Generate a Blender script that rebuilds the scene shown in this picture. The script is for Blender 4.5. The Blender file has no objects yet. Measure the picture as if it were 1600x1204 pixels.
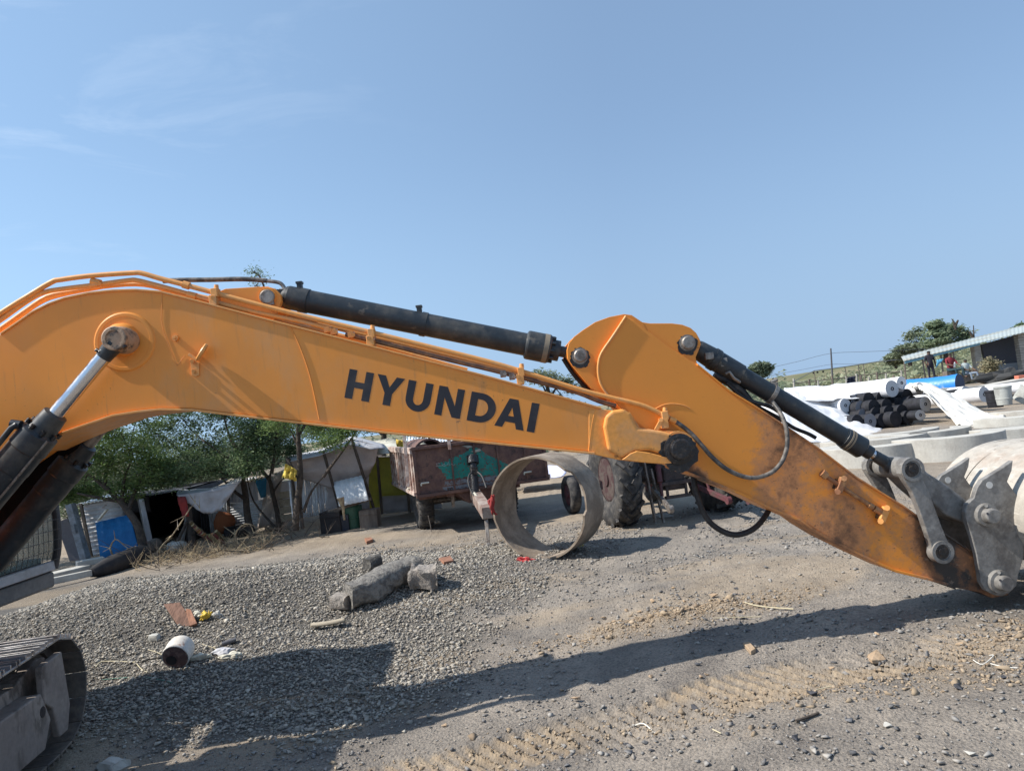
import bpy, math, random
import numpy as np
from mathutils import Vector, Matrix, Euler
PI = math.pi
random.seed(7)
rng = np.random.default_rng(11)
scene = bpy.context.scene
COL = scene.collection

# ------------------------------------------------------------------ camera
CAM_H = 1.75
FPX = 1155.0
ROLL = math.radians(-6.5)
PITCH = math.radians(2.61)
cam = bpy.data.cameras.new('camera')
cam.sensor_width = 36.0
cam.lens = FPX / 1600 * 36.0
cam.clip_start = 0.05
cam.clip_end = 6000
camo = bpy.data.objects.new('camera', cam)
COL.objects.link(camo)
RM = Matrix.Rotation(PI / 2 + PITCH, 3, 'X') @ Matrix.Rotation(ROLL, 3, 'Z')
camo.location = (0, 0, CAM_H)
camo.rotation_euler = RM.to_euler()
scene.camera = camo
CAMP = Vector((0, 0, CAM_H))

# ------------------------------------------------------------------ world, sun
SUN = Vector((-1.0, -0.145, 1.06)).normalized()      # towards the sun
elev = math.asin(SUN.z)
azim = math.atan2(SUN.x, SUN.y)
HZR = (2.30, 3.40, 4.95); HZL = (3.25, 5.0, 7.1); HZTOP = .50
w = bpy.data.worlds.new('World')
scene.world = w
w.use_nodes = True
nt = w.node_tree
nt.nodes.clear()
wo = nt.nodes.new('ShaderNodeOutputWorld')
bg = nt.nodes.new('ShaderNodeBackground')
sky = nt.nodes.new('ShaderNodeTexSky')
sky.sky_type = 'NISHITA'
sky.sun_disc = False
sky.sun_elevation = elev
sky.sun_rotation = azim
sky.altitude = 300
sky.air_density = 1.0
sky.dust_density = 0.6
sky.ozone_density = 2.6
bg.inputs['Strength'].default_value = 0.110
tc = nt.nodes.new('ShaderNodeTexCoord')
mp = nt.nodes.new('ShaderNodeMapping')
mp.inputs['Scale'].default_value = (1.6, 1.6, 6.0)
mp.inputs['Location'].default_value = (0.35, 0.1, 0.2)
nz = nt.nodes.new('ShaderNodeTexNoise')
nz.inputs['Scale'].default_value = 2.2
nz.inputs['Detail'].default_value = 7
nz.inputs['Roughness'].default_value = 0.62
nz.inputs['Distortion'].default_value = 0.7
rp = nt.nodes.new('ShaderNodeValToRGB')
rp.color_ramp.elements[0].position = 0.55
rp.color_ramp.elements[1].position = 0.78
sep = nt.nodes.new('ShaderNodeSeparateXYZ')
mr = nt.nodes.new('ShaderNodeMapRange')       # clouds only over the left (western) half of the sky
mr.inputs['From Min'].default_value = -0.02
mr.inputs['From Max'].default_value = -0.52
mr.inputs['To Min'].default_value = 0.0
mr.inputs['To Max'].default_value = 0.24
mul = nt.nodes.new('ShaderNodeMath'); mul.operation = 'MULTIPLY'
mix = nt.nodes.new('ShaderNodeMixRGB')
mix.inputs['Color2'].default_value = (6.4, 7.2, 8.2, 1)
hs = nt.nodes.new('ShaderNodeHueSaturation')
hs.inputs['Saturation'].default_value = 1.06
L = nt.links.new
L(tc.outputs['Generated'], mp.inputs['Vector']); L(mp.outputs[0], nz.inputs['Vector'])
L(nz.outputs['Fac'], rp.inputs['Fac']); L(tc.outputs['Generated'], sep.inputs[0])
L(sep.outputs['X'], mr.inputs['Value']); L(rp.outputs['Color'], mul.inputs[0]); L(mr.outputs[0], mul.inputs[1])
# dusty air: the lowest sky goes to an even pale blue, brighter towards the sun's side
hz = nt.nodes.new('ShaderNodeMapRange'); hz.interpolation_type = 'SMOOTHSTEP'
hz.inputs['From Min'].default_value = -0.02; hz.inputs['From Max'].default_value = 0.40
hz.inputs['To Min'].default_value = 0.97; hz.inputs['To Max'].default_value = HZTOP
side = nt.nodes.new('ShaderNodeMapRange')
side.inputs['From Min'].default_value = 0.15; side.inputs['From Max'].default_value = -0.62
hc = nt.nodes.new('ShaderNodeMixRGB'); hc.inputs['Color1'].default_value = (*HZR, 1); hc.inputs['Color2'].default_value = (*HZL, 1)
hm = nt.nodes.new('ShaderNodeMixRGB')
L(sep.outputs['Z'], hz.inputs['Value']); L(hz.outputs[0], hm.inputs['Fac']); L(sep.outputs['X'], side.inputs['Value']); L(side.outputs[0], hc.inputs['Fac'])
L(sky.outputs[0], hs.inputs['Color']); L(hs.outputs[0], hm.inputs['Color1']); L(hc.outputs[0], hm.inputs['Color2']); L(hm.outputs[0], mix.inputs['Color1']); L(mul.outputs[0], mix.inputs['Fac'])
L(mix.outputs[0], bg.inputs['Color']); L(bg.outputs[0], wo.inputs['Surface'])

sl = bpy.data.lights.new('sun', 'SUN')
sl.energy = 4.5
sl.angle = math.radians(0.53)
sl.color = (1.0, 0.945, 0.86)
slo = bpy.data.objects.new('sun', sl)
slo.rotation_euler = SUN.to_track_quat('Z', 'Y').to_euler()
slo.location = (-20, 0, 30)
COL.objects.link(slo)
scene.view_settings.view_transform = 'Standard'
scene.view_settings.look = 'None'
scene.view_settings.exposure = 0.50
scene.view_settings.gamma = 1.0

# ------------------------------------------------------------------ noise, terrain
def vnoise(x, y, seed=0):
    xi = np.floor(x).astype(np.int64); yi = np.floor(y).astype(np.int64)
    xf = x - xi; yf = y - yi
    u = xf * xf * (3 - 2 * xf); v = yf * yf * (3 - 2 * yf)
    def h(a, b):
        n = (a * 374761393 + b * 668265263 + seed * 982451653) & 0xffffffff
        n = ((n ^ (n >> 13)) * 1274126177) & 0xffffffff
        n = n ^ (n >> 16)
        return (n & 0xffff) / 65535.0
    return (h(xi, yi) * (1 - u) + h(xi + 1, yi) * u) * (1 - v) + (h(xi, yi + 1) * (1 - u) + h(xi + 1, yi + 1) * u) * v
def fbm(x, y, o=4, seed=0, rough=.5):
    s = 0; a = 1; t = 0
    for k in range(o):
        s = s + a * vnoise(x * 2 ** k, y * 2 ** k, seed + k); t += a; a *= rough
    return s / t
def sst(a, b, x):
    t = np.clip((x - a) / (b - a), 0, 1)
    return t * t * (3 - 2 * t)

def terr_smooth(x, y):
    x = np.asarray(x, float); y = np.asarray(y, float)
    z = np.interp(x, [-4, -1, .5, 1.5, 3.5], [-.24, -.20, -.10, -.02, .07]) * (1 - sst(6.0, 10.5, y))
    z = z + .33 * np.exp(-(((x + 4.3) / 2.3) ** 2 + ((y - 8.9) / 1.35) ** 2))
    z = z + .12 * np.exp(-(((x + 1.5) / 1.2) ** 2 + ((y - 8.9) / 1.0) ** 2))
    z = z + .75 * sst(5, 12, x) * sst(30, 41, y)
    z = z + (8.0 * sst(62, 160, x) * sst(110, 240, y))
    return z
TRK = (-.74, 4.28, 2.4, 4.75)      # line of the crawler imprint
def track_band(x, y):
    ax, ay, bx, by = TRK
    d = math.hypot(bx - ax, by - ay); ux, uy = (bx - ax) / d, (by - ay) / d
    s = (x - ax) * ux + (y - ay) * uy; n = -(x - ax) * uy + (y - ay) * ux
    n = n + (vnoise(x * 2.1, y * 2.1, 5) - .5) * .12
    m = sst(-.27, -.2, n) * (1 - sst(.2, .27, n)) * sst(-1.4, -.6, s) * (1 - sst(d - .2, d + .9, s))
    return s, n, m
def terr(x, y):
    x = np.asarray(x, float); y = np.asarray(y, float)
    z = terr_smooth(x, y)
    near = 1 - sst(16, 30, y)
    z = z + (fbm(x * .9, y * .9, 3, 3) - .5) * .07 * near
    z = z + (fbm(x * 3.1, y * 3.1, 3, 9) - .5) * .035 * near
    z = z + (fbm(x * 11, y * 11, 3, 19) - .5) * .022 * near
    z = z + (fbm(x * 1.7 + 5, y * 1.7, 2, 29) - .5) * .17 * np.exp(-(((x + 3) / 2.2) ** 2 + ((y - 7.6) / 1.6) ** 2))
    s, n, m = track_band(x, y)
    pat = sst(.25, .6, vnoise(x * 3.1, y * 3.1, 44))
    z = z - m * (.012 + .042 * sst(.2, .6, np.sin((s + n * .45) * 2 * PI / .095) * .5 + .5) * (.35 + .65 * pat))
    z = z + .045 * np.exp(-(((x - 1.15) / .9) ** 2 + ((y - 6.25 - .12 * (x - 1)) / .22) ** 2)) * (.4 + fbm(x * 9, y * 9, 2, 61))
    return z

def ray(px, py):
    return (RM @ Vector(((px - 800) / FPX, -(py - 602) / FPX, -1)))
def W(px, py, D):
    """world point seen at photo pixel (px, py) at distance D along the ground"""
    r = ray(px, py)
    return CAMP + r * (D / r.y)
def G(px, py, dz=0):
    """world point of the ground seen at photo pixel"""
    r = ray(px, py); r = r / r.y
    lo, hi = 1.5, None
    D = 1.5
    while D < 400:
        p = CAMP + r * D
        if p.z < float(terr_smooth(p.x, p.y)): hi = D; break
        lo = D; D *= 1.02
    if hi is None: return CAMP + r * 300
    for _ in range(20):
        m = (lo + hi) / 2; p = CAMP + r * m
        if p.z < float(terr_smooth(p.x, p.y)): hi = m
        else: lo = m
    p = CAMP + r * hi
    return Vector((p.x, p.y, float(terr(p.x, p.y)) + dz))
# plane of the boom
PHI = math.radians(3.0)
BO = Vector((-.5, 5.0, 0)); BN = Vector((math.sin(PHI), -math.cos(PHI), 0)); BU = Vector((math.cos(PHI), math.sin(PHI), 0))
def B(px, py, w=0):
    """point seen at the pixel on the boom's plane, w metres behind its near face"""
    r = ray(px, py)
    o = BO - BN * w
    t = (o - CAMP).dot(BN) / r.dot(BN)
    return CAMP + r * t

# ------------------------------------------------------------------ materials
MATS = {}
def principled(name):
    m = bpy.data.materials.new(name); m.use_nodes = True
    return m, m.node_tree, m.node_tree.nodes['Principled BSDF']
def mat(name, col, rough=.6, metal=0., col2=None, lo=.45, hi=.65, scale=6., var=.12, vscale=35., bump=.0, bscale=60., col3=None, lo3=.6, hi3=.7, scale3=14., stretch=None, spec=.5, detail=6, emit=None):
    if name in MATS: return MATS[name]
    m, t, b = principled(name); N = t.nodes; Lk = t.links.new
    tcn = N.new('ShaderNodeTexCoord'); vec = tcn.outputs['Object']
    if stretch:
        mpn = N.new('ShaderNodeMapping'); mpn.inputs['Scale'].default_value = stretch; Lk(vec, mpn.inputs[0]); vec = mpn.outputs[0]
    def noise(s, d=5, r=.55):
        n = N.new('ShaderNodeTexNoise'); n.inputs['Scale'].default_value = s; n.inputs['Detail'].default_value = d; n.inputs['Roughness'].default_value = r
        Lk(vec, n.inputs['Vector']); return n.outputs['Fac']
    def mixc(f, a, c):
        x = N.new('ShaderNodeMixRGB')
        Lk(f, x.inputs[0])
        if isinstance(a, tuple): x.inputs[1].default_value = (*a, 1)
        else: Lk(a, x.inputs[1])
        x.inputs[2].default_value = (*c, 1); return x.outputs[0]
    def rng_(f, a, c, t0=0., t1=1.):
        x = N.new('ShaderNodeMapRange'); Lk(f, x.inputs['Value']); x.inputs['From Min'].default_value = a; x.inputs['From Max'].default_value = c
        x.inputs['To Min'].default_value = t0; x.inputs['To Max'].default_value = t1
        return x.outputs[0]
    c = col
    if col2: c = mixc(rng_(noise(scale, detail, .62), lo, hi), c, col2)
    if col3: c = mixc(rng_(noise(scale3, 8, .7), lo3, hi3), c, col3)
    x = N.new('ShaderNodeHueSaturation')
    if isinstance(c, tuple): x.inputs['Color'].default_value = (*c, 1)
    else: Lk(c, x.inputs['Color'])
    Lk(rng_(noise(vscale, 4), .25, .75, 1 - var, 1 + var), x.inputs['Value'])
    Lk(x.outputs[0], b.inputs['Base Color'])
    b.inputs['Metallic'].default_value = metal
    b.inputs['Specular IOR Level'].default_value = spec
    Lk(rng_(noise(vscale * .4, 4), .3, .7, max(0, rough - .1), min(1, rough + .1)), b.inputs['Roughness'])
    if bump:
        bp = N.new('ShaderNodeBump'); bp.inputs['Strength'].default_value = 1.0; bp.inputs['Distance'].default_value = bump
        Lk(noise(bscale, 6, .6), bp.inputs['Height']); Lk(bp.outputs[0], b.inputs['Normal'])
    MATS[name] = m
    return m
def island_mat(name, cols, rough=.85, bump=.0, trans=0., spec=.3):
    """colour varies from one loose piece of the mesh to the next"""
    m, t, b = principled(name); N = t.nodes; Lk = t.links.new
    g = N.new('ShaderNodeNewGeometry'); r = N.new('ShaderNodeValToRGB')
    e = r.color_ramp.elements
    while len(e) < len(cols): e.new(.5)
    for k, cc in enumerate(cols):
        e[k].position = k / (len(cols) - 1); e[k].color = (*cc, 1)
    Lk(g.outputs['Random Per Island'], r.inputs[0]); Lk(r.outputs[0], b.inputs['Base Color'])
    b.inputs['Roughness'].default_value = rough; b.inputs['Specular IOR Level'].default_value = spec
    if trans:
        tr = N.new('ShaderNodeBsdfTranslucent'); Lk(r.outputs[0], tr.inputs[0]); mx = N.new('ShaderNodeMixShader'); mx.inputs[0].default_value = trans
        Lk(b.outputs[0], mx.inputs[1]); Lk(tr.outputs[0], mx.inputs[2]); Lk(mx.outputs[0], N['Material Output'].inputs[0])
    if bump:
        tcn = N.new('ShaderNodeTexCoord'); n = N.new('ShaderNodeTexNoise'); n.inputs['Scale'].default_value = 90
        bp = N.new('ShaderNodeBump'); bp.inputs['Distance'].default_value = bump
        Lk(tcn.outputs['Object'], n.inputs[0]); Lk(n.outputs[0], bp.inputs['Height']); Lk(bp.outputs[0], b.inputs['Normal'])
    MATS[name] = m
    return m

# ------------------------------------------------------------------ objects
def tag(o, label=None, cat=None, group=None, kind=None):
    if label: o['label'] = label
    if cat: o['category'] = cat
    if group: o['group'] = group
    if kind: o['kind'] = kind
    return o
def thing(name, label, cat, loc=(0, 0, 0), group=None):
    o = bpy.data.objects.new(name, None); o.empty_display_size = .2
    o.location = loc; COL.objects.link(o)
    return tag(o, label, cat, group)
def woff(o):
    v = Vector((0, 0, 0))
    while o is not None: v = v + o.location; o = o.parent
    return v
def link(name, me, m, parent, off=True):
    o = bpy.data.objects.new(name, me); COL.objects.link(o)
    ms = m if isinstance(m, (list, tuple)) else [m]
    if not me.materials:
        for k in ms: me.materials.append(k)
    if parent is not None:
        o.parent = parent
        v = woff(parent)
        if v.length > 1e-9: me.transform(Matrix.Translation(-v))
    return o
def recenter(o):
    """put a top-level mesh's origin at its base"""
    me = o.data; n = len(me.vertices); a = np.empty(n * 3); me.vertices.foreach_get('co', a); a = a.reshape(-1, 3)
    c = Vector(((a[:, 0].min() + a[:, 0].max()) / 2, (a[:, 1].min() + a[:, 1].max()) / 2, a[:, 2].min()))
    me.transform(Matrix.Translation(-c)); o.location = c
    return o
def np_mesh(name, V, F, m, parent=None, smooth=False, mi=None):
    me = bpy.data.meshes.new(name)
    V = np.asarray(V, np.float32); F = np.asarray(F, np.int32)
    me.vertices.add(len(V)); me.vertices.foreach_set('co', V.ravel())
    k = F.shape[1]
    me.loops.add(F.size); me.loops.foreach_set('vertex_index', F.ravel())
    me.polygons.add(len(F)); me.polygons.foreach_set('loop_start', np.arange(0, F.size, k, dtype=np.int32))
    me.polygons.foreach_set('loop_total', np.full(len(F), k, np.int32))
    if smooth: me.polygons.foreach_set('use_smooth', np.ones(len(F), bool))
    o = link(name, me, m, None)
    if mi is not None: me.polygons.foreach_set('material_index', np.asarray(mi, np.int32))
    me.update(calc_edges=True); me.validate()
    if parent is not None:
        o.parent = parent; v = woff(parent)
        me.transform(Matrix.Translation(-v))
    return o

class MB:
    def __init__(s): s.v = []; s.f = []; s.s = []; s.m = []; s.mi = 0
    def add(s, V, F, smooth=False):
        n = len(s.v); s.v += [Vector(p) for p in V]
        for f in F: s.f.append([n + i for i in f]); s.s.append(smooth); s.m.append(s.mi)
        return s
    def prism(s, pts, ext):
        """closed polygon of 3-D points swept along the vector ext"""
        n = len(pts); ext = Vector(ext)
        V = [Vector(p) for p in pts] + [Vector(p) + ext for p in pts]
        nn = Vector((0, 0, 0))
        for i in range(n): nn += V[i].cross(V[(i + 1) % n])
        r = nn.dot(ext) > 0
        F = [list(range(n))[::-1] if r else list(range(n)), (list(range(n, 2 * n)) if r else list(range(n, 2 * n))[::-1])]
        for i in range(n):
            j = (i + 1) % n
            F.append([i, j, n + j, n + i] if r else [j, i, n + i, n + j])
        return s.add(V, F)
    def plate(s, px, w0, w1, ref=None):
        """outline in photo pixels on the boom plane, from w0 to w1 behind the near face"""
        P = [B(x, y, w0 if ref is None else ref) - BN * (0 if ref is None else w0 - ref) for x, y in px]
        return s.prism(P, -BN * (w1 - w0))
    def box(s, c, size, R=None):
        c = Vector(c); R = R or Matrix.Identity(3)
        V = [c + R @ Vector((size[0] / 2 * a, size[1] / 2 * b_, size[2] / 2 * d)) for a in (-1, 1) for b_ in (-1, 1) for d in (-1, 1)]
        F = [(0, 1, 3, 2), (4, 6, 7, 5), (0, 4, 5, 1), (2, 3, 7, 6), (0, 2, 6, 4), (1, 5, 7, 3)]
        return s.add(V, F)
    def beam(s, a, b_, wd, h, up=Vector((0, 0, 1))):
        a = Vector(a); b_ = Vector(b_); d = (b_ - a); l = d.length; d.normalize()
        u = Vector(up); sd = d.cross(u)
        if sd.length < 1e-4: sd = d.cross(Vector((0, 1, 0)))
        sd.normalize(); u = sd.cross(d)
        R = Matrix((d, sd, u)).transposed()
        return s.box((a + b_) / 2, (l, wd, h), R)
    def tube(s, path, r, n=10, smooth=True, cap=True, sub=0):
        P = [Vector(p) for p in path]
        if sub: P = catmull(P, sub)
        k = len(P); rs = r if isinstance(r, (list, tuple)) else [r] * k
        if len(rs) != k: rs = list(np.interp(np.linspace(0, 1, k), np.linspace(0, 1, len(rs)), rs))
        V = []; F = []
        t0 = (P[1] - P[0]).normalized(); a = t0.orthogonal().normalized()
        for i in range(k):
            if i == 0: t = (P[1] - P[0])
            elif i == k - 1: t = (P[-1] - P[-2])
            else: t = (P[i + 1] - P[i]).normalized() + (P[i] - P[i - 1]).normalized()
            if t.length < 1e-9: t = t0
            t = t.normalized(); a = (a - t * a.dot(t)).normalized(); b_ = t.cross(a)
            for j in range(n):
                q = 2 * PI * j / n; V.append(P[i] + (a * math.cos(q) + b_ * math.sin(q)) * rs[i])
        for i in range(k - 1):
            for j in range(n):
                F.append((i * n + j, i * n + (j + 1) % n, (i + 1) * n + (j + 1) % n, (i + 1) * n + j))
        s.add(V, F, smooth)
        if cap:
            s.add(V[:n], [list(range(n))[::-1]]); s.add(V[-n:], [list(range(n))])
        return s
    def cyl(s, a, b_, r0, r1=None, n=28):
        r1 = r0 if r1 is None else r1
        return s.tube([a, b_], [r0, r1], n)
    def lathe(s, a, ax, prof, n=32):
        """prof: (distance along ax, radius) with crisp steps"""
        a = Vector(a); ax = Vector(ax).normalized(); u = ax.orthogonal().normalized(); v = ax.cross(u)
        V = []; F = []
        for (t, r) in prof:
            for j in range(n):
                q = 2 * PI * j / n; V.append(a + ax * t + (u * math.cos(q) + v * math.sin(q)) * r)
        for i in range(len(prof) - 1):
            same = abs(prof[i][0] - prof[i + 1][0]) < 1e-6
            V0 = V[i * n:(i + 2) * n]
            s.add(V0, [(j, (j + 1) % n, n + (j + 1) % n, n + j) for j in range(n)], not same)
        if prof[0][1] > 1e-6: s.add(V[:n], [list(range(n))[::-1]])
        if prof[-1][1] > 1e-6: s.add(V[-n:], [list(range(n))])
        return s
    def grid(s, fn, nu, nv, smooth=True):
        V = [fn(i / nu, j / nv) for j in range(nv + 1) for i in range(nu + 1)]
        F = [(j * (nu + 1) + i, j * (nu + 1) + i + 1, (j + 1) * (nu + 1) + i + 1, (j + 1) * (nu + 1) + i) for j in range(nv) for i in range(nu)]
        return s.add(V, F, smooth)
    def build(s, name, m, parent=None, bevel=0, solid=0, label=None, segs=2):
        me = bpy.data.meshes.new(name)
        me.from_pydata([tuple(p) for p in s.v], [], s.f)
        ms = m if isinstance(m, (list, tuple)) else [m]
        for k in ms: me.materials.append(k)
        me.polygons.foreach_set('use_smooth', s.s); me.polygons.foreach_set('material_index', s.m)
        me.update()
        o = link(name, me, m, parent)
        if solid:
            md = o.modifiers.new('solid', 'SOLIDIFY'); md.thickness = solid; md.offset = 0
        if bevel:
            md = o.modifiers.new('bevel', 'BEVEL'); md.width = bevel; md.segments = segs; md.limit_method = 'ANGLE'; md.angle_limit = math.radians(35)
            md.harden_normals = False
        if label: o['label'] = label
        return o
def catmull(P, k):
    Q = []
    n = len(P)
    for i in range(n - 1):
        p0 = P[max(i - 1, 0)]; p1 = P[i]; p2 = P[i + 1]; p3 = P[min(i + 2, n - 1)]
        for j in range(k):
            t = j / k
            Q.append(.5 * ((2 * p1) + (p2 - p0) * t + (2 * p0 - 5 * p1 + 4 * p2 - p3) * t * t + (3 * p1 - p0 - 3 * p2 + p3) * t ** 3))
    Q.append(P[-1]); return Q
def circ_px(cx, cy, r, n=28, a0=0, a1=360):
    return [(cx + r * math.cos(math.radians(a0 + (a1 - a0) * i / n)), cy + r * math.sin(math.radians(a0 + (a1 - a0) * i / n))) for i in range(n + (0 if a1 - a0 == 360 else 1))]
def solo(o, label, cat, group=None, kind=None):
    recenter(o); return tag(o, label, cat, group, kind)
def copy_tree(o, parent=None):
    c = o.copy(); COL.objects.link(c); c.parent = parent
    for ch in list(o.children): copy_tree(ch, c)
    return c
# ------------------------------------------------------------------ ground
def ground():
    def axis(lo, hi, step, far_lo, far_hi):
        a = list(np.arange(lo, hi + 1e-6, step)); s = step
        b = hi
        while b < far_hi: s *= 1.16; b += s; a.append(b)
        s = step; b = lo; pre = []
        while b > far_lo: s *= 1.16; b -= s; pre.append(b)
        return np.array(pre[::-1] + a)
    xs = axis(-5.2, 5.2, .021, -2500, 2500); ys = axis(3.2, 9.5, .026, -60, 4000)
    X, Y = np.meshgrid(xs, ys)
    Z = terr(X, Y)
    nx, ny = len(xs), len(ys)
    V = np.stack([X, Y, Z], -1).reshape(-1, 3)
    i = np.arange(nx - 1)[None, :] + np.arange(ny - 1)[:, None] * nx
    F = np.stack([i, i + 1, i + nx + 1, i + nx], -1).reshape(-1, 4)
    s, n, m = track_band(X, Y)
    clay = m * (.18 + .85 * (np.sin((s + n * .45) * 2 * PI / .095) < -.1)) * sst(.3, .55, vnoise(X * 2.7, Y * 2.7, 44))
    clay = np.maximum(clay, np.exp(-(((X - 1.15) / .95) ** 2 + ((Y - 6.25 - .12 * (X - 1)) / .26) ** 2)) * (.35 + .9 * fbm(X * 4, Y * 4, 3, 71)))
    clay = np.maximum(clay, .75 * np.exp(-(((X - 3.0) / 1.3) ** 2 + ((Y - 4.75 - .3 * (X - 3)) / .3) ** 2)) * sst(.35, .65, fbm(X * 3, Y * 3, 3, 72)))
    clay = np.maximum(clay, .8 * np.exp(-(((X + .95) / .35) ** 2 + ((Y - 6.3) / .2) ** 2)) * (.3 + .9 * fbm(X * 4, Y * 4, 3, 73)))
    clay = np.maximum(clay, .8 * np.exp(-(((X + .9) / 1.5) ** 2 + ((Y - 10.6) / .5) ** 2)) * sst(.4, .6, fbm(X * 3, Y * 3, 3, 74)))
    clay = np.maximum(clay, .55 * sst(.52, .7, fbm(X * .55, Y * 1.4, 4, 75)))
    clay = np.maximum(clay, .7 * sst(11, 13, Y) * (1 - sst(60, 90, Y)) * sst(.3, .6, fbm(X * .35, Y * .5, 4, 76)) * (1 - sst(1, 8, X) * .6))
    clay = np.maximum(clay, sst(36, 60, Y) * .9)
    grass = sst(70, 110, Y) * (.3 + .7 * sst(.4, .6, fbm(X * .05, Y * .03, 3, 77)))
    grit = gravel_mask(X, Y)
    m_, t, b = principled('ground'); N = t.nodes; Lk = t.links.new
    def attr(nm):
        a = N.new('ShaderNodeAttribute'); a.attribute_name = nm; return a.outputs['Fac']
    tcn = N.new('ShaderNodeTexCoord'); vec = tcn.outputs['Object']
    def noise(s_, d=6, r=.6):
        k = N.new('ShaderNodeTexNoise'); k.inputs['Scale'].default_value = s_; k.inputs['Detail'].default_value = d; k.inputs['Roughness'].default_value = r
        Lk(vec, k.inputs['Vector']); return k.outputs['Fac']
    def ramp(f, pts):
        r = N.new('ShaderNodeValToRGB'); e = r.color_ramp.elements
        while len(e) < len(pts): e.new(.5)
        for k, (p, c) in enumerate(pts): e[k].position = p; e[k].color = (*c, 1)
        Lk(f, r.inputs[0]); return r.outputs[0]
    def mix(f, a, c, mode='MIX'):
        x = N.new('ShaderNodeMixRGB'); x.blend_type = mode
        for k, v in ((0, f), (1, a), (2, c)):
            if isinstance(v, (int, float)): x.inputs[k].default_value = v
            elif isinstance(v, tuple): x.inputs[k].default_value = (*v, 1)
            else: Lk(v, x.inputs[k])
        return x.outputs[0]
    base = ramp(noise(1.3, 7, .65), [(.32, (.175, .157, .14)), (.5, (.27, .24, .207)), (.68, (.36, .315, .265))])
    fine = ramp(noise(46, 5, .7), [(.33, (.52, .52, .53)), (.5, (1, 1, 1)), (.7, (1.25, 1.22, 1.18))])
    base = mix(1.0, base, fine, 'MULTIPLY')
    vor = N.new('ShaderNodeTexVoronoi'); vor.inputs['Scale'].default_value = 55; Lk(vec, vor.inputs['Vector'])
    chips = N.new('ShaderNodeMapRange'); Lk(vor.outputs['Distance'], chips.inputs['Value']); chips.inputs['From Min'].default_value = .1; chips.inputs['From Max'].default_value = .32
    chips.inputs['To Min'].default_value = 1; chips.inputs['To Max'].default_value = 0
    cm = N.new('ShaderNodeMath'); cm.operation = 'MULTIPLY'; Lk(chips.outputs[0], cm.inputs[0]); Lk(ramp(noise(2.2, 4), [(.5, (0, 0, 0)), (.62, (.5, .5, .5))]), cm.inputs[1])
    base = mix(cm.outputs[0], base, (.075, .075, .085))
    base = mix(attr('grit'), base, (.13, .12, .108))
    tan = ramp(noise(9, 6, .7), [(.3, (.31, .23, .15)), (.55, (.42, .325, .22)), (.75, (.52, .42, .30))])
    cl = N.new('ShaderNodeMath'); cl.operation = 'MULTIPLY'; Lk(attr('clay'), cl.inputs[0]); cl.inputs[1].default_value = .8
    base = mix(cl.outputs[0], base, tan)
    base = mix(attr('grass'), base, (.10, .115, .05))
    Lk(base, b.inputs['Base Color']); b.inputs['Roughness'].default_value = .95; b.inputs['Specular IOR Level'].default_value = .2
    bp = N.new('ShaderNodeBump'); bp.inputs['Distance'].default_value = .02; bp.inputs['Strength'].default_value = .9
    hgt = N.new('ShaderNodeMath'); hgt.operation = 'MULTIPLY_ADD'; Lk(vor.outputs['Distance'], hgt.inputs[0]); hgt.inputs[1].default_value = -.5; Lk(noise(60, 6, .7), hgt.inputs[2])
    Lk(hgt.outputs[0], bp.inputs['Height']); Lk(bp.outputs[0], b.inputs['Normal'])
    o = np_mesh('ground', V, F, m_, smooth=True)
    for nm, a in (('clay', clay), ('grit', grit), ('grass', grass)):
        at = o.data.attributes.new(nm, 'FLOAT', 'POINT'); at.data.foreach_set('value', np.clip(a, 0, 1).astype(np.float32).ravel())
    tag(o, kind='structure')
def gravel_mask(X, Y):
    m = sst(-.2, -1.4, X - .25 * (Y - 6.5) + (fbm(X * 1.1, Y * 1.1, 3, 81) - .5) * 1.3)
    m = m * sst(4.6, 5.4, Y + X * .15 + (fbm(X * 1.3, Y * 1.3, 3, 82) - .5) * .7) * (1 - sst(10.3, 11.2, Y + (X + 2) * .12))
    b2 = np.exp(-(((X + .4) / 1.2) ** 2 + ((Y - 9.6) / .9) ** 2)) * .55
    return np.clip(np.maximum(m, b2), 0, 1)
ground()

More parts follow.
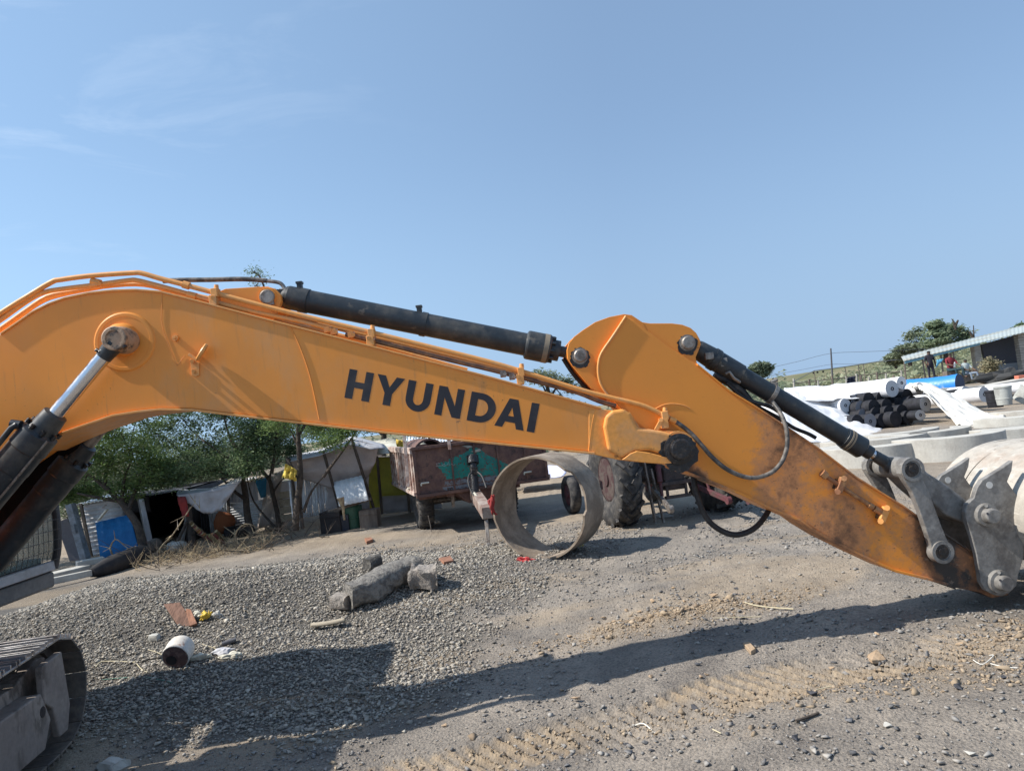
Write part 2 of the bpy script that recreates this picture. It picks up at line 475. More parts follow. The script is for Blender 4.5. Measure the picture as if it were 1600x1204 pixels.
# loose stones: random angular chips, thousands of them merged into stuff
def stone_proto(k, seed):
    r = np.random.default_rng(seed)
    # distorted octahedron-like rock with 8..12 corners via convex hull of random points on a sphere
    import bmesh
    bm = bmesh.new()
    for _ in range(k):
        v = r.normal(size=3); v /= np.linalg.norm(v); v *= r.uniform(.75, 1.05)
        bm.verts.new((v[0] * 1.15, v[1] * .9, v[2] * .5))
    res = bmesh.ops.convex_hull(bm, input=bm.verts)
    bmesh.ops.delete(bm, geom=[e for e in res['geom_interior'] if isinstance(e, bmesh.types.BMVert)], context='VERTS')
    bmesh.ops.triangulate(bm, faces=bm.faces)
    bm.verts.index_update()
    V = np.array([v.co[:] for v in bm.verts]); F = np.array([[v.index for v in f.verts] for f in bm.faces])
    bm.free(); return V, F
PROTO = [stone_proto(8 + i % 3, 100 + i) for i in range(11)]
def stones(name, pts, sizes, m, label, sink=.25):
    VV = []; FF = []; n0 = 0
    pts = np.asarray(pts); z = terr(pts[:, 0], pts[:, 1])
    for k, (V, F) in enumerate(PROTO):
        sel = np.arange(len(pts)) % len(PROTO) == k
        P = pts[sel]; S = sizes[sel]; zz = z[sel]; n = len(P)
        if not n: continue
        a = rng.uniform(0, 2 * PI, n); tlt = rng.normal(0, .45, n)
        ca, sa, ct, st = np.cos(a), np.sin(a), np.cos(tlt), np.sin(tlt)
        v = V[None] * S[:, None, None] * rng.uniform(.75, 1.25, (n, 1, 3))
        x = v[..., 0]; y = v[..., 1] * ct[:, None] - v[..., 2] * st[:, None]; q = v[..., 1] * st[:, None] + v[..., 2] * ct[:, None]
        X = x * ca[:, None] - y * sa[:, None] + P[:, 0:1]; Y = x * sa[:, None] + y * ca[:, None] + P[:, 1:2]; Z = q + zz[:, None] + (S * (.62 - sink))[:, None]
        VV.append(np.stack([X, Y, Z], -1).reshape(-1, 3))
        FF.append((F[None] + (np.arange(n) * len(V))[:, None, None] + n0).reshape(-1, 3)); n0 += n * len(V)
    o = np_mesh(name, np.concatenate(VV), np.concatenate(FF), m)
    tag(o, label, name.replace('_', ' '), kind='stuff')
    return o
def in_view(P, pad=120):
    q = np.concatenate([P - np.array([[0, 0]]), (terr_smooth(P[:, 0], P[:, 1]) - CAM_H)[:, None]], 1)
    R = np.array(RM); c = q @ R
    with np.errstate(all='ignore'):
        px = 800 + FPX * c[:, 0] / -c[:, 2]; py = 602 - FPX * c[:, 1] / -c[:, 2]
    return (c[:, 2] < 0) & (px > -pad) & (px < 1600 + pad) & (py < 1204 + pad)
GRAV = island_mat('gravel', [(.12, .11, .10), (.30, .275, .24), (.38, .35, .30), (.20, .185, .165), (.50, .46, .39), (.26, .22, .17)], .9)
P = np.stack([rng.uniform(-6.5, 1.6, 190000), rng.uniform(4.3, 11.6, 190000)], 1)
keep = (rng.uniform(0, 1, len(P)) < gravel_mask(P[:, 0], P[:, 1]) * 1.05) & in_view(P)
P = P[keep]
stones('gravel', P, np.minimum(rng.lognormal(math.log(.0105), .46, len(P)), .032), GRAV, 'grey crushed gravel heaped on the left side of the yard')
CHIP = island_mat('stone_chips', [(.08, .082, .09), (.26, .245, .225), (.38, .355, .32), (.17, .17, .175), (.32, .28, .23)], .9)
P = np.stack([rng.uniform(-3.5, 7, 95000), rng.uniform(3.2, 12, 95000)], 1)
den = sst(.45, .68, fbm(P[:, 0] * 1.2, P[:, 1] * 1.2, 3, 91)) * .5 + .10 + .35 * np.exp(-(((P[:, 0] - 2.5) / 1.5) ** 2 + ((P[:, 1] - 3.9) / .35) ** 2))
P = P[(rng.uniform(0, 1, len(P)) < den) & in_view(P)]
stones('stone_chips', P, np.minimum(rng.lognormal(math.log(.0082), .58, len(P)), .026), CHIP, 'small dark and pale stone chips scattered over the grey dirt yard')
CRUMB = island_mat('clay_crumbs', [(.24, .18, .125), (.33, .255, .175), (.42, .335, .24)], .95)
c1 = np.stack([rng.normal(1.15, .62, 900), rng.normal(0, .13, 900)], 1); c1[:, 1] += 6.25 + .12 * (c1[:, 0] - 1)
c2 = np.stack([rng.normal(2.9, .7, 700), rng.normal(0, .13, 700)], 1); c2[:, 1] += 4.75 + .3 * (c2[:, 0] - 3)
c3 = np.stack([rng.normal(.5, .9, 500), rng.normal(4.42, .1, 500)], 1)
c4 = np.stack([rng.normal(-.9, .7, 350), rng.normal(10.5, .22, 350)], 1)
c5 = np.stack([rng.normal(2.9, .5, 200), rng.normal(4.2, .07, 200)], 1)
P = np.concatenate([c1, c2, c3, c4, c5]); P = np.concatenate([P + rng.normal(0, .06, P.shape) for _ in range(4)])
stones('clay_crumbs', P, rng.lognormal(math.log(.0062), .62, len(P)), CRUMB, 'tan clay crumbs broken over the dirt beside the crawler imprint', .4)
# ------------------------------------------------------------------ excavator
ORANGE = mat('orange_paint', (.85, .315, .055), .42, col2=(.78, .30, .065), lo=.4, hi=.7, scale=1.3, var=.05, vscale=3, bump=.0003, bscale=14, col3=(.62, .30, .11), lo3=.62, hi3=.85, scale3=2.2, spec=.3)
DUSTY = mat('dusty_orange_paint', (.80, .34, .08), .55, col2=(.60, .33, .16), lo=.48, hi=.72, scale=4, spec=.3, var=.12, col3=(.10, .06, .045), lo3=.66, hi3=.74, scale3=9, bump=.001, bscale=40)
PIPEM = mat('orange_pipe_paint', (.74, .33, .09), .48, col2=(.60, .33, .15), lo=.5, hi=.72, scale=9, var=.1)
BLACKP = mat('black_cylinder_paint', (.022, .028, .034), .42, col2=(.085, .08, .07), lo=.48, hi=.72, scale=5, var=.2, col3=(.15, .13, .10), lo3=.64, hi3=.78, scale3=6)
GREASE = mat('grease', (.012, .011, .012), .35, col2=(.06, .045, .035), lo=.5, hi=.7, scale=30, var=.3, bump=.006, bscale=50)
CHROME = mat('chrome_rod', (.62, .63, .66), .22, 1.0, var=.05)
STEEL = mat('worn_steel', (.30, .27, .24), .5, .5, col2=(.16, .13, .11), lo=.45, hi=.6, scale=20, var=.2, bump=.002)
RUBBER = mat('black_rubber', (.018, .018, .02), .6, col2=(.07, .065, .06), lo=.5, hi=.7, scale=14, var=.2)
HOSEG = mat('dusty_hose', (.05, .048, .046), .6, col2=(.17, .15, .13), lo=.45, hi=.6, scale=16, var=.2)
TRACKM = mat('track_steel', (.12, .105, .095), .6, .3, col2=(.20, .17, .14), lo=.4, hi=.6, scale=9, var=.2, bump=.004, bscale=30)
TFRAME = mat('track_frame_paint', (.24, .20, .175), .7, col2=(.32, .27, .23), lo=.45, hi=.65, scale=4, var=.15, bump=.001)
SHINY = mat('polished_shoe', (.42, .42, .43), .32, .8, col2=(.2, .18, .17), lo=.5, hi=.7, scale=7, var=.1)
BUCK = mat('dusty_bucket_steel', (.41, .375, .325), .8, col2=(.34, .265, .21), lo=.52, hi=.68, scale=2.4, var=.16, vscale=18, col3=(.50, .475, .43), lo3=.54, hi3=.72, scale3=7, bump=.004, bscale=30)
LINKM = mat('grey_link_steel', (.24, .23, .215), .6, .15, col2=(.15, .14, .13), lo=.45, hi=.6, scale=8, var=.2, bump=.002)
DECAL = mat('black_decal', (.018, .016, .022), .45, var=.1, col2=(.05, .042, .04), lo=.5, hi=.7, scale=5, col3=(.28, .14, .06), lo3=.70, hi3=.73, scale3=30)
CABM = mat('cab_dark_paint', (.045, .045, .05), .5, col2=(.09, .085, .08), lo=.5, hi=.7, scale=4, var=.15)
GREYP = mat('grey_floor_paint', (.42, .42, .43), .55, col2=(.3, .29, .28), lo=.45, hi=.65, scale=6, var=.1)
def specks(m, col, scale, lo, hi, amt=1., stretch=(1, 1, 1), scale2=1.4, lo2=.45, hi2=.6):
    """chips and drips of another colour over a finished paint"""
    t = m.node_tree; N = t.nodes; b = N['Principled BSDF']; src = b.inputs['Base Color'].links[0].from_socket
    tcn = N.new('ShaderNodeTexCoord'); mp_ = N.new('ShaderNodeMapping'); mp_.inputs['Scale'].default_value = stretch; t.links.new(tcn.outputs['Object'], mp_.inputs[0])
    def nz_(s, a, c, o):
        n = N.new('ShaderNodeTexNoise'); n.inputs['Scale'].default_value = s; n.inputs['Detail'].default_value = 6; n.inputs['Roughness'].default_value = .65; t.links.new(mp_.outputs[0], n.inputs[0])
        r = N.new('ShaderNodeMapRange'); r.inputs['From Min'].default_value = a; r.inputs['From Max'].default_value = c; r.inputs['To Max'].default_value = o; t.links.new(n.outputs[0], r.inputs[0]); return r.outputs[0]
    mu = N.new('ShaderNodeMath'); mu.operation = 'MULTIPLY'; t.links.new(nz_(scale, lo, hi, amt), mu.inputs[0]); t.links.new(nz_(scale2, lo2, hi2, 1), mu.inputs[1])
    x = N.new('ShaderNodeMixRGB'); t.links.new(mu.outputs[0], x.inputs[0]); t.links.new(src, x.inputs[1]); x.inputs[2].default_value = (*col, 1); t.links.new(x.outputs[0], b.inputs['Base Color'])
specks(ORANGE, (.14, .07, .04), 26, .655, .675, .9, (1, 1, 1), 2.2, .5, .6); specks(ORANGE, (.64, .34, .15), 2.6, .50, .72, .75, (1, 1, .5), .8, .4, .6); specks(ORANGE, (.42, .20, .08), 9, .55, .68, .55, (3.5, 3.5, .35), 1.1, .45, .6)
specks(BUCK, (.13, .10, .08), 11, .60, .67, .8, (1, 1, 1), 2.0, .48, .6); specks(BUCK, (.66, .62, .56), 16, .56, .66, .8, (.4, .4, 2.5), 1.5, .4, .6)
specks(DUSTY, (.12, .07, .04), 13, .62, .66, .8); specks(LINKM, (.42, .40, .36), 13, .56, .64, .8); specks(BLACKP, (.20, .17, .13), 12, .60, .68, .6, (1, 1, 1), 1.6, .45, .6)
specks(TFRAME, (.09, .07, .055), 9, .52, .62, .8, (1, 1, .5))
# stick paint: the lower half is worn through to brown rust and soot
def stick_mat():
    m, t, b = principled('worn_stick_paint'); N = t.nodes; Lk = t.links.new
    tcn = N.new('ShaderNodeTexCoord'); vec = tcn.outputs['Object']
    def noise(s_, d=7, r=.62, v=None):
        k = N.new('ShaderNodeTexNoise'); k.inputs['Scale'].default_value = s_; k.inputs['Detail'].default_value = d; k.inputs['Roughness'].default_value = r
        Lk(v or vec, k.inputs['Vector']); return k.outputs['Fac']
    def mr_(f, a, c, lo=0., hi=1.):
        x = N.new('ShaderNodeMapRange'); Lk(f, x.inputs['Value']); x.inputs['From Min'].default_value = a; x.inputs['From Max'].default_value = c
        x.inputs['To Min'].default_value = lo; x.inputs['To Max'].default_value = hi; return x.outputs[0]
    def math_(op, a, c):
        x = N.new('ShaderNodeMath'); x.operation = op
        for k, v in ((0, a), (1, c)):
            if isinstance(v, float): x.inputs[k].default_value = v
            else: Lk(v, x.inputs[k])
        return x.outputs[0]
    def mix(f, a, c):
        x = N.new('ShaderNodeMixRGB'); Lk(f, x.inputs[0])
        for k, v in ((1, a), (2, c)):
            if isinstance(v, tuple): x.inputs[k].default_value = (*v, 1)
            else: Lk(v, x.inputs[k])
        return x.outputs[0]
    a = N.new('ShaderNodeAttribute'); a.attribute_name = 'wear'
    big = noise(2.1); f = math_('ADD', math_('ADD', a.outputs['Fac'], mr_(big, .3, .7, -.30, .30)), mr_(noise(15, 8, .7), .3, .7, -.22, .22))
    b.inputs['Specular IOR Level'].default_value = .3
    c = mix(mr_(noise(1.2), .4, .7), (.82, .30, .048), (.76, .28, .05))
    c = mix(mr_(f, .35, .62), c, (.55, .24, .10))
    c = mix(mr_(f, .62, .92), c, (.19, .095, .052)); c = mix(mr_(f, 1.02, 1.2), c, (.055, .047, .042))
    mp_ = N.new('ShaderNodeMapping'); mp_.inputs['Scale'].default_value = (1, 1, 2.4); mp_.inputs['Rotation'].default_value = (0, .5, 0); Lk(vec, mp_.inputs[0])
    c = mix(math_('MULTIPLY', mr_(noise(22, 8, .75, mp_.outputs[0]), .60, .68), mr_(f, .05, .5, .12, 1.)), c, (.045, .032, .028))
    c = mix(math_('MULTIPLY', mr_(noise(13, 8, .75), .6, .66), mr_(f, .3, .7, .0, .7)), c, (.27, .2, .15))
    Lk(c, b.inputs['Base Color']); Lk(mr_(f, .2, .7, .4, .72), b.inputs['Roughness'])
    bp = N.new('ShaderNodeBump'); bp.inputs['Distance'].default_value = .0004; Lk(noise(60), bp.inputs['Height']); Lk(bp.outputs[0], b.inputs['Normal'])
    return m
STICKM = stick_mat()

EX = thing('excavator', 'orange tracked excavator whose long lettered boom and arm stretch across the whole yard', 'excavator', (-4.6, 4.65, -.15))
up = Vector((0, 0, 1))
# --- boom
top = [(-150, 640), (-90, 585), (-40, 548), (0, 522), (25, 505), (50, 487.5), (75, 475), (100, 466), (137, 458), (175, 454), (212, 453), (250, 456), (287, 465), (325, 475), (400, 495), (567, 538), (760, 588), (940, 638)]
bot = [(930, 706), (740, 687), (600, 673), (400, 650), (350, 644), (300, 638), (250, 637), (212, 641), (175, 647), (125, 664), (100, 673), (75, 683), (30, 704), (-30, 745), (-100, 800)]
end = [(-190, 790), (-200, 720)]
mb = MB(); mb.plate(top + bot + end, 0, .50)
boom = mb.build('boom', ORANGE, EX, bevel=.006)
def strip(pts, w0, w1, t):
    m = MB(); n = len(pts); V = []; F = []
    a = [B(x, y, w0) for x, y in pts]; b_ = [B(x, y, w0) - BN * (w1 - w0) for x, y in pts]
    V = a + b_ + [p + up * t for p in a] + [p + up * t for p in b_]
    for i in range(n - 1):
        F += [(i, i + 1, n + i + 1, n + i), (2 * n + i, 3 * n + i, 3 * n + i + 1, 2 * n + i + 1), (i, 2 * n + i, 2 * n + i + 1, i + 1), (n + i, n + i + 1, 3 * n + i + 1, 3 * n + i)]
    F += [(0, n, 3 * n, 2 * n), (n - 1, 3 * n - 1, 4 * n - 1, 2 * n - 1)]
    return m.add(V, F)
lipb = [(x, y + 1.5) for x, y in bot[:10]]
strip([(x, y + 4) for x, y in bot[0:13]], -.022, .522, .016).build('bottom_flange', PIPEM, boom, bevel=.003)
strip([(x, y + 1) for x, y in top[3:]], -.012, .512, .014).build('top_flange', PIPEM, boom, bevel=.003)
# weld seams, cylinder boss plate
for p in ([(452, 508), (468, 540), (485, 590), (499, 655)], [(930, 640), (924, 668), (920, 704)]):
    MB().tube([B(x, y, -.001) for x, y in p], .0045, 6, sub=5).build('weld_seam', ORANGE, boom)
MB().lathe(B(195, 534, .002), BN, [(0, .202), (.008, .196), (.012, .188), (.012, .17), (.010, .168), (.010, 0.0)], 48).build('boss_plate', ORANGE, boom)
MB().lathe(B(192, 531, .0), BN, [(0, .115), (.05, .105), (.075, .085), (.09, .07)], 40).build('pin_boss', ORANGE, boom)
MB().tube([B(253, 457, -.003), B(253, 470, -.003), B(252, 500, -.003), B(256, 520, -.003), B(266, 545, -.003), B(277, 571, -.003), B(288, 556, -.003)], .0016, 5).build('wire', PIPEM, boom)
# work light bracket
m = MB(); m.plate([(297, 560), (311, 566), (311, 586), (306, 588), (299, 586)], -.012, 0); m.cyl(B(302, 580, -.03), B(302, 580, 0), .012)
m.beam(B(295, 553, -.05), B(308, 562, -.05), .02, .012, BN); m.cyl(B(300, 564, -.06), B(300, 564, -.0), .012)
lb = m.build('light_bracket', PIPEM, boom, bevel=.002)
MB().lathe(B(316, 550, -.07), (B(300, 543, -.10) - B(322, 555, -.07)), [(-.012, .05), (-.006, .062), (.008, .062), (.014, .055), (.014, .0)], 28).build('lamp', PIPEM, lb)
MB().lathe(B(275, 528, 0), BN, [(0, .02), (.02, .02), (.02, .01), (.03, .008)], 12).build('grease_nipple', PIPEM, boom)
# boom nose
m = MB()
nose = [(920, 640), (940, 639), (985, 644), (1000, 668), (1035, 673), (1062, 673), (1078, 680), (1088, 693), (1089, 706), (1082, 718), (1068, 726), (1050, 726), (1000, 722), (965, 718), (920, 708)]
m.plate(nose, -.004, .06); m.plate(nose, .44, .504, -.004)
m.plate([(918, 640), (988, 650), (985, 690), (972, 716), (918, 706)], .05, .45)
m.build('boom_nose', DUSTY, boom, bevel=.004)
m = MB(); m.plate([(943, 667), (946, 650), (957, 641), (975, 638), (985, 645), (997, 668), (1034, 673), (1050, 677), (1060, 700), (1046, 714), (1015, 704), (992, 705), (972, 716), (950, 703)], -.045, -.003)
m.build('nose_reinforcement', DUSTY, boom, bevel=.022, segs=3)
m = MB(); m.plate([(972, 718), (985, 708), (995, 704), (1015, 707), (1042, 714), (1052, 724), (1040, 725), (1000, 722)], -.05, .0); m.build('nose_lower_plate', DUSTY, boom, bevel=.006)
m = MB(); m.lathe(B(1061, 701, -.03), BN, [(-.55, .12), (.0, .12), (.0, .105), (.012, .10), (.012, .0)], 40); m.build('nose_boss', DUSTY, boom)
m = MB(); q0 = B(1061, 703, -.047); m.prism([q0 + (BU * math.cos(a * .15708) + up * math.sin(a * .15708)) * (.118 + .028 * random.random() - .02 * math.sin(a * .157)) for a in range(40)], BN * .002); m.build('grease_ring', GREASE, boom)
pn = MB(); pn.lathe(B(1061, 701, -.05), BN, [(0, .105), (.025, .105), (.03, .08), (.03, .075), (.06, .072), (.066, .06), (.066, 0)], 32).build('pivot_pin', GREASE, boom)
for a in range(5):
    q = a * 72 + 20; m = MB(); m.cyl(B(1061 + 13 * math.cos(math.radians(q)), 701 + 13 * math.sin(math.radians(q)), -.07), B(1061 + 13 * math.cos(math.radians(q)), 701 + 13 * math.sin(math.radians(q)), -.095), .010, n=6); m.build('bolt', GREASE, boom)
# arm cylinder lug on the boom top
for w0 in (.10, .34):
    m = MB(); m.plate([(318, 476), (335, 458), (352, 451), (400, 448), (418, 447.5), (430, 451), (438, 460), (439, 470), (436, 481), (431, 489), (428, 500)], w0, w0 + .05, .10)
    m.lathe(B(418, 463, .10) - BN * (w0 - .10), BN, [(0, .062), (.012, .058), (.012, .0)], 28)
    m.build('lug_plate', ORANGE, boom, bevel=.003)
m = MB(); m.lathe(B(418, 464, .09), BN, [(-.3, .05), (.018, .05), (.022, .042), (.022, .0)], 26); m.box(B(421, 471, .085), (.06, .02, .05)); m.build('cylinder_pin', STEEL, boom)

# letters: outlines in units of the cap height along the baseline
LB = Vector((538, 621)); LX = Vector((.983, .1815)) * 45.9; LY = Vector((.183, -.984)) * 45.9
def arc(cx, cy, rx, ry, a0, a1, n=9):
    return [(cx + rx * math.cos(math.radians(a0 + (a1 - a0) * i / n)), cy + ry * math.sin(math.radians(a0 + (a1 - a0) * i / n))) for i in range(n + 1)]
LET = {
 'H': (0, [[(0, 0), (.27, 0), (.27, .39), (.58, .39), (.58, 0), (.85, 0), (.85, 1), (.58, 1), (.58, .6), (.27, .6), (.27, 1), (0, 1)]], .85),
 'Y': (.97, [[(.345, 0), (.61, 0), (.61, .41), (.955, 1), (.665, 1), (.48, .62), (.29, 1), (0, 1), (.345, .41)]], .955),
 'U': (2.05, [[(0, 1), (0, .4)] + arc(.43, .4, .43, .42, 180, 360, 14) + [(.86, 1), (.6, 1), (.6, .4)] + arc(.43, .4, .17, .2, 360, 180, 10) + [(.27, 1)]], .86),
 'N': (3.11, [[(0, 0), (.25, 0), (.25, .62), (.6, 0), (.89, 0), (.89, 1), (.64, 1), (.64, .40), (.29, 1), (0, 1)]], .89),
 'D': (4.23, [[(0, 0), (.38, 0)] + arc(.38, .5, .54, .5, -90, 90, 16) + [(0, 1), (0, .5), (.26, .5), (.26, .78), (.38, .78)] + arc(.38, .5, .27, .28, 90, -90, 12) + [(.26, .22), (.26, .5), (0, .5)]], .92),
 'A': (5.19, [[(0, 0), (.27, 0), (.34, .2), (.5, .2), (.5, .41), (.41, .41), (.5, .7), (.5, 1), (.355, 1)], [(1.02, 0), (.75, 0), (.68, .2), (.5, .2), (.5, .41), (.6, .41), (.5, .7), (.5, 1), (.66, 1)][::-1]], 1.0),
 'I': (6.31, [[(0, 0), (.27, 0), (.27, 1), (0, 1)]], .27)}
m = MB()
for ch, (x0, polys, wd) in LET.items():
    for k, poly in enumerate(polys):
        P = []
        for (u, v) in poly:
            q = LB + LX * (x0 + u) + LY * v; P.append(B(q.x, q.y, -.0004))
        m.prism(P, BN * .0003)
m.build('lettering', DECAL, boom)

# pipes along the boom top
def bpipe(name, pts, w, r, mt=PIPEM, par=boom, sub=4, n=10):
    return MB().tube([B(p[0], p[1], p[2] if len(p) > 2 else w) for p in pts], r, n, sub=sub).build(name, mt, par)
bpipe('hydraulic_pipe', [(-120, 580), (-60, 532), (0, 490), (40, 465), (80, 441), (95, 437), (140, 431), (205, 426.5), (222, 427), (250, 435), (285, 444), (330, 456), (400, 475), (500, 500), (575, 518), (660, 539), (760, 564), (815, 580), (900, 607), (950, 620), (1000, 632), (1022, 641), (1036, 648)], .035, .0175, sub=3)
bpipe('hydraulic_pipe', [(-120, 592), (-60, 542), (5, 497), (40, 472), (68, 457), (100, 451), (145, 445.5), (200, 438), (214, 438), (235, 443), (265, 451), (300, 461), (330, 470), (400, 488), (470, 502), (512, 513)], .05, .0165, sub=3)
bpipe('hydraulic_pipe', [(-60, 556), (10, 507), (45, 482), (75, 463), (110, 456), (160, 448), (212, 444), (250, 450), (300, 466), (360, 481), (480, 512), (560, 531), (650, 556), (730, 578)], .16, .016, sub=3)
bpipe('hydraulic_pipe', [(-60, 556), (20, 502), (60, 474), (90, 462), (150, 450), (215, 442), (300, 460), (420, 487), (560, 521), (760, 570), (860, 597), (930, 618), (990, 640)], .40, .016, sub=3)
bpipe('hydraulic_pipe', [(540, 522), (600, 536), (690, 559), (770, 578), (840, 596), (900, 612), (935, 626), (962, 634)], .07, .017, mat('bare_pipe', (.16, .10, .075), .5, .3, col2=(.3, .17, .09), lo=.45, hi=.6, scale=14), sub=3)
bpipe('hose', [(255, 439), (285, 437.5), (330, 437), (380, 436), (417, 438.5)], .27, .0175, HOSEG)
bpipe('hose_fitting', [(415, 438.5), (434, 441), (441, 445), (445, 452), (446, 462)], .27, .014, STEEL)
for a, b_, r_ in (((293, 460, .05), (307, 463.5, .05), .025), ((143, 439, .05), (157, 442.5, .05), .025), ((286, 444, .035), (296, 447, .035), .026), ((1034, 646, .03), (1044, 653, .03), .024), ((1046, 654, .03), (1056, 658, .03), .021)):
    MB().cyl(B(*a), B(*b_), r_, n=8).build('pipe_coupling', PIPEM, boom, bevel=.003)
for x, y, wd in ((337, 463, .05), (581, 526, .05), (814, 586, .045), (1038, 654, .04)):
    m = MB(); m.box(B(x, y - 5, .03), (.045, .07, .06)); m.box(B(x - 1, y + 7, .04), (.05, .09, .07)); m.cyl(B(x + 1, y - 12, .03), B(x + 1, y - 18, .03), .018, .015, 8); m.cyl(B(x - 5, y + 2, -.01), B(x - 5, y + 2, .02), .014, n=6)
    if x > 1000: m.beam(B(x - 3, y, .0), B(x - 13, y + 18, .0), .03, .012, BN)
    m.build('pipe_clamp', PIPEM, boom, bevel=.004)
for x, y in ((152, 443), (512, 515), (522, 518), (549, 523), (786, 584), (800, 588)):
    m = MB(); m.box(B(x, y, .06), (.04, .06, .045)); m.cyl(B(x + 3, y, .02), B(x + 3, y, .1), .014, n=6); m.build('pipe_bracket', PIPEM if x < 700 else STEEL, boom, bevel=.004)

# --- stick (the arm)
sp = [(977, 494), (990, 500), (1005, 511), (1047, 543), (1088, 569), (1115, 590), (1140, 611), (1180, 635), (1229, 667), (1281, 702), (1340, 747), (1412, 791), (1440, 811), (1479, 836), (1524, 866), (1560, 880), (1585, 908), (1575, 930), (1550, 934), (1532, 925), (1494, 918), (1479, 911), (1449, 903), (1400, 891), (1350, 868), (1300, 843), (1252, 812), (1207, 794), (1160, 772), (1100, 748), (1060, 733), (1040, 722), (1020, 700), (985, 655), (952, 617), (940, 602), (935, 585), (935, 567), (940, 550), (957, 525)]
m = MB(); m.plate(sp, .085, .415)
stick = m.build('stick', STICKM, EX)
# subdivide by a wear value per face corner: rebuild the side as a fine grid is avoided, wear is stored per point through a remeshed side sheet
def wear_side(poly, w, name, flip):
    """side sheet of the arm triangulated finely so that the wear attribute can follow the arm"""
    import bmesh
    bm = bmesh.new()
    vs = [bm.verts.new(B(x, y, w)) for x, y in poly]
    bm.faces.new(vs)
    bmesh.ops.triangulate(bm, faces=bm.faces)
    for _ in range(5):
        bmesh.ops.subdivide_edges(bm, edges=[e for e in bm.edges if e.calc_length() > .09], cuts=1, use_grid_fill=False)
        bmesh.ops.triangulate(bm, faces=bm.faces)
    me = bpy.data.meshes.new(name); bm.to_mesh(me); bm.free()
    return me
import bmesh
bm = bmesh.new(); bm.from_mesh(stick.data)
bmesh.ops.triangulate(bm, faces=bm.faces)
for _ in range(6):
    bmesh.ops.subdivide_edges(bm, edges=[e for e in bm.edges if e.calc_length() > .10], cuts=1)
    bmesh.ops.triangulate(bm, faces=bm.faces)
bm.to_mesh(stick.data); bm.free()
def set_wear(o):
    me = o.data; n = len(me.vertices); a = np.empty(n * 3); me.vertices.foreach_get('co', a); a = a.reshape(-1, 3)
    off = woff(o)
    x = (a[:, 0] + off.x) * BU.x + (a[:, 1] + off.y) * BU.y; z = a[:, 2] + off.z
    wv = sst(1.45, 2.25, x + (1.5 - z) * -.1) * .67 - .36 * sst(2.45, 2.8, x - (z - .8) * .3) * (1 - sst(3.0, 3.2, x)) + .30 * sst(2.95, 3.15, x)
    # black smear of grease under the pivot
    rx, rz = (x - 1.47) * .8 + (z - 1.22) * .6, -(x - 1.47) * .6 + (z - 1.22) * .8
    wv = np.maximum(wv, 1.55 * np.exp(-((rx / .06) ** 2 + (rz / .16) ** 2)))
    wv = np.maximum(wv, 1.25 * sst(2.85, 3.1, x - (.6 - z) * .25) * (1 - .35 * sst(3.2, 3.3, x)))
    at = me.attributes.new('wear', 'FLOAT', 'POINT'); at.data.foreach_set('value', wv.astype(np.float32))
set_wear(stick)
md = stick.modifiers.new('bevel', 'BEVEL'); md.width = .005; md.segments = 2; md.limit_method = 'ANGLE'; md.angle_limit = math.radians(35)
def wplate(name, px, w0, w1, ref, bev=.003, par=stick, mt=STICKM):
    m = MB(); m.plate(px, w0, w1, ref); o = m.build(name, mt, par, bevel=bev); 
    if mt is STICKM: set_wear(o)
    return o
ear = [(886, 547), (889, 536), (897, 526), (910, 516), (930, 503), (952, 495), (975, 490.5), (987, 492), (1005, 504), (1020, 540), (1000, 640), (955, 628), (925, 607), (915, 596), (895, 572), (887, 560)]
ear2 = [(985, 500), (995, 500), (1003, 503), (1015, 505), (1050, 505), (1066, 507), (1079, 512), (1088, 520), (1094, 531), (1095, 538), (1091, 549), (1087, 558), (1089, 567), (1096, 577), (1115, 594), (1140, 614), (1100, 640), (1020, 560)]
for w0 in (.115, .345):
    wplate('rear_ear', ear, w0, w0 + .04, .115); wplate('cylinder_ear', ear2, w0 + .002, w0 + .042, .117)
m = MB(); m.tube([B(x, y, .080) for x, y in ((978, 494), (957, 526), (940, 551), (935, 568), (935, 586), (940, 603), (952, 620))], .009, 8, sub=4); rb = m.build('edge_rib', PIPEM, stick)
m = MB(); m.tube([B(x, y, .084) for x, y in ((1020, 641), (1035, 633), (1050, 630.5), (1068, 633), (1078, 638))], .004, 6, sub=4); m.build('weld_seam', PIPEM, stick)
for cx, cy, r, nm in ((907, 556, .045, 'ear_pin'), (1075, 535.5, .046, 'ear_pin')):
    m = MB(); m.lathe(B(cx - 1, cy, .115), BN, [(-.33, r * .9), (-.004, r * 1.28), (.003, r * 1.28), (.004, r), (.03, r), (.036, r * .86), (.036, 0)], 30); m.build(nm, STEEL, stick)
    m = MB(); q0 = B(cx - 1, cy + 1.5, .1135); m.prism([q0 + (BU * math.cos(a * .1963) + up * math.sin(a * .1963)) * r * (1.38 + .38 * random.random() - .15 * math.sin(a * .1963)) for a in range(32)], BN * .0015); m.build('grease_ring', GREASE, stick)
lip = [(1060, 735), (1100, 750), (1160, 774), (1207, 797), (1252, 815), (1270, 828), (1300, 846), (1350, 871), (1400, 894), (1449, 906), (1479, 914), (1494, 921)]
mm = strip([(x, y) for x, y in lip], .066, .434, .02); o = mm.build('bottom_flange', STICKM, stick, bevel=.003); set_wear(o)
tp = [(1090, 571), (1140, 612), (1180, 636), (1229, 668), (1281, 703), (1340, 748), (1412, 792), (1440, 812), (1479, 837), (1520, 864)]
mm = strip(tp, .072, .428, .016); o = mm.build('top_flange', STICKM, stick, bevel=.003); set_wear(o)
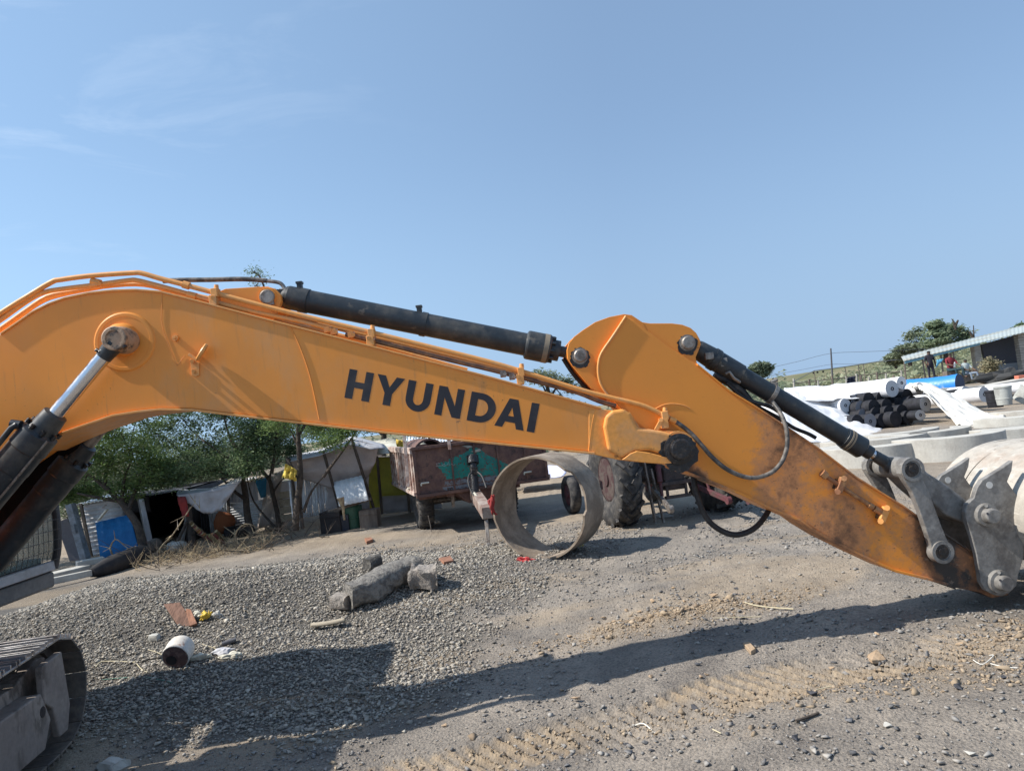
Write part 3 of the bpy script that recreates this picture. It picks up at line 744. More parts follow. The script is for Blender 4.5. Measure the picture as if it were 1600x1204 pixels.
# pipe with clamps on the arm's side
RUSTP = mat('rusty_pipe', (.30, .13, .06), .6, .2, col2=(.42, .22, .10), lo=.45, hi=.6, scale=14, var=.2, bump=.002)
pp = MB().tube([B(1287, 741, .05), B(1310, 757, .05), B(1336, 774, .05), B(1352, 784, .055), B(1362, 791, .05)], .0155, 10).build('grease_pipe', RUSTP, stick)
for a, b_, r_ in (((1284, 738, .05), (1291, 744, .05), .028), ((1366, 794, .05), (1377, 800, .05), .024), ((1357, 788, .05), (1364, 792, .05), .022)): MB().cyl(B(*a), B(*b_), r_, n=8).build('pipe_coupling', RUSTP, pp, bevel=.002)
for x, y in ((1315, 757), (1382, 803)):
    m = MB(); m.beam(B(x + 3, y - 11, .045), B(x - 6, y + 12, .045), .045, .045, BN); m.cyl(B(x + 4, y - 10, .0), B(x + 4, y - 10, .08), .02, n=8); m.cyl(B(x - 6, y + 11, .0), B(x - 6, y + 11, .08), .02, n=8)
    m.build('pipe_clamp', RUSTP if x < 1350 else PIPEM, stick, bevel=.006)
    m = MB(); m.beam(B(x - 9, y - 9, .05), B(x - 13, y + 6, .06), .012, .012, BN); m.build('clamp_strap', GREASE, stick)
# hoses
def hose(pts, r=.016, mt=HOSEG, par=stick, name='hose'):
    return MB().tube([B(x, y, w) for x, y, w in pts], r, 10, sub=6).build(name, mt, par)
hose([(1052, 656, .03), (1068, 667, .02), (1083, 680, .01), (1097, 696, .0), (1112, 713, .0), (1133, 731, .0), (1158, 743, .01), (1181, 746, .02), (1205, 738, .03), (1221, 722, .04), (1229, 701, .04), (1230, 680, .045), (1226, 660, .06), (1217, 641, .12), (1207, 628, .18)], .0155, HOSEG)
hose([(1082, 722, .3), (1084, 750, .28), (1090, 776, .27), (1102, 806, .27), (1121, 825, .27), (1147, 835, .27), (1172, 829, .28), (1189, 815, .3), (1203, 794, .33)], .021, RUBBER)
hose([(1120, 596, .3), (1140, 612, .3), (1165, 625, .3), (1182, 634, .3), (1215, 652, .3), (1240, 668, .3), (1262, 677, .28), (1275, 684, .27)], .014, RUBBER)
hose([(1135, 598, .2), (1155, 616, .22), (1172, 626, .22), (1200, 634, .22), (1220, 645, .24)], .014, RUBBER)

# --- arm cylinder
A0 = B(447, 464, .25); A1 = B(897, 553, .25); ad = (A1 - A0).normalized(); AL = (A1 - A0).length
def at(px_, py_, w_=.25, a=A0, d=ad): return (B(px_, py_, w_) - a).dot(d)
t1 = at(820, 540); t2 = at(857, 547)
m = MB(); m.lathe(A0, ad, [(-.03, .05), (.0, .078), (.02, .084), (.10, .084), (.10, .088), (.16, .088), (.16, .082), (t1, .082), (t1 + .01, .10), (t1 + .02, .104), (t1 + .17, .104), (t1 + .18, .098), (t1 + .19, .075), (t1 + .25, .075), (t1 + .25, .05)], 40)
m.cyl(B(420, 463, .16) , B(420, 463, .16) - BN * .17, .06); m.beam(B(420, 463, .25), A0, .1, .09)
ac = m.build('arm_cylinder', BLACKP, EX)
MB().lathe(A0, ad, [(t1 + .24, .04), (AL - .06, .04)], 24).build('piston_rod', BLACKP, ac)
MB().cyl(B(907, 556, .16), B(907, 556, .16) - BN * .18, .062).build('rod_eye', BLACKP, ac)
m = MB()
for a in range(10):
    q = 2 * PI * a / 10; u = ad.orthogonal().normalized(); v = ad.cross(u); c = A0 + ad * (t1 + .18) + (u * math.cos(q) + v * math.sin(q)) * .088; m.cyl(c, c + ad * .03, .011, n=6)
m.build('gland_bolt', BLACKP, ac)
m = MB(); m.lathe(A0, ad, [(t1 + .13, .1055), (t1 + .165, .1055)], 32); m.build('gland_band', mat('dusty_band', (.22, .18, .13), .7), ac)
for x in (474, 661):
    t = at(x, 470 + (x - 447) * .197); m = MB(); m.lathe(A0, ad, [(t - .02, .0825), (t - .02, .088), (t + .02, .088), (t + .02, .0825)], 32)
    c = A0 + ad * t + Vector((-.02, 0, .10)); m.box(c, (.035, .04, .055)); m.box(c + Vector((0, 0, .03)), (.045, .05, .016)); m.build('hose_clamp', BLACKP, ac, bevel=.002)
m = MB(); m.box(B(445, 459, .25), (.06, .07, .07)); m.cyl(B(446, 456, .25), B(446, 464, .25), .025, n=8); m.build('port_block', STEEL, ac, bevel=.004)
# dark tube stands in for the far ear plate's edge in shade
hose([(880, 560, .3), (893, 580, .3), (908, 598, .3), (922, 612, .3)], .016, RUBBER, ac)

# --- bucket cylinder
C0 = B(1090, 546, .25); C1 = B(1392, 727, .25); cd = (C1 - C0).normalized(); CL = (C1 - C0).length
def ct(x, y): return (B(x, y, .25) - C0).dot(cd)
u1, u2, u3 = ct(1316, 682), ct(1346, 700), ct(1360, 708)
m = MB(); m.lathe(C0, cd, [(-.04, .055), (0, .07), (.12, .078), (.12, .084), (.16, .084), (.17, .078), (.36, .078), (.36, .068), (u1, .068), (u1, .072), (u1 + .01, .072), (u1 + .012, .076), (u2, .080), (u2 + .01, .07), (u2 + .012, .05), (u3, .05), (u3, .03)], 36)
m.cyl(B(1075, 535.5, .16), B(1075, 535.5, .16) - BN * .18, .055); m.beam(B(1075, 536, .25), B(1095, 549, .25), .10, .09)
bc = m.build('bucket_cylinder', BLACKP, EX)
MB().lathe(C0, cd, [(u3 - .02, .034), (u3 + .035, .034)], 24).build('piston_rod', CHROME, bc)
m = MB(); m.lathe(C0, cd, [(u3 + .03, .042), (CL - .05, .045), (CL - .02, .06), (CL + .06, .07)], 24); m.cyl(B(1425, 733, .1), B(1425, 733, .1) - BN * .28, .072); m.build('rod_eye', BLACKP, bc)
for t in (u1 + .035, u1 + .055): MB().lathe(C0, cd, [(t, .073), (t, .0805), (t + .012, .0805), (t + .012, .073)], 30).build('gland_band', mat('dusty_band', (.22, .18, .13), .7), bc)
m = MB(); c = B(1209, 601, .25); m.box(c, (.05, .05, .035)); m.cyl(c + Vector((-.02, 0, .02)), c + Vector((.03, 0, .035)), .014, n=8); m.build('hose_clamp', STEEL, bc, bevel=.004)
m = MB(); m.lathe(C0, cd, [(ct(1207, 614) - .015, .0685), (ct(1207, 614) - .015, .073), (ct(1207, 614) + .015, .073), (ct(1207, 614) + .015, .0685)], 30); m.build('clamp_band', STEEL, bc)
m = MB(); m.tube([B(1134, 584, .16), B(1140, 581, .15), B(1146, 590, .15), B(1156, 597, .17)], .012, 8); m.box(B(1108, 556, .17), (.06, .03, .05)); m.box(B(1130, 566, .2), (.05, .05, .06)); m.build('port_fitting', STEEL, bc, bevel=.003)
m = MB(); m.tube([B(1116, 585, .25), B(1140, 598, .25), B(1160, 612, .25), B(1172, 628, .25), B(1182, 634, .25)], .03, 8); m.build('hose_bundle', RUBBER, bc)

# --- bucket linkage
lk = [(1440, 745), (1436, 728), (1428, 717), (1416, 717), (1407, 726), (1407, 740), (1413, 750), (1425, 768), (1436, 795), (1448, 830), (1455, 852), (1456, 868), (1464, 878), (1477, 880), (1487, 872), (1488, 858), (1479, 840), (1470, 818), (1458, 785), (1450, 765)]
for k, w0 in enumerate((-.012, .455)):
    off_ = -BN * (w0 + .012); m = MB(); m.plate(lk, w0, w0 + .055, -.012); m.lathe(B(1425, 733, -.012) + off_ - BN * .055, BN, [(0, .082), (.07, .082), (.07, .06), (.062, .055), (.062, 0)], 32)
    m.lathe(B(1472, 862, -.012) + off_ - BN * .055, BN, [(0, .078), (.07, .078), (.07, .055), (.064, .052), (.064, 0)], 32)
    l = m.build('side_link', LINKM, EX, bevel=.006)
    for x, y in ((1425, 733), (1472, 862)):
        m = MB(); m.lathe(B(x, y, -.024) + off_, BN, [(0, .05), (.004, .048), (.004, .0)], 24); m.lathe(B(x, y, -.022) + off_, BN, [(0, .028), (.012, .026), (.012, 0)], 16); m.build('link_pin', GREASE, l)
m = MB()
m.plate([(1432, 718), (1450, 738), (1480, 757), (1512, 782), (1545, 792), (1552, 806), (1542, 818), (1515, 820), (1480, 806), (1455, 785), (1432, 765), (1415, 748)], .12, .38)
m.cyl(B(1540, 804, .06), B(1540, 804, .06) - BN * .38, .078); m.cyl(B(1425, 733, .06), B(1425, 733, .06) - BN * .38, .08)
m.build('bucket_link', LINKM, EX, bevel=.02, segs=3)

# --- bucket
prof = [(3.62, .30), (3.50, .33), (3.36, .40), (3.27, .52), (3.235, .68), (3.26, .85), (3.33, .99), (3.46, 1.12), (3.64, 1.20), (3.85, 1.23), (4.08, 1.21), (4.32, 1.13), (4.56, .98), (4.76, .76), (4.90, .50), (4.97, .25), (5.00, .06)]
def bp_(x, z, w): return Vector((x, 0, z)) + Vector((0, 1, 0)) * 0 + (BO - BN * w) - Vector((BO.x, 0, 0)) + (BU - Vector((BU.x, 0, 0))) * 0
def bucket_pt(x, z, w):
    s_ = (x + .5) / BU.x
    p = BO + BU * s_ - BN * w; return Vector((p.x, p.y, z))
prof = [(a + .13 * (1 if a < 3.9 else max(0, (4.9 - a))), b_ - .10 * max(0, min(1, (b_ - .4) / .7))) for a, b_ in prof]
shell = catmull([Vector((a, 0, b_)) for a, b_ in prof], 4)
W0, W1 = -.32, .86
m = MB(); n = len(shell); nw = 10
V = []; F = []
cen = Vector((4.15, 0, .5))
inn = [p + (cen - p).normalized() * .028 for p in shell]
def wob(p, w): return .006 * math.sin(p.x * 9 + w * 7) + .005 * math.sin(p.z * 13 + w * 11)
for lay in (shell, inn):
    for p in lay:
        for j in range(nw + 1):
            w_ = W0 + (W1 - W0) * j / nw; d_ = (p - cen).normalized() * wob(p, w_); V.append(bucket_pt(p.x + d_.x, p.z + d_.z, w_))
K = n * (nw + 1)
for i in range(n - 1):
    for j in range(nw):
        a = i * (nw + 1) + j; F.append((a, a + 1, a + nw + 2, a + nw + 1)); F.append((K + a, K + a + nw + 1, K + a + nw + 2, K + a + 1))
for i in range(n - 1):
    a = i * (nw + 1); F.append((a, a + nw + 1, K + a + nw + 1, K + a)); b_ = a + nw; F.append((b_, K + b_, K + b_ + nw + 1, b_ + nw + 1))
for j in range(nw):
    F.append((j, K + j, K + j + 1, j + 1)); a = (n - 1) * (nw + 1) + j; F.append((a, a + 1, K + a + 1, K + a))
m.add(V, F, True)
bucket = m.build('bucket', BUCK, EX)
md = bucket.modifiers.new('es', 'EDGE_SPLIT'); md.split_angle = math.radians(40)
for w_, nm in ((W0 - .02, 'side_plate'), (W1 + .02, 'side_plate')):
    m = MB(); P = [bucket_pt(p.x, p.z, w_) for p in shell] + [bucket_pt(4.6, .02, w_), bucket_pt(4.1, .1, w_)]
    m.prism(P, -BN * (.028 if w_ < 0 else -.028)); m.build(nm, BUCK, bucket, bevel=.004)
for wa, wb in ((.12, .40), (.58, .74)):
    V = []; F = []; P = shell[8:-14]; k = len(P)
    for p in P:
        q = (p - cen).normalized()
        for d_, w_ in ((.002, wa), (.011, wa + .02), (.011, wb - .02), (.002, wb)): z_ = p + q * d_; V.append(bucket_pt(z_.x, z_.z, w_))
    for i in range(k - 1):
        for j in range(3): F.append((i * 4 + j, i * 4 + j + 1, i * 4 + j + 5, i * 4 + j + 4))
    F += [(0, 1, 2, 3), ((k - 1) * 4, (k - 1) * 4 + 3, (k - 1) * 4 + 2, (k - 1) * 4 + 1)]
    m = MB(); m.add(V, F); m.build('wear_strip', BUCK, bucket)
m = MB()
for k in range(5):
    w_ = W0 + .08 + k * .255; a = bucket_pt(4.99, .12, w_); b_ = bucket_pt(5.03, -.08, w_); m.beam(a, b_, .07, .05, BN)
m.build('teeth', BUCK, bucket, bevel=.006)
eo = [(1508, 800), (1511, 788), (1522, 778), (1527, 762), (1535, 750), (1548, 742), (1566, 731), (1583, 719), (1581, 735), (1574, 752), (1600, 790), (1600, 870), (1592, 895), (1588, 915), (1577, 926), (1566, 931), (1553, 929), (1541, 922), (1533, 910), (1530, 890), (1526, 865), (1519, 838), (1511, 815)]
for k, w0 in enumerate((.0, .455)):
    m = MB(); m.plate(eo, w0, w0 + .045, .0); e_ = m.build('bucket_ear', LINKM, bucket, bevel=.005)
    if k == 0:
        for x, y, r in ((1540, 804, 1.), (1560, 908, 1.)):
            m = MB(); m.lathe(B(x, y, .0), BN, [(0, .082), (.03, .078), (.032, .055), (.085, .052), (.09, .044), (.09, .0)], 30); m.cyl(B(x + 1, y - 14, -.01), B(x + 1, y - 14, -.05), .012, n=6); m.build('bucket_pin', LINKM, bucket, bevel=.002)
            m = MB(); m.cyl(B(x + 3, y - 2, -.0905), B(x + 3, y - 2, -.094), .008, n=10); m.build('pin_hole', DECAL, bucket)
for w0 in (-.003, .452):
    m = MB(); m.lathe(B(1546, 757.5, -.003) - BN * (w0 + .003), BN, [(0, .024), (.0012, .024), (.0012, 0)], 20); m.build('ear_hole', mat('pale_dust', (.62, .6, .56), .9), bucket)

# --- boom cylinders
def boom_cyl(w_axis, pin_w0, pin_w1, visible_pin):
    P0 = B(185, 530, -.13) - BN * (w_axis + .13)
    wv = w_axis
    e1 = B(66, 672, -.13) - BN * (w_axis + .13); d = (e1 - P0).normalized()
    L1 = (e1 - P0).length + (0 if visible_pin else .28)
    rod = MB(); rod.lathe(P0, d, [(.07, .047), (L1 - .02, .047)], 30)
    m = MB(); m.lathe(P0, d, [(L1 - .14, .05), (L1 - .13, .075), (L1 - .02, .085), (L1, .088), (L1 + .02, .115), (L1 + .14, .118), (L1 + .15, .112), (L1 + .3, .1125), (L1 + .31, .1095), (L1 + .95, .1095), (L1 + 1.0, .05)], 40)
    c = m.build('boom_cylinder', BLACKP, EX)
    rod.build('piston_rod', CHROME if visible_pin else STEEL, c)  # far rod gets a darker steel to stand in for shade under the boom
    m = MB(); m.lathe(P0, d, [(.03, .06), (.05, .06), (.12, .052), (.15, .050)], 26); m.tube([P0 + BN * -.06, P0 + BN * .055], .074, 30); m.build('rod_eye', BLACKP, c)
    u = d.orthogonal().normalized(); v = d.cross(u)
    m = MB()
    for a in range(8):
        q = 2 * PI * a / 8; cc = P0 + d * (L1 - .03) + (u * math.cos(q) + v * math.sin(q)) * .1; m.cyl(cc, cc + d * .03, .014, n=6)
    m.build('gland_bolt', GREASE, c)
    return c, P0, d, L1
c1, P0, dd, L1 = boom_cyl(-.13, 0, 0, True)
MB().lathe(B(185, 530, -.13) + BN * .02, BN, [(-.2, .082), (-.14, .082), (-.12, .088), (-.05, .088), (0, .078), (.045, .078), (.05, .07), (.05, .052), (.038, .05), (.038, .0)], 36).build('pin_cap', mat('brown_pin_steel', (.42, .28, .18), .65, .0, col2=(.10, .08, .065), lo=.5, hi=.62, scale=18, bump=.003), c1)
m = MB(); m.tube([B(160, 553, -.17), B(152, 546, -.17), B(150, 549, -.17)], .012, 8); m.cyl(B(194, 540, -.2), B(196, 543, -.2), .016, n=6); m.build('grease_fitting', GREASE, c1)
m = MB(); m.tube([B(27, 663, -.22), B(18, 668, -.22), B(-20, 715, -.22), B(-70, 780, -.22)], .018, 10); m.cyl(B(33, 664, -.2), B(18, 662, -.2), .03, n=10); m.build('cylinder_pipe', BLACKP, c1)
m = MB(); m.tube([P0 + dd * (L1 + .05) - BN * .0 + Vector((.10, -.06, -.04)), P0 + dd * (L1 + .9) + Vector((.10, -.06, -.04))], .008, 6); m.build('thin_pipe', STEEL, c1)
c2, Q0, d2, L2 = boom_cyl(.60, 0, 0, False)
# guard plate beside the far cylinder, the broad dark shape under the boom
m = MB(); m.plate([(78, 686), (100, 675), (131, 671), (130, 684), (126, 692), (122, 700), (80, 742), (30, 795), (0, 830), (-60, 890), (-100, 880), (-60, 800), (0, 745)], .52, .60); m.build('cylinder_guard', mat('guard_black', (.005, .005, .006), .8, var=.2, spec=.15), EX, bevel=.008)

# --- upper body, cab, undercarriage
HB = Vector((-4.95, 4.75, 0)); RZ = Matrix.Rotation(PHI, 3, 'Z')
def hp(x, y, z): return HB + RZ @ Vector((x, y, z))
m = MB(); m.box(hp(-1.0, .1, 1.05), (3.6, 2.5, .22), RZ); m.box(hp(-1.15, -.92, 1.6), (3.1, .9, 1.0), RZ); m.box(hp(-1.7, .3, 1.65), (2.0, 1.2, 1.0), RZ); m.box(hp(.75, -.82, 1.6), (1.1, 1.2, 1.3), RZ)  # forward box added out of view, oversized to shade the lower-left ground
hs_ = m.build('engine_housing_and_shade_box', ORANGE, EX, bevel=.03)
m = MB(); m.prism([hp(-3.0 - .35 * math.sin(PI * i / 12), -1.25 + 2.7 * i / 12, .95) for i in range(13)] + [hp(-2.6, 1.45, .95), hp(-2.6, -1.25, .95)], (0, 0, 1.0)); m.build('counterweight', CABM, EX, bevel=.04)
MB().cyl(hp(-.9, .1, .72), hp(-.9, .1, .95), .62, n=40).build('swing_ring', TFRAME, EX)

# cab: front face at local x = 0, right side (towards the boom) at y = 0, 1 m wide
CF = B(-34, 900, .66); CF = Vector((CF.x, CF.y, 0)); CR = Matrix.Rotation(PHI, 3, 'Z')
def cp(x, y, z): return CF + CR @ Vector((x, y, z))
CW = 1.0
def fx(z): return float(np.interp(z, [.78, .9, 1.1, 1.35, 1.62, 2.0, 2.6, 2.85], [-.10, -.03, .02, .03, .01, -.03, -.06, -.08]))
m = MB(); m.prism([cp(-1.75, -.02, .80), cp(-.12, -.02, .80), cp(-.05, -.02, .90), cp(-.05, -.02, .97), cp(-1.75, -.02, .97)], CR @ Vector((0, CW + .04, 0)))
cab = m.build('cab', CABM, EX, bevel=.012)
m = MB(); m.prism([cp(-.05, -.03, .90), cp(.0, -.03, .91), cp(.0, -.03, .985), cp(-.05, -.03, .985)], CR @ Vector((0, CW + .06, 0))); m.build('floor_trim', GREYP, cab, bevel=.006)
m = MB(); m.prism([cp(-.04, -.03, .89), cp(-.04, -.03, .76), cp(-.3, -.03, .70), cp(-.6, -.03, .72), cp(-.6, -.03, .89)], CR @ Vector((0, CW + .06, 0))); m.build('front_skirt', mat('skirt_grey', (.13, .125, .12), .7, col2=(.18, .17, .16), lo=.45, hi=.6, scale=5), cab, bevel=.02)
m = MB(); m.prism([cp(-1.75, 0, 2.80), cp(fx(2.8), 0, 2.80), cp(fx(2.85), 0, 2.88), cp(-.5, 0, 2.95), cp(-1.75, 0, 2.95)], CR @ Vector((0, CW, 0))); m.build('cab_roof', CABM, cab, bevel=.03)
m = MB(); m.box(cp(-1.72, CW / 2, 1.9), (.06, CW, 1.9), CR); m.build('rear_wall', CABM, cab, bevel=.02)
for y in (0, CW):
    m = MB(); m.tube([cp(fx(z), y, z) for z in (.92, 1.1, 1.35, 1.62, 1.8, 2.0, 2.3, 2.6, 2.82)], .034, 10, sub=3); m.build('front_pillar', CABM, cab)
    MB().beam(cp(-1.0, y, .95), cp(-1.05, y, 2.85), .08, .07).build('door_pillar', CABM, cab, bevel=.01)
    MB().beam(cp(-1.7, y, 1.62), cp(fx(1.62) - .02, y, 1.62), .05, .06).build('side_rail', CABM, cab, bevel=.008)
MB().beam(cp(fx(1.5), 0, 1.5), cp(fx(1.5), CW, 1.5), .05, .05).build('front_rail', CABM, cab, bevel=.008)
GLASS, t_, b_ = principled('cab_glass'); b_.inputs['Base Color'].default_value = (.25, .33, .30, 1); b_.inputs['Roughness'].default_value = .05
b_.inputs['Alpha'].default_value = .42; b_.inputs['Specular IOR Level'].default_value = .8
for y in (.012, CW - .012):
    m = MB(); m.prism([cp(-1.68, y, 1.0), cp(-.04, y, 1.0)] + [cp(fx(z) - .01, y, z) for z in (1.1, 1.35, 1.62, 2.0, 2.6, 2.8)] + [cp(-1.68, y, 2.8)], CR @ Vector((0, .006, 0))); m.build('side_window', GLASS, cab)
zz = [1.0, 1.1, 1.22, 1.35, 1.48, 1.62, 1.8, 2.0, 2.3, 2.6, 2.8]
m = MB(); m.grid(lambda u, v: cp(fx(1.0 + 1.8 * v) - .012, .03 + (CW - .06) * u, 1.0 + 1.8 * v), 1, 18); m.build('front_window', GLASS, cab, solid=.006)
GRI = mat('guard_wire', (.10, .095, .09), .5, .4, var=.2)
m = MB()
for i in range(14):
    y = .04 + i * (CW - .08) / 13; m.tube([cp(fx(z) + .03, y, z) for z in (1.0, 1.1, 1.22, 1.35, 1.48, 1.62, 1.8, 2.0, 2.3, 2.6, 2.8)], .0026, 5)
for j in range(22):
    z = 1.0 + j * .085; m.tube([cp(fx(z) + .036, .02, z), cp(fx(z) + .036, CW - .02, z)], .0026, 5)
m.build('window_guard', GRI, cab)
m = MB(); m.box(cp(-.85, .5, 1.35), (.5, .5, .14), CR); m.box(cp(-1.1, .5, 1.75), (.14, .5, .7), CR); m.build('operator_seat', RUBBER, cab, bevel=.04)
m = MB(); m.box(cp(-.55, .85, 1.3), (.5, .16, .5), CR); m.build('control_console', CABM, cab, bevel=.01)
m = MB(); m.tube([cp(-.25, .45, 1.0), cp(-.2, .42, 1.4), cp(-.28, .42, 1.7)], .014, 8); m.build('travel_lever', CABM, cab)
m = MB(); m.tube([cp(-.2, .68, 1.0), cp(-.2, .68, 1.3)], [.035, .03], 10); m.build('water_bottle', mat('bottle_white', (.7, .72, .72), .4), cab)
m = MB(); m.box(cp(-.9, .5, 1.0), (1.6, .9, .05), CR); m.build('floor_mat', RUBBER, cab)

# tracks: run away from the camera under the body
TH = math.radians(98); TD = Vector((math.cos(TH), math.sin(TH), 0)); TS = Vector((math.sin(TH), -math.cos(TH), 0))
def make_track(c, nm):
    """c: ground centre; TD heading, TS to the right"""
    Lh, R, SW = 1.50, .37, .30
    zc = R + .06
    path = []
    def P(s, z): return c + TD * s + up * z
    N1 = 14
    pts = []
    for i in range(N1 + 1): pts.append((Lh * (1 - 2 * i / N1), zc + R - .035 * math.sin(PI * i / N1)))
    for i in range(1, 7): q = PI / 2 + PI * i / 7; pts.append((-Lh + R * math.cos(q), zc + R * math.sin(q)))
    for i in range(N1 + 1): pts.append((-Lh + 2 * Lh * i / N1, zc - R))
    for i in range(1, 7): q = -PI / 2 + PI * i / 7; pts.append((Lh + R * math.cos(q), zc + R * math.sin(q)))
    m = MB()
    fr = [(-Lh + .1, zc - .12), (-Lh + .3, zc + .18), (Lh - .35, zc + .18), (Lh - .05, zc + .27), (Lh + .06, zc + .25), (Lh + .1, zc - .02), (Lh + .0, zc - .16), (Lh - .2, zc - .24), (-Lh + .3, zc - .24)]
    m.prism([P(s, z) + TS * .17 for s, z in fr], -TS * .34)
    m.prism([P(s, z) + TS * .30 for s, z in [(Lh - .26, zc + .26), (Lh + .02, zc + .28), (Lh + .08, zc - .1), (Lh + .02, zc - .26), (Lh - .1, zc - .26), (Lh - .16, zc - .05), (Lh - .26, zc + .02)]], -TS * .05)
    m.prism([P(s, z) + TS * .30 for s, z in [(-Lh + .2, zc + .10), (Lh - .3, zc + .10), (Lh - .2, zc - .1), (Lh - .3, zc - .26), (-Lh + .3, zc - .26)]], -TS * .14)
    tr = m.build('track_frame', TFRAME, EX, bevel=.01)
    m = MB(); m.lathe(P(Lh, zc) - TS * .1, TS, [(0, R - .07), (.05, R - .07), (.05, R - .03), (.15, R - .03), (.15, R - .07), (.2, R - .07)], 30); m.build('idler', TRACKM, tr)
    m = MB(); m.lathe(P(-Lh, zc) - TS * .1, TS, [(0, R - .12), (.05, R - .12), (.05, R - .04), (.15, R - .04), (.15, R - .12), (.2, R - .12)], 18); m.build('sprocket', TRACKM, tr)
    for i in range(7): MB().lathe(P(-Lh + .4 + i * .37, zc - R + .12) - TS * .17, TS, [(0, .085), (.08, .085), (.08, .06), (.26, .06), (.26, .085), (.34, .085)], 16).build('track_roller', TRACKM, tr)
    m = MB(); m.cyl(P(Lh - .3, zc - .02) + TS * .295, P(Lh - .3, zc - .02) + TS * .303, .035, n=16); m.build('frame_hole', DECAL, tr)
    # chain and shoes
    closed = [P(s, z) for s, z in pts]
    per = [0]
    for i in range(len(closed)): per.append(per[-1] + (closed[(i + 1) % len(closed)] - closed[i]).length)
    n = int(per[-1] / .178); st = per[-1] / n
    def along(t):
        t %= per[-1]
        for i in range(len(closed)):
            if per[i + 1] >= t:
                k = (t - per[i]) / (per[i + 1] - per[i]); a = closed[i]; b_ = closed[(i + 1) % len(closed)]; return a.lerp(b_, k)
    for i in range(n):
        a = along(i * st); b_ = along((i + 1) * st); d = (b_ - a).normalized(); o_ = TS.cross(d); mid = (a + b_) / 2
        if (mid - P(0, zc)).dot(o_) < 0: o_ = -o_
        R3 = Matrix((d, TS, o_)).transposed()
        if R3.determinant() < 0: R3 = Matrix((d, -TS, o_)).transposed()
        m = MB(); m.box(mid, (st * .94, SW * 2, .014), R3)
        for g in (-.42, -.05, .36): m.box(mid + d * st * g + o_ * .019, (.013, SW * 2, .028), R3)
        for sd in (-.11, .11): m.box(mid + TS * sd - o_ * .04, (st * .9, .035, .065), R3)
        top_ = o_.z > .8
        m.build('track_shoe', SHINY if top_ else TRACKM, tr, bevel=.002, segs=1)
    return tr
gz = -.20
TE = Vector((-3.66, 5.50, gz))
make_track(TE - TD * 1.87, 'near')
make_track(TE - TD * 1.87 - TS * 2.3 + TD * 0, 'far')
m = MB(); cc = TE - TD * 1.75 - TS * 1.15; m.box(cc + up * .55, (1.3, 2.3, .3), Matrix((TD, TS, -up)).transposed() if False else Matrix.Rotation(TH, 3, 'Z')); m.cyl(cc + up * .6, cc + up * .98, .5, n=30); m.build('carbody', TFRAME, EX, bevel=.02)
# ------------------------------------------------------------------ shared bits for the yard
def jig(a): return (random.random() - .5) * 2 * a
def wall(m, p, q, h0, h1, h2=None, h3=None, t=.03):
    """upright sheet between ground points p and q"""
    p = Vector(p); q = Vector(q); d = (q - p); n = Vector((-d.y, d.x, 0)).normalized() * t
    a = Vector((p.x, p.y, h0)); b_ = Vector((q.x, q.y, h0 if h2 is None else h2)); c = Vector((q.x, q.y, h1 if h3 is None else h3)); e = Vector((p.x, p.y, h1))
    m.prism([a, b_, c, e], n)
def corr(name, tl, tr, br, bl, waves, amp, vertical, mt, parent, th=.003):
    """corrugated sheet through four corners; ribs upright if vertical"""
    tl, tr, br, bl = [Vector(p) for p in (tl, tr, br, bl)]
    nn = (tr - tl).cross(bl - tl).normalized(); 
    m = MB(); nu, nv = (waves * 6, 3) if vertical else (3, waves * 6)
    def f(u, v):
        p = (bl * (1 - u) + br * u) * (1 - v) + (tl * (1 - u) + tr * u) * v
        k = u if vertical else v
        return p + nn * amp * (math.sin(k * waves * 2 * PI)) 
    m.grid(f, nu, nv); return m.build(name, mt, parent, solid=th)
def cloth(name, tl, tr, br, bl, nu, nv, sag, wr, mt, parent, seed=0, th=.006, folds=0, fdir='u'):
    tl, tr, br, bl = [Vector(p) for p in (tl, tr, br, bl)]
    nn = (tr - tl).cross(bl - tl).normalized(); sc = (tr - tl).length
    m = MB()
    def f(u, v):
        p = (bl * (1 - u) + br * u) * (1 - v) + (tl * (1 - u) + tr * u) * v
        k = float(fbm(u * 4 + seed * 7.3, v * 4 + seed, 4, seed) - .5) * 2
        fo = math.sin((u if fdir == 'u' else v) * folds * 2 * PI + k * 2.2) * wr * .7 if folds else 0
        e = math.sin(PI * u)
        return p + nn * (k * wr + fo) + Vector((0, 0, -sag * e * (1 if v > .5 else .6)))
    m.grid(f, nu, nv); return m.build(name, mt, parent, solid=th)
TIN = mat('weathered_tin', (.60, .62, .66), .55, .0, col2=(.45, .46, .48), lo=.42, hi=.62, scale=2.5, col3=(.25, .15, .10), lo3=.62, hi3=.72, scale3=4, var=.12)
TINW = mat('pale_tin', (.74, .78, .81), .55, .0, col2=(.58, .61, .64), lo=.45, hi=.65, scale=3, col3=(.3, .22, .17), lo3=.66, hi3=.76, scale3=5, var=.1)
DARKC = mat('dark_tarpaulin', (.018, .017, .02), .8, col2=(.035, .03, .03), lo=.45, hi=.6, scale=3)
GREYT = mat('grey_tarpaulin', (.47, .43, .42), .8, col2=(.34, .31, .31), lo=.42, hi=.62, scale=2.2, var=.12, bump=.01, bscale=7)
PALET = mat('pale_tarpaulin', (.50, .50, .52), .8, col2=(.36, .35, .36), lo=.42, hi=.62, scale=2.2, var=.1, bump=.01, bscale=8)
CREAM = mat('cream_sheet', (.62, .60, .50), .8, col2=(.45, .42, .34), lo=.42, hi=.62, scale=3, var=.1, bump=.01, bscale=9)
BLUEM = mat('blue_sheet', (.02, .17, .42), .6, col2=(.018, .13, .33), lo=.42, hi=.62, scale=3, var=.12, spec=.25)
BLUEC = mat('blue_cloth', (.04, .20, .34), .9, var=.15)
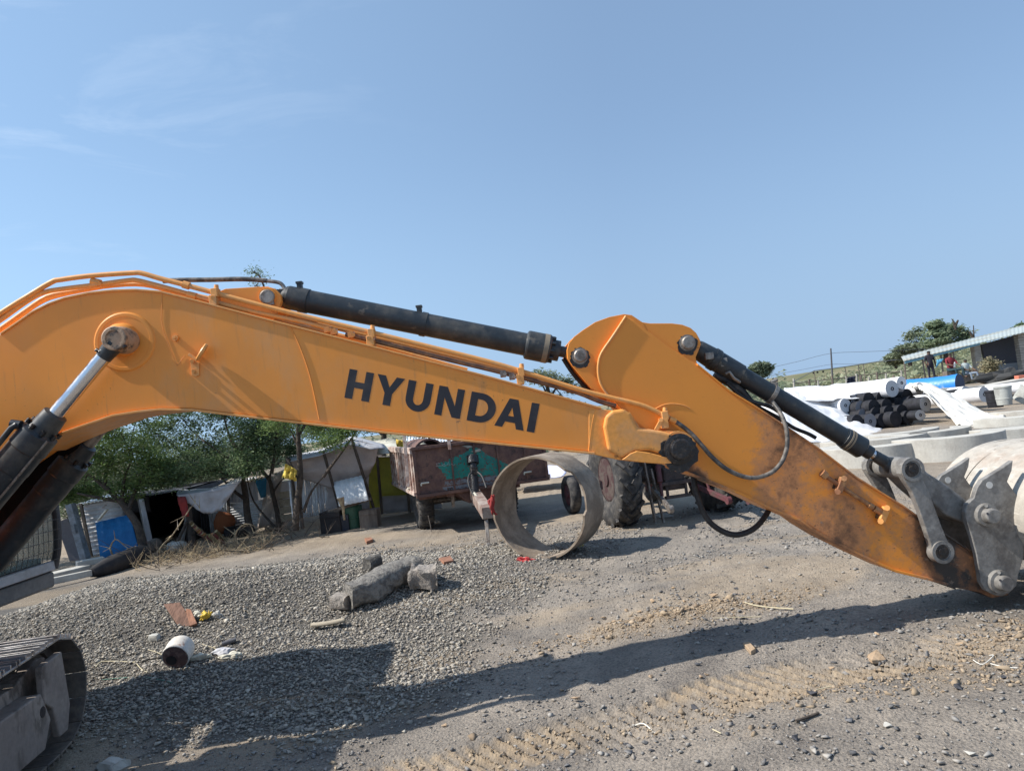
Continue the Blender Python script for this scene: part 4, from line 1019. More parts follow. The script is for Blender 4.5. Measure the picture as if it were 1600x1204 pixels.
REDC = mat('red_cloth', (.30, .035, .03), .9, col2=(.2, .03, .03), lo=.45, hi=.6, scale=6)
YELC = mat('yellow_cloth', (.70, .52, .09), .85, col2=(.5, .34, .06), lo=.45, hi=.6, scale=6)
YELT = mat('yellow_tarpaulin', (.55, .54, .08), .75, col2=(.40, .40, .08), lo=.42, hi=.62, scale=2, var=.12, bump=.01, bscale=7)
WOOD = mat('grey_timber', (.20, .165, .135), .85, col2=(.11, .09, .075), lo=.42, hi=.62, scale=8, stretch=(1, 1, .2), var=.2)
BARK = mat('bark', (.085, .066, .052), .95, col2=(.045, .036, .03), lo=.42, hi=.62, scale=12, var=.25, bump=.02, bscale=20)
BOARD = mat('weathered_board', (.42, .36, .27), .85, col2=(.28, .24, .18), lo=.42, hi=.62, scale=5, var=.2)
RUSTR = mat('rusty_red_paint', (.115, .062, .052), .75, col2=(.19, .10, .07), lo=.42, hi=.64, scale=5, var=.2, col3=(.06, .04, .035), lo3=.56, hi3=.66, scale3=9, bump=.002)
TEALP = mat('teal_paint', (.012, .24, .19), .6, col2=(.02, .17, .14), lo=.42, hi=.64, scale=6, var=.15, col3=(.12, .07, .055), lo3=.62, hi3=.68, scale3=12)
GREYB = mat('grey_blue_paint', (.20, .22, .24), .7, col2=(.14, .13, .13), lo=.45, hi=.65, scale=6, var=.15)
CONC = mat('pale_concrete', (.50, .485, .44), .9, col2=(.41, .39, .35), lo=.42, hi=.62, scale=2.4, var=.08, col3=(.28, .27, .25), lo3=.66, hi3=.76, scale3=5, bump=.004, bscale=24)
CONCD = mat('grey_concrete', (.27, .255, .23), .9, col2=(.18, .17, .155), lo=.42, hi=.62, scale=7, var=.2, bump=.012, bscale=26)
TYRE = mat('dusty_tyre', (.028, .028, .03), .85, col2=(.11, .10, .09), lo=.42, hi=.66, scale=8, var=.2)
STRAW = mat('dry_twigs', (.50, .40, .25), .95, col2=(.2, .15, .10), lo=.4, hi=.6, scale=9)

# ------------------------------------------------------------------ trees
def leafmat(name, cols, tr=.4): return island_mat(name, [tuple(v * 1.22 for v in c) for c in cols], .75, trans=tr, spec=.25)
LEAF = leafmat('acacia_leaves', [(.06, .095, .045), (.10, .155, .065), (.15, .205, .09), (.09, .13, .08), (.19, .24, .13)])
LEAFY = leafmat('bright_acacia_leaves', [(.11, .165, .05), (.16, .225, .07), (.08, .13, .05), (.22, .28, .12)])
LEAFD = leafmat('dusty_leaves', [(.17, .205, .13), (.13, .165, .10), (.24, .27, .19), (.10, .13, .085)])
def leaves(C, size, spread_dir=None):
    """C: (n,3) centres; a narrow leaf spray at each"""
    n = len(C); q = rng.normal(size=(n, 3)); q /= np.linalg.norm(q, axis=1, keepdims=True)
    r = rng.normal(size=(n, 3)); r = np.cross(q, r); r /= np.linalg.norm(r, axis=1, keepdims=True)
    L_ = (size * rng.uniform(.6, 1.5, n))[:, None]; w_ = L_ * rng.uniform(.28, .55, n)[:, None]
    q[:, 2] *= .6; r[:, 2] *= .5
    V = np.stack([C - q * L_ * .5, C + r * w_ * .5 , C + q * L_ * .5, C - r * w_ * .5], 1).reshape(-1, 3)
    F = np.arange(n * 4).reshape(-1, 4)
    return V, F
def tree(name, label, base, trunk, limbs, clumps, nleaf, lsize, lm=LEAF, r0=.09, cat='tree', group=None, subr=2.2):
    """trunk: list of points; limbs: list of (start point, end point); clumps: (centre, radii) of the crown's foliage"""
    base = Vector(base); t = thing(name, label, cat, base, group)
    m = MB(); n = len(trunk)
    m.tube([Vector(p) for p in trunk], list(np.linspace(r0, r0 * .5, n)), 9, sub=4)
    tips = []
    rr = random.Random(hash(label) % 1000 if False else len(label) * 13 + nleaf)
    def g(a): return rr.uniform(-a, a)
    for a, b_ in limbs:
        a = Vector(a); b_ = Vector(b_); L_ = (b_ - a).length; mid = (a + b_) / 2 + Vector((g(.1), g(.1), g(.08))) * L_
        m.tube([a, mid, b_], [r0 * .5, r0 * .32, r0 * .16], 7, sub=4); tips += [mid, b_]
    cl = []
    for c, rad in clumps:
        c = Vector(c); rad = Vector(rad)
        k = max(6, int(9 * subr))
        near = min(tips, key=lambda p: (p - c).length) if tips else Vector(trunk[-1])
        m.tube([near, (near + c) / 2 + Vector((g(.08), g(.08), g(.05))), c], [r0 * .2, r0 * .14, r0 * .07], 5, sub=2)
        for _ in range(k):
            d = Vector((rr.gauss(0, 1), rr.gauss(0, 1), rr.gauss(0, 1))); d.normalize(); d *= rr.uniform(.35, 1.0) ** .5
            e = c + Vector((d.x * rad.x, d.y * rad.y, d.z * rad.z))
            m.tube([c + (e - c) * .1, c + (e - c) * .55 + Vector((g(.06), g(.06), g(.05))), e], [r0 * .08, r0 * .06, r0 * .025], 4, cap=False)
            cl.append((e, max(.16, min(rad) * .42)))
    m.build('trunk', BARK, t)
    nleaf = int(nleaf * 1.35)
    cl_c = np.array([c[0][:] for c in cl]); cl_r = np.array([c[1] for c in cl])
    i = rng.integers(0, len(cl), nleaf)
    off = rng.normal(size=(nleaf, 3)) * cl_r[i][:, None] * np.array([[.75, .75, .42]])
    V, F = leaves(cl_c[i] + off, lsize)
    np_mesh('crown', V, F, lm, t)
    return t
def Wd(px, py, D): return W(px, py, D)

# acacia trees above the shacks on the left
def crown(pxs, D, dz=.0):
    out = []
    for (x, y, rx, ry) in pxs:
        k = D / FPX; out.append((W(x, y, D + jig(.7)), (rx * k, rx * k * .9, ry * k)))
    return out
D = 13.6
tree('acacia_tree', 'leaning acacia beside the blue metal sheet, its trunk bent to the left', G(225, 868), [W(226, 866, D), W(222, 845, D), W(214, 819, D), W(200, 798, D), W(187, 782, D), W(163, 759, D)],
     [(W(200, 798, D), W(228, 735, D + .3)), (W(187, 782, D), W(120, 770, D - .3)), (W(163, 759, D), W(125, 725, D)), (W(163, 759, D), W(180, 700, D + .4)), (W(190, 785, D), W(205, 720, D))],
     crown([(112, 735, 26, 22), (140, 700, 30, 22), (175, 672, 34, 24), (205, 700, 32, 24), (170, 725, 30, 20), (228, 735, 30, 22), (135, 765, 26, 10), (100, 775, 14, 9), (215, 650, 34, 24), (200, 762, 30, 12), (120, 690, 18, 18), (165, 640, 30, 18)], D), 17000, .065, LEAFY, .085)
D = 14.6
tree('acacia_tree', 'spreading acacia with a dark straight trunk beside the cloth canopy', G(395, 836), [W(396, 838, D), W(390, 822, D), W(386, 800, D), W(383, 768, D), W(376, 735, D), W(370, 700, D)],
     [(W(376, 735, D), W(320, 690, D)), (W(372, 715, D), W(410, 665, D)), (W(370, 700, D), W(350, 650, D)), (W(380, 750, D), W(300, 725, D + .3)), (W(384, 780, D), W(345, 745, D))],
     crown([(250, 680, 36, 26), (285, 655, 36, 24), (320, 690, 40, 28), (350, 650, 40, 26), (385, 690, 36, 28), (410, 660, 34, 22), (300, 725, 36, 22), (345, 720, 34, 20), (385, 725, 26, 16), (265, 750, 26, 12), (245, 720, 26, 22), (330, 600, 60, 30), (280, 600, 60, 30)], D), 23000, .065, LEAF, .085)
D = 15.0
tree('acacia_tree', 'slender acacia with two leaning dark stems beside the blue curtain', G(436, 832), [W(437, 830, D), W(433, 800, D), W(426, 770, D), W(421, 750, D), W(410, 735, D), W(399, 715, D)],
     [(W(421, 750, D), W(436, 712, D)), (W(426, 770, D), W(448, 742, D)), (W(399, 715, D), W(395, 680, D)), (W(432, 826, D - .4), W(386, 744, D - .3))],
     crown([(395, 672, 28, 20), (425, 680, 30, 20), (440, 655, 30, 18), (410, 705, 22, 12), (455, 700, 16, 14)], D), 7000, .06, LEAF, .055)
D = 13.8
tree('acacia_tree', 'forked acacia with twin trunks standing in front of the vertical tin panels', G(466, 825), [W(461, 828, D), W(464, 790, D), W(469, 750, D), W(468, 715, D), W(466, 680, D), W(464, 640, D)],
     [(W(473, 826, D), W(470, 740, D)), (W(474, 800, D), W(505, 745, D)), (W(505, 745, D), W(558, 672, D)), (W(467, 700, D), W(452, 668, D)), (W(466, 680, D), W(490, 640, D)), (W(462, 745, D), W(447, 715, D))],
     crown([(440, 660, 20, 16), (478, 655, 22, 16), (500, 668, 24, 14), (520, 690, 20, 8), (540, 672, 20, 10), (455, 620, 34, 20), (500, 620, 40, 22), (560, 650, 30, 18)], D), 9000, .055, LEAFY, .07)
D = 19
tree('acacia_tree', 'farther acacia whose light crown shows behind the grey tarpaulin tent', G(590, 790), [W(596, 760, D), W(598, 720, D), W(600, 680, D), W(600, 650, D)], [(W(600, 680, D), W(560, 650, D)), (W(600, 670, D), W(640, 645, D))],
     crown([(500, 668, 26, 16), (540, 668, 26, 18), (580, 660, 30, 20), (620, 660, 34, 20), (660, 668, 26, 12), (600, 630, 60, 30)], D), 9000, .08, LEAF, .1)
D = 22
tree('acacia_tree', 'broad bushy acacia filling the gap behind the tin shed at the far left', G(150, 800), [W(150, 800, D), W(152, 770, D), W(155, 740, D), W(155, 710, D)], [(W(155, 740, D), W(110, 700, D)), (W(155, 730, D), W(210, 700, D))],
     crown([(90, 760, 22, 20), (110, 720, 34, 30), (160, 700, 40, 34), (215, 700, 40, 34), (150, 750, 46, 22), (215, 750, 40, 18), (265, 740, 30, 20), (120, 790, 30, 22)], D), 15000, .10, LEAFD, .12)
D = 24
tree('acacia_tree', 'broad bushy acacia behind the cloth canopy and the corrugated hut', G(350, 790), [W(352, 790, D), W(350, 760, D), W(350, 730, D), W(350, 700, D)], [(W(350, 730, D), W(300, 700, D)), (W(350, 720, D), W(410, 695, D))],
     crown([(290, 710, 40, 30), (340, 700, 44, 34), (400, 695, 44, 30), (450, 680, 36, 30), (310, 745, 40, 16), (370, 735, 40, 14), (430, 725, 34, 12)], D), 15000, .10, LEAFD, .12)
D = 30
tree('acacia_tree', 'feathery treetop seen just above the boom left of the arm', G(860, 760), [W(870, 740, D), W(868, 690, D), W(862, 640, D), W(855, 600, D)], [(W(862, 640, D), W(840, 590, D)), (W(860, 620, D), W(880, 592, D)), (W(855, 610, D), W(850, 585, D))],
     crown([(838, 588, 14, 10), (858, 592, 14, 11), (880, 596, 14, 9), (898, 606, 10, 7), (850, 630, 40, 18), (900, 650, 30, 20)], D), 2600, .15, LEAFD, .12)
tree('acacia_tree', 'big shady acacia standing left of the tin shed, outside the left edge of the view', Vector((-11.6, 13.6, 0)), [Vector((-11.6, 13.6, 0)), Vector((-11.5, 13.6, 1.2)), Vector((-11.3, 13.7, 2.3)), Vector((-11.2, 13.8, 3.4))],  # tree added out of view for its shade on the blue sheet and huts
     [(Vector((-11.4, 13.6, 1.8)), Vector((-10.2, 13.4, 3.0))), (Vector((-11.3, 13.7, 2.3)), Vector((-12.6, 13.9, 3.2))), (Vector((-11.3, 13.7, 2.3)), Vector((-10.8, 14.8, 3.6)))],
     [(Vector(c), (1.0, 1.0, .55)) for c in ((-10.2, 13.3, 2.3), (-10.0, 14.3, 2.9), (-11.2, 13.4, 3.4), (-10.4, 12.9, 3.3), (-12.4, 13.8, 3.3), (-11.4, 14.8, 3.7), (-10.0, 13.8, 3.9), (-11.5, 13.2, 4.5), (-9.4, 14.2, 3.6), (-9.6, 13.2, 3.0))], 16000, .09, LEAF, .11)
# the twig that sticks up over the boom
D = 14.4
tree('acacia_tree', 'tall thin leaning sapling whose topmost twig pokes up beside the black hose', G(440, 820), [W(425, 740, D), W(436, 640, D), W(430, 560, D), W(420, 480, D), W(408, 436, D), W(396, 425, D)], [(W(425, 520, D), W(398, 447, D))],
     crown([(397, 425, 4, 3), (405, 430, 4, 3), (402, 447, 5, 2), (430, 600, 25, 20)], D), 420, .05, LEAF, .03)

# ------------------------------------------------------------------ shacks on the left
def roofbar(m, a, b_, r): m.beam(a, b_, r, r)
# 1 tin shed
D = 14.9
t = thing('tin_shed', 'small shed of horizontal corrugated tin with a ragged pale roof edge behind the blue sheet', 'shed', G(165, 872))
dp = Vector((-.5, 2.4, 0))
tl, tr, br, bl = W(129, 789, D), W(190, 779, D), W(198, 868, D), W(140, 880, D)
corr('front_wall', tl, tr, br, bl, 13, .012, False, TIN, t)
corr('side_wall', tr, tr + dp, br + dp, br, 18, .012, True, TIN, t); corr('side_wall', tl + dp, tl, bl, bl + dp, 18, .012, True, TIN, t)
corr('roof', tl + dp + up * .12 - BU * .1, tr + dp + up * .12, tr - dp * .05 + up * .03, tl - dp * .05 + up * .03 - BU * .1, 12, .014, True, TINW, t)
m = MB(); m.beam(W(126, 786, D - .1), W(145, 880, D - .1), .05, .05); m.build('corner_post', WOOD, t)
o = corr('metal_sheet', W(149, 816, 14.3), W(203, 803, 14.3), W(218, 862, 14.0), W(157, 874, 14.0), 4, .004, True, BLUEM, None); solo(o, 'bright blue corrugated metal sheet leaning against the tin shed', 'metal sheet')
m = MB(); m.beam(W(110, 787, 13.6), W(134, 874, 13.6), .16, .12); m.beam(W(118, 818, 13.53), W(122, 832, 13.53), .17, .02); o = m.build('concrete_post', mat('bluish_concrete', (.24, .27, .30), .85, col2=(.16, .17, .18), lo=.4, hi=.6, scale=9), None, bevel=.01); solo(o, 'leaning grey-blue concrete post left of the tin shed', 'post')
m = MB(); m.beam(W(100, 850, 14.4), W(118, 843, 14.4), .02, .9, up=up); o = m.build('plaster_panel', mat('dull_plaster', (.15, .14, .15), .9), None); solo(o, 'dull grey board standing low beside the leaning concrete post', 'board')
m = MB(); m.beam(W(168, 795, 13.4), W(154, 812, 13.4), .09, .03); o = m.build('hanging_rag', CREAM, None, bevel=.01); solo(o, 'pale rag caught on a branch in front of the tin shed', 'rag')
# 2 dark open hut
D = 15.2
t = thing('dark_hut', 'low hut of black tarpaulin with a wide dark open front right of the blue sheet', 'hut', G(250, 860))
P0_, P1_, P2_, P3_ = W(196, 776, D), W(296, 763, D), W(300, 862, D), W(206, 872, D)
dp = Vector((-.4, 3, 0))
m = MB(); m.prism([P3_ + dp, P2_ + dp, P1_ + dp, P0_ + dp], dp * .02); m.build('back_wall', DARKC, t)
cloth('side_wall', P0_, P0_ + dp, P3_ + dp, P3_, 6, 5, 0, .05, DARKC, t, 3); cloth('side_wall', P1_ + dp, P1_, P2_, P2_ + dp, 6, 5, 0, .05, DARKC, t, 4)
cloth('roof', P0_ + dp * 1.02, P1_ + dp * 1.02, P1_ - dp * .12 + up * .03, P0_ - dp * .12 + up * .03, 14, 6, .08, .06, DARKC, t, 5)
cloth('front_flap', W(194, 774, D - .2), W(232, 771, D - .2), W(236, 800, D - .2), W(198, 800, D - .2), 8, 5, 0, .04, DARKC, t, 6)
cloth('front_flap', W(285, 768, D - .2), W(300, 765, D - .2), W(300, 860, D - .2), W(290, 850, D - .2), 5, 8, 0, .04, DARKC, t, 7)
for x0, y0, x1, y1 in ((216, 775, 232, 868), (296, 765, 282, 862)): m = MB(); m.tube([W(x0, y0, D - .25), W((x0 + x1) / 2 + 2, (y0 + y1) / 2, D - .25), W(x1, y1, D - .25)], .035, 8); m.build('pole', mat('pale_pole', (.24, .23, .22), .9), t)
# dark strip of hanging cloth on its front left
o = cloth('hanging_cloth', W(217, 780, 14.7), W(224, 779, 14.7), W(240, 850, 14.5), W(230, 850, 14.5), 4, 12, 0, .03, PALET, None, 8); solo(o, 'narrow grey strip of cloth hanging at the open front of the dark hut', 'cloth')
# 3 corrugated hut
D = 15.8
t = thing('corrugated_hut', 'pale corrugated hut with upright and level tin sheets behind the acacia trunks', 'hut', G(370, 836))
corr('tin_panel', W(322, 772, D), W(355, 766, D), W(358, 836, D), W(330, 842, D), 7, .02, True, TINW, t)
corr('tin_panel', W(300, 790, D + .05), W(326, 786, D + .05), W(331, 842, D + .05), W(306, 846, D + .05), 6, .025, True, mat('dark_tin', (.09, .09, .10), .6, .3), t)
corr('tin_panel', W(355, 752, D + .04), W(401, 744, D + .04), W(404, 782, D + .04), W(356, 786, D + .04), 9, .015, True, TIN, t)
corr('tin_panel', W(357, 787, D), W(412, 780, D), W(416, 822, D), W(360, 831, D), 11, .010, False, TINW, t)
corr('tin_panel', W(412, 782, D + .02), W(436, 778, D + .02), W(438, 818, D + .02), W(415, 822, D + .02), 9, .012, False, TIN, t)
dp = Vector((-.4, 2.6, 0))
m = MB(); m.prism([W(300, 846, D) + dp, W(440, 818, D) + dp, W(440, 760, D) + dp, W(300, 780, D) + dp], dp * .02); m.build('back_wall', TIN, t)
corr('roof', W(330, 752, D) + dp, W(430, 736, D) + dp, W(428, 742, D) - dp * .12, W(330, 766, D) - dp * .12, 14, .02, True, mat('rusty_roof', (.30, .22, .15), .8, col2=(.42, .36, .26), lo=.4, hi=.6, scale=6), t)
m = MB(); m.beam(W(438, 770, D - .1), W(442, 818, D - .1), .06, .06); m.beam(W(356, 752, D - .1), W(358, 834, D - .1), .05, .05); m.build('post', WOOD, t)
cloth('tarp_wall', W(418, 742, D - .3), W(442, 735, D - .3), W(432, 818, D - .3), W(402, 826, D - .2), 10, 14, 0, .08, mat('beige_tarpaulin', (.48, .42, .37), .85, col2=(.34, .30, .28), lo=.4, hi=.6, scale=3), t, 12)
o = cloth('curtain', W(399, 750, 15.3), W(417, 746, 15.3), W(415, 776, 15.3), W(407, 778, 15.3), 8, 6, 0, .05, BLUEC, None, 13); solo(o, 'teal-blue curtain hanging in the opening of the corrugated hut', 'curtain')
m = MB()
for k in range(4):
    y = 774 + k * 12; m.beam(W(437, y, D - .5), W(463, y - 4, D - .5), .03, .145)
o = m.build('plank_wall', BOARD, None, bevel=.004); solo(o, 'low wall of level brown boards between the corrugated hut and the grey tent', 'board wall')
# cloth canopy and red cloth
t = thing('cloth_canopy', 'sagging grey cloth awning with a dangling red cloth end, tied to the acacia trunk', 'awning', G(310, 858))
cloth('awning_cloth', W(280, 764, 14.6), W(378, 745, 14.5), W(376, 752, 13.9), W(276, 774, 13.9), 20, 6, .10, .04, PALET, t, 21)
cloth('hanging_part', W(278, 773, 13.9), W(376, 751, 13.9), W(345, 796, 14.0), W(318, 802, 14.0), 20, 8, .04, .05, PALET, t, 22)
cloth('red_cloth', W(277, 776, 13.85), W(290, 775, 13.85), W(296, 806, 13.85), W(285, 808, 13.85), 6, 8, 0, .04, REDC, t, 23)
m = MB(); m.tube([W(292, 772, 14), W(296, 810, 14), W(302, 856, 14)], [.06, .06, .08], 8); m.tube([W(292, 815, 13.9), W(280, 840, 13.9), W(270, 858, 13.9)], .03, 8); m.build('pole', BARK, t)
# yellow cloth on the line
o = cloth('yellow_cloth', W(447, 724, 13.7), W(463, 734, 13.7), W(463, 752, 13.7), W(440, 745, 13.7), 10, 8, 0, .06, YELC, None, 31, folds=3); solo(o, 'crumpled yellow cloth hanging by the forked acacia trunk', 'cloth')
m = MB(); m.beam(W(453, 752, 14.5), W(459, 822, 14.5), .05, .02); m.beam(W(463, 750, 14.5), W(467, 822, 14.5), .06, .02); m.beam(W(452, 752, 14.5), W(455, 790, 14.5), .02, .02); o = m.build('tin_strip', TINW, None); solo(o, 'pale upright tin strips standing behind the forked acacia trunks', 'tin strips')
# tent of grey tarpaulin
D = 15.2
t = thing('tarpaulin_tent', 'large grey tarpaulin tent sloping from a peak over upright tin panels', 'tent', G(520, 822))
dp = Vector((-.5, 3.2, 0))
def surf(name, rows, D_, mt, sd, wr=.07, nu=24, nv=14, par=None):
    """rows: list of polylines in pixels from top to bottom, lofted"""
    m = MB(); R_ = [[W(x, y, D_[k]) for x, y in row] for k, row in enumerate(rows)]
    def ev(row, u):
        k = u * (len(row) - 1); i = min(int(k), len(row) - 2); return row[i].lerp(row[i + 1], k - i)
    def f(u, v):
        k = v * (len(R_) - 1); i = min(int(k), len(R_) - 2); p = ev(R_[i], u).lerp(ev(R_[i + 1], u), k - i)
        e = float(fbm(u * 5 + sd * 3.1, v * 5 + sd, 4, sd) - .5) * 2
        return p + Vector((0, -e * wr, e * wr * .3))
    m.grid(f, nu, nv); return m.build(name, mt, par, solid=.008)
surf('roof_tarp', [[(450, 712), (500, 702), (552, 680), (600, 694)], [(446, 716), (500, 706), (552, 686), (602, 700)], [(450, 722), (500, 712), (545, 694), (580, 702)]], [17.0, 14.6, 14.4], PALET, 41, .05, par=t)
surf('front_tarp', [[(446, 718), (500, 708), (552, 686), (592, 696)], [(448, 735), (505, 735), (552, 735), (585, 725)], [(452, 740), (508, 760), (540, 770), (574, 745)]], [14.6, 14.7, 14.9], GREYT, 42, .09, par=t)
surf('side_tarp', [[(508, 735), (530, 730), (562, 722), (578, 720)], [(512, 770), (535, 770), (560, 770), (576, 770)], [(506, 803), (530, 800), (560, 798), (578, 797)]], [14.9, 15.0, 15.1], GREYT, 43, .07, par=t)
for k in range(6):
    x = 456 + k * 9.6; corr('tin_panel', W(x, 742 - k * .8, D), W(x + 9, 741 - k * .8, D), W(x + 14, 808 - k * 1.2, D), W(x + 5, 810 - k * 1.2, D), 2, .012, True, TINW if k % 2 else TIN, t)
m = MB(); m.prism([W(456, 812, D) + dp, W(590, 798, D) + dp, W(590, 715, D) + dp, W(456, 735, D) + dp], dp * .02); m.build('back_wall', GREYT, t)
for a, b_ in (((549, 684), (586, 800)), ((505, 704), (532, 800)), ((452, 716), (466, 812))): m = MB(); m.tube([W(*a, 14.4), W(*b_, 14.5)], .03, 8); m.build('pole', BARK, t)
# leaning sheet, crates, drum
o = corr('metal_sheet', W(520, 753, 14.5), W(566, 742, 14.5), W(576, 781, 14.1), W(530, 791, 14.1), 6, .006, True, TINW, None); solo(o, 'pale ribbed tin sheet propped up on crates in front of the grey tent', 'metal sheet')
m = MB(); m.beam(W(512, 800, 14.2), W(580, 779, 14.3), .10, .05); o = m.build('timber_plank', WOOD, None, bevel=.005); solo(o, 'dark timber plank carrying the propped pale tin sheet', 'plank')
for (x, y, s_, mt_, lb_) in ((519, 806, .38, DARKC, 'black crate under the left end of the propped tin sheet'), (534, 803, .3, mat('navy_plastic', (.02, .025, .04), .5), 'dark blue crate between the black crate and the green drum'), (577, 795, .34, WOOD, 'brown box under the right end of the propped tin sheet')):
    c = W(x, y, 14.3); gz_ = float(terr_smooth(c.x, c.y)); m = MB()
    h = s_ * 1.0
    for a in (-1, 1): m.box((c.x + a * s_ * .48, c.y, gz_ + h / 2), (.02, s_, h)); m.box((c.x, c.y + a * s_ * .48, gz_ + h / 2), (s_, .02, h))
    m.box((c.x, c.y, gz_ + .02), (s_ * .9, s_ * .9, .02)); m.box((c.x, c.y, gz_ + h + .006), (s_ * 1.02, s_ * 1.02, .012)); m.box((c.x, c.y - s_ * .5, gz_ + h * .8), (s_ * 1.02, .03, .03)); o = m.build('crate', mt_, None, bevel=.006); solo(o, lb_, 'crate')
c = W(550, 800, 14.4); g0 = float(terr_smooth(c.x, c.y))
m = MB(); m.lathe((c.x, c.y, g0), up, [(0, .18), (.02, .2), (.2, .2), (.21, .208), (.23, .208), (.24, .2), (.42, .2), (.44, .19), (.44, .15), (.42, .15), (.42, 0)], 26); o = m.build('green_drum', mat('green_plastic', (.03, .10, .06), .5), None); solo(o, 'small green drum standing under the propped tin sheet', 'drum')
c = W(538, 812, 13.9); m = MB(); m.tube([c, c + Vector((0, 0, .22)), c + Vector((-.03, 0, .42))], [.02, .03, .07], 10); o = m.build('dry_stump', STRAW, None, bevel=.01); solo(o, 'forked pale dry stump in front of the green drum', 'stump')
# yellow hut
D = 15.9
t = thing('yellow_hut', 'hut hung with yellow-green tarpaulin over pale sheeting, left of the trailer', 'hut', G(610, 805))
surf('side_tarp', [[(573, 722), (590, 714)], [(574, 760), (592, 758)], [(578, 800), (596, 800)]], [D + .2, D + .1, D], YELT, 51, .04, 8, 12, t)
surf('front_tarp', [[(590, 714), (640, 712), (690, 712)], [(592, 745), (640, 745), (690, 745)], [(594, 775), (640, 772), (690, 770)]], [D, D, D], YELT, 52, .05, 16, 10, t)
surf('lower_sheet', [[(594, 772), (640, 770), (690, 768)], [(597, 802), (642, 798), (690, 794)]], [D + .05, D + .05], PALET, 53, .04, 14, 5, t)
surf('roof_tarp', [[(578, 688), (610, 684), (650, 690), (700, 694)], [(585, 702), (612, 700), (650, 704), (700, 708)], [(583, 712), (612, 708), (650, 713), (700, 716)]], [D + 2.4, D + .2, D - .1], CREAM, 54, .08, 20, 8, t)
m = MB(); dp = Vector((-.4, 2.6, 0)); m.prism([W(576, 800, D) + dp, W(690, 794, D) + dp, W(690, 712, D) + dp, W(576, 720, D) + dp], dp * .02); m.build('back_wall', PALET, t)
for x0, x1, y0, y1 in ((589, 597, 712, 803), (631, 640, 706, 800)): m = MB(); m.tube([W(x0, y0, D - .12), W(x1, y1, D - .12)], .03, 8); m.build('pole', WOOD, t)
o = cloth('yellow_cloth', W(618, 686, 15.6), W(630, 688, 15.6), W(632, 716, 15.6), W(624, 714, 15.6), 6, 10, 0, .06, YELC, None, 33, folds=2); solo(o, 'thin yellow cloth draped over the roof edge of the yellow hut', 'cloth')
t = thing('brick_hut', 'low pale hut with a tin roof far behind the trailer', 'hut', G(665, 780)); D = 22
m = MB(); m.prism([W(640, 760, D), W(700, 756, D), W(700, 688, D), W(640, 692, D)], Vector((0, 3, 0))); m.build('wall', mat('pale_brick', (.42, .40, .36), .9, col2=(.3, .24, .17), lo=.5, hi=.6, scale=4), t)
corr('roof', W(632, 682, D + 3), W(708, 676, D + 3), W(708, 690, D - .4), W(632, 694, D - .4), 16, .02, True, TINW, t)

# ------------------------------------------------------------------ litter by the shacks
def blob(name, c, size, mt, label, cat, seed=1, rough=.25, R=None, bevel=0, group=None, parts=None, sharp=False):
    r = random.Random(seed); m = MB(); c = Vector(c); n, k = 14, 9
    rs = np.random.default_rng(seed)
    def f(u, v):
        th = u * 2 * PI; ph = (v - .5) * PI
        d = Vector((math.cos(ph) * math.cos(th), math.cos(ph) * math.sin(th), math.sin(ph)))
        q = 1 + rough * (float(fbm(d.x * 2.1 + 20 + seed, d.y * 2.1 + d.z * 1.7 + 20, 4, seed)) - .5) * 2
        if u in (0., 1.): pass
        p = Vector((d.x * size[0] * q, d.y * size[1] * q, d.z * size[2] * q))
        if R: p = R @ p
        return c + p
    m.grid(f, n, k, not sharp); o = m.build(name, mt, None)
    if label: solo(o, label, cat, group)
    return o
m = MB(); m.tube([G(143, 903, .10), G(175, 893, .12), G(215, 880, .14), G(232, 872, .12)], [.07, .16, .17, .08], 12, sub=3); o = m.build('tarpaulin_bundle', DARKC, None); solo(o, 'long black rolled tarpaulin bundle lying at the top of the gravel', 'bundle')
m = MB(); m.tube([G(205, 880, .12), G(245, 862, .16)], [.13, .12], 12); o = m.build('tree_log', WOOD, None); solo(o, 'grey sawn log lying against the end of the black bundle', 'log')
for (a, b_, w_, lb_) in (((72, 912), (132, 895), .28, 'pale stone slab resting at the edge of the gravel below the cab'), ((120, 890), (163, 882), .22, 'short pale slab behind the black bundle, right of the longer slab'), ((60, 924), (142, 903), .10, 'long whitewashed kerb strip along the gravel edge under the cab')):
    p, q = G(*a), G(*b_); m = MB(); m.beam(p + up * .10, q + up * .10, w_, .10); o = m.build('stone_slab', CONC, None, bevel=.012); solo(o, lb_, 'slab')
def twigs(name, x0, x1, y0, y1, n, lb_, ln=.5, hgt=.35, seed=3, mt=STRAW):
    r = random.Random(seed); m = MB()
    for _ in range(n):
        x = r.uniform(x0, x1); y = y0 + (y1 - y0) * (x - x0) / (x1 - x0) + r.uniform(-8, 8); p = G(x, y)
        d = Vector((r.uniform(-1, 1), r.uniform(-.6, .6), r.uniform(.0, .8))) * ln * r.uniform(.3, 1.2)
        mid = p + d * .5 + Vector((r.uniform(-.1, .1), 0, r.uniform(0, hgt) * .5)); m.tube([p + up * .02, mid, p + d], [.006, .0045, .0025], 4, sub=2)
        for _k in range(2):
            e = mid + Vector((r.uniform(-.25, .25), r.uniform(-.1, .1), r.uniform(-.05, .25))); m.tube([mid, e], [.005, .002], 3)
    o = m.build(name, mt, None); solo(o, lb_, 'brushwood', kind='stuff')
twigs('brushwood', 215, 430, 884, 850, 240, 'tangle of dry straw-coloured brushwood strewn between the log and the shacks', .26, .10)
twigs('dead_branches', 240, 520, 886, 840, 40, 'thin dark dead branches lying along the top edge of the gravel', .9, .06, 5, BARK)
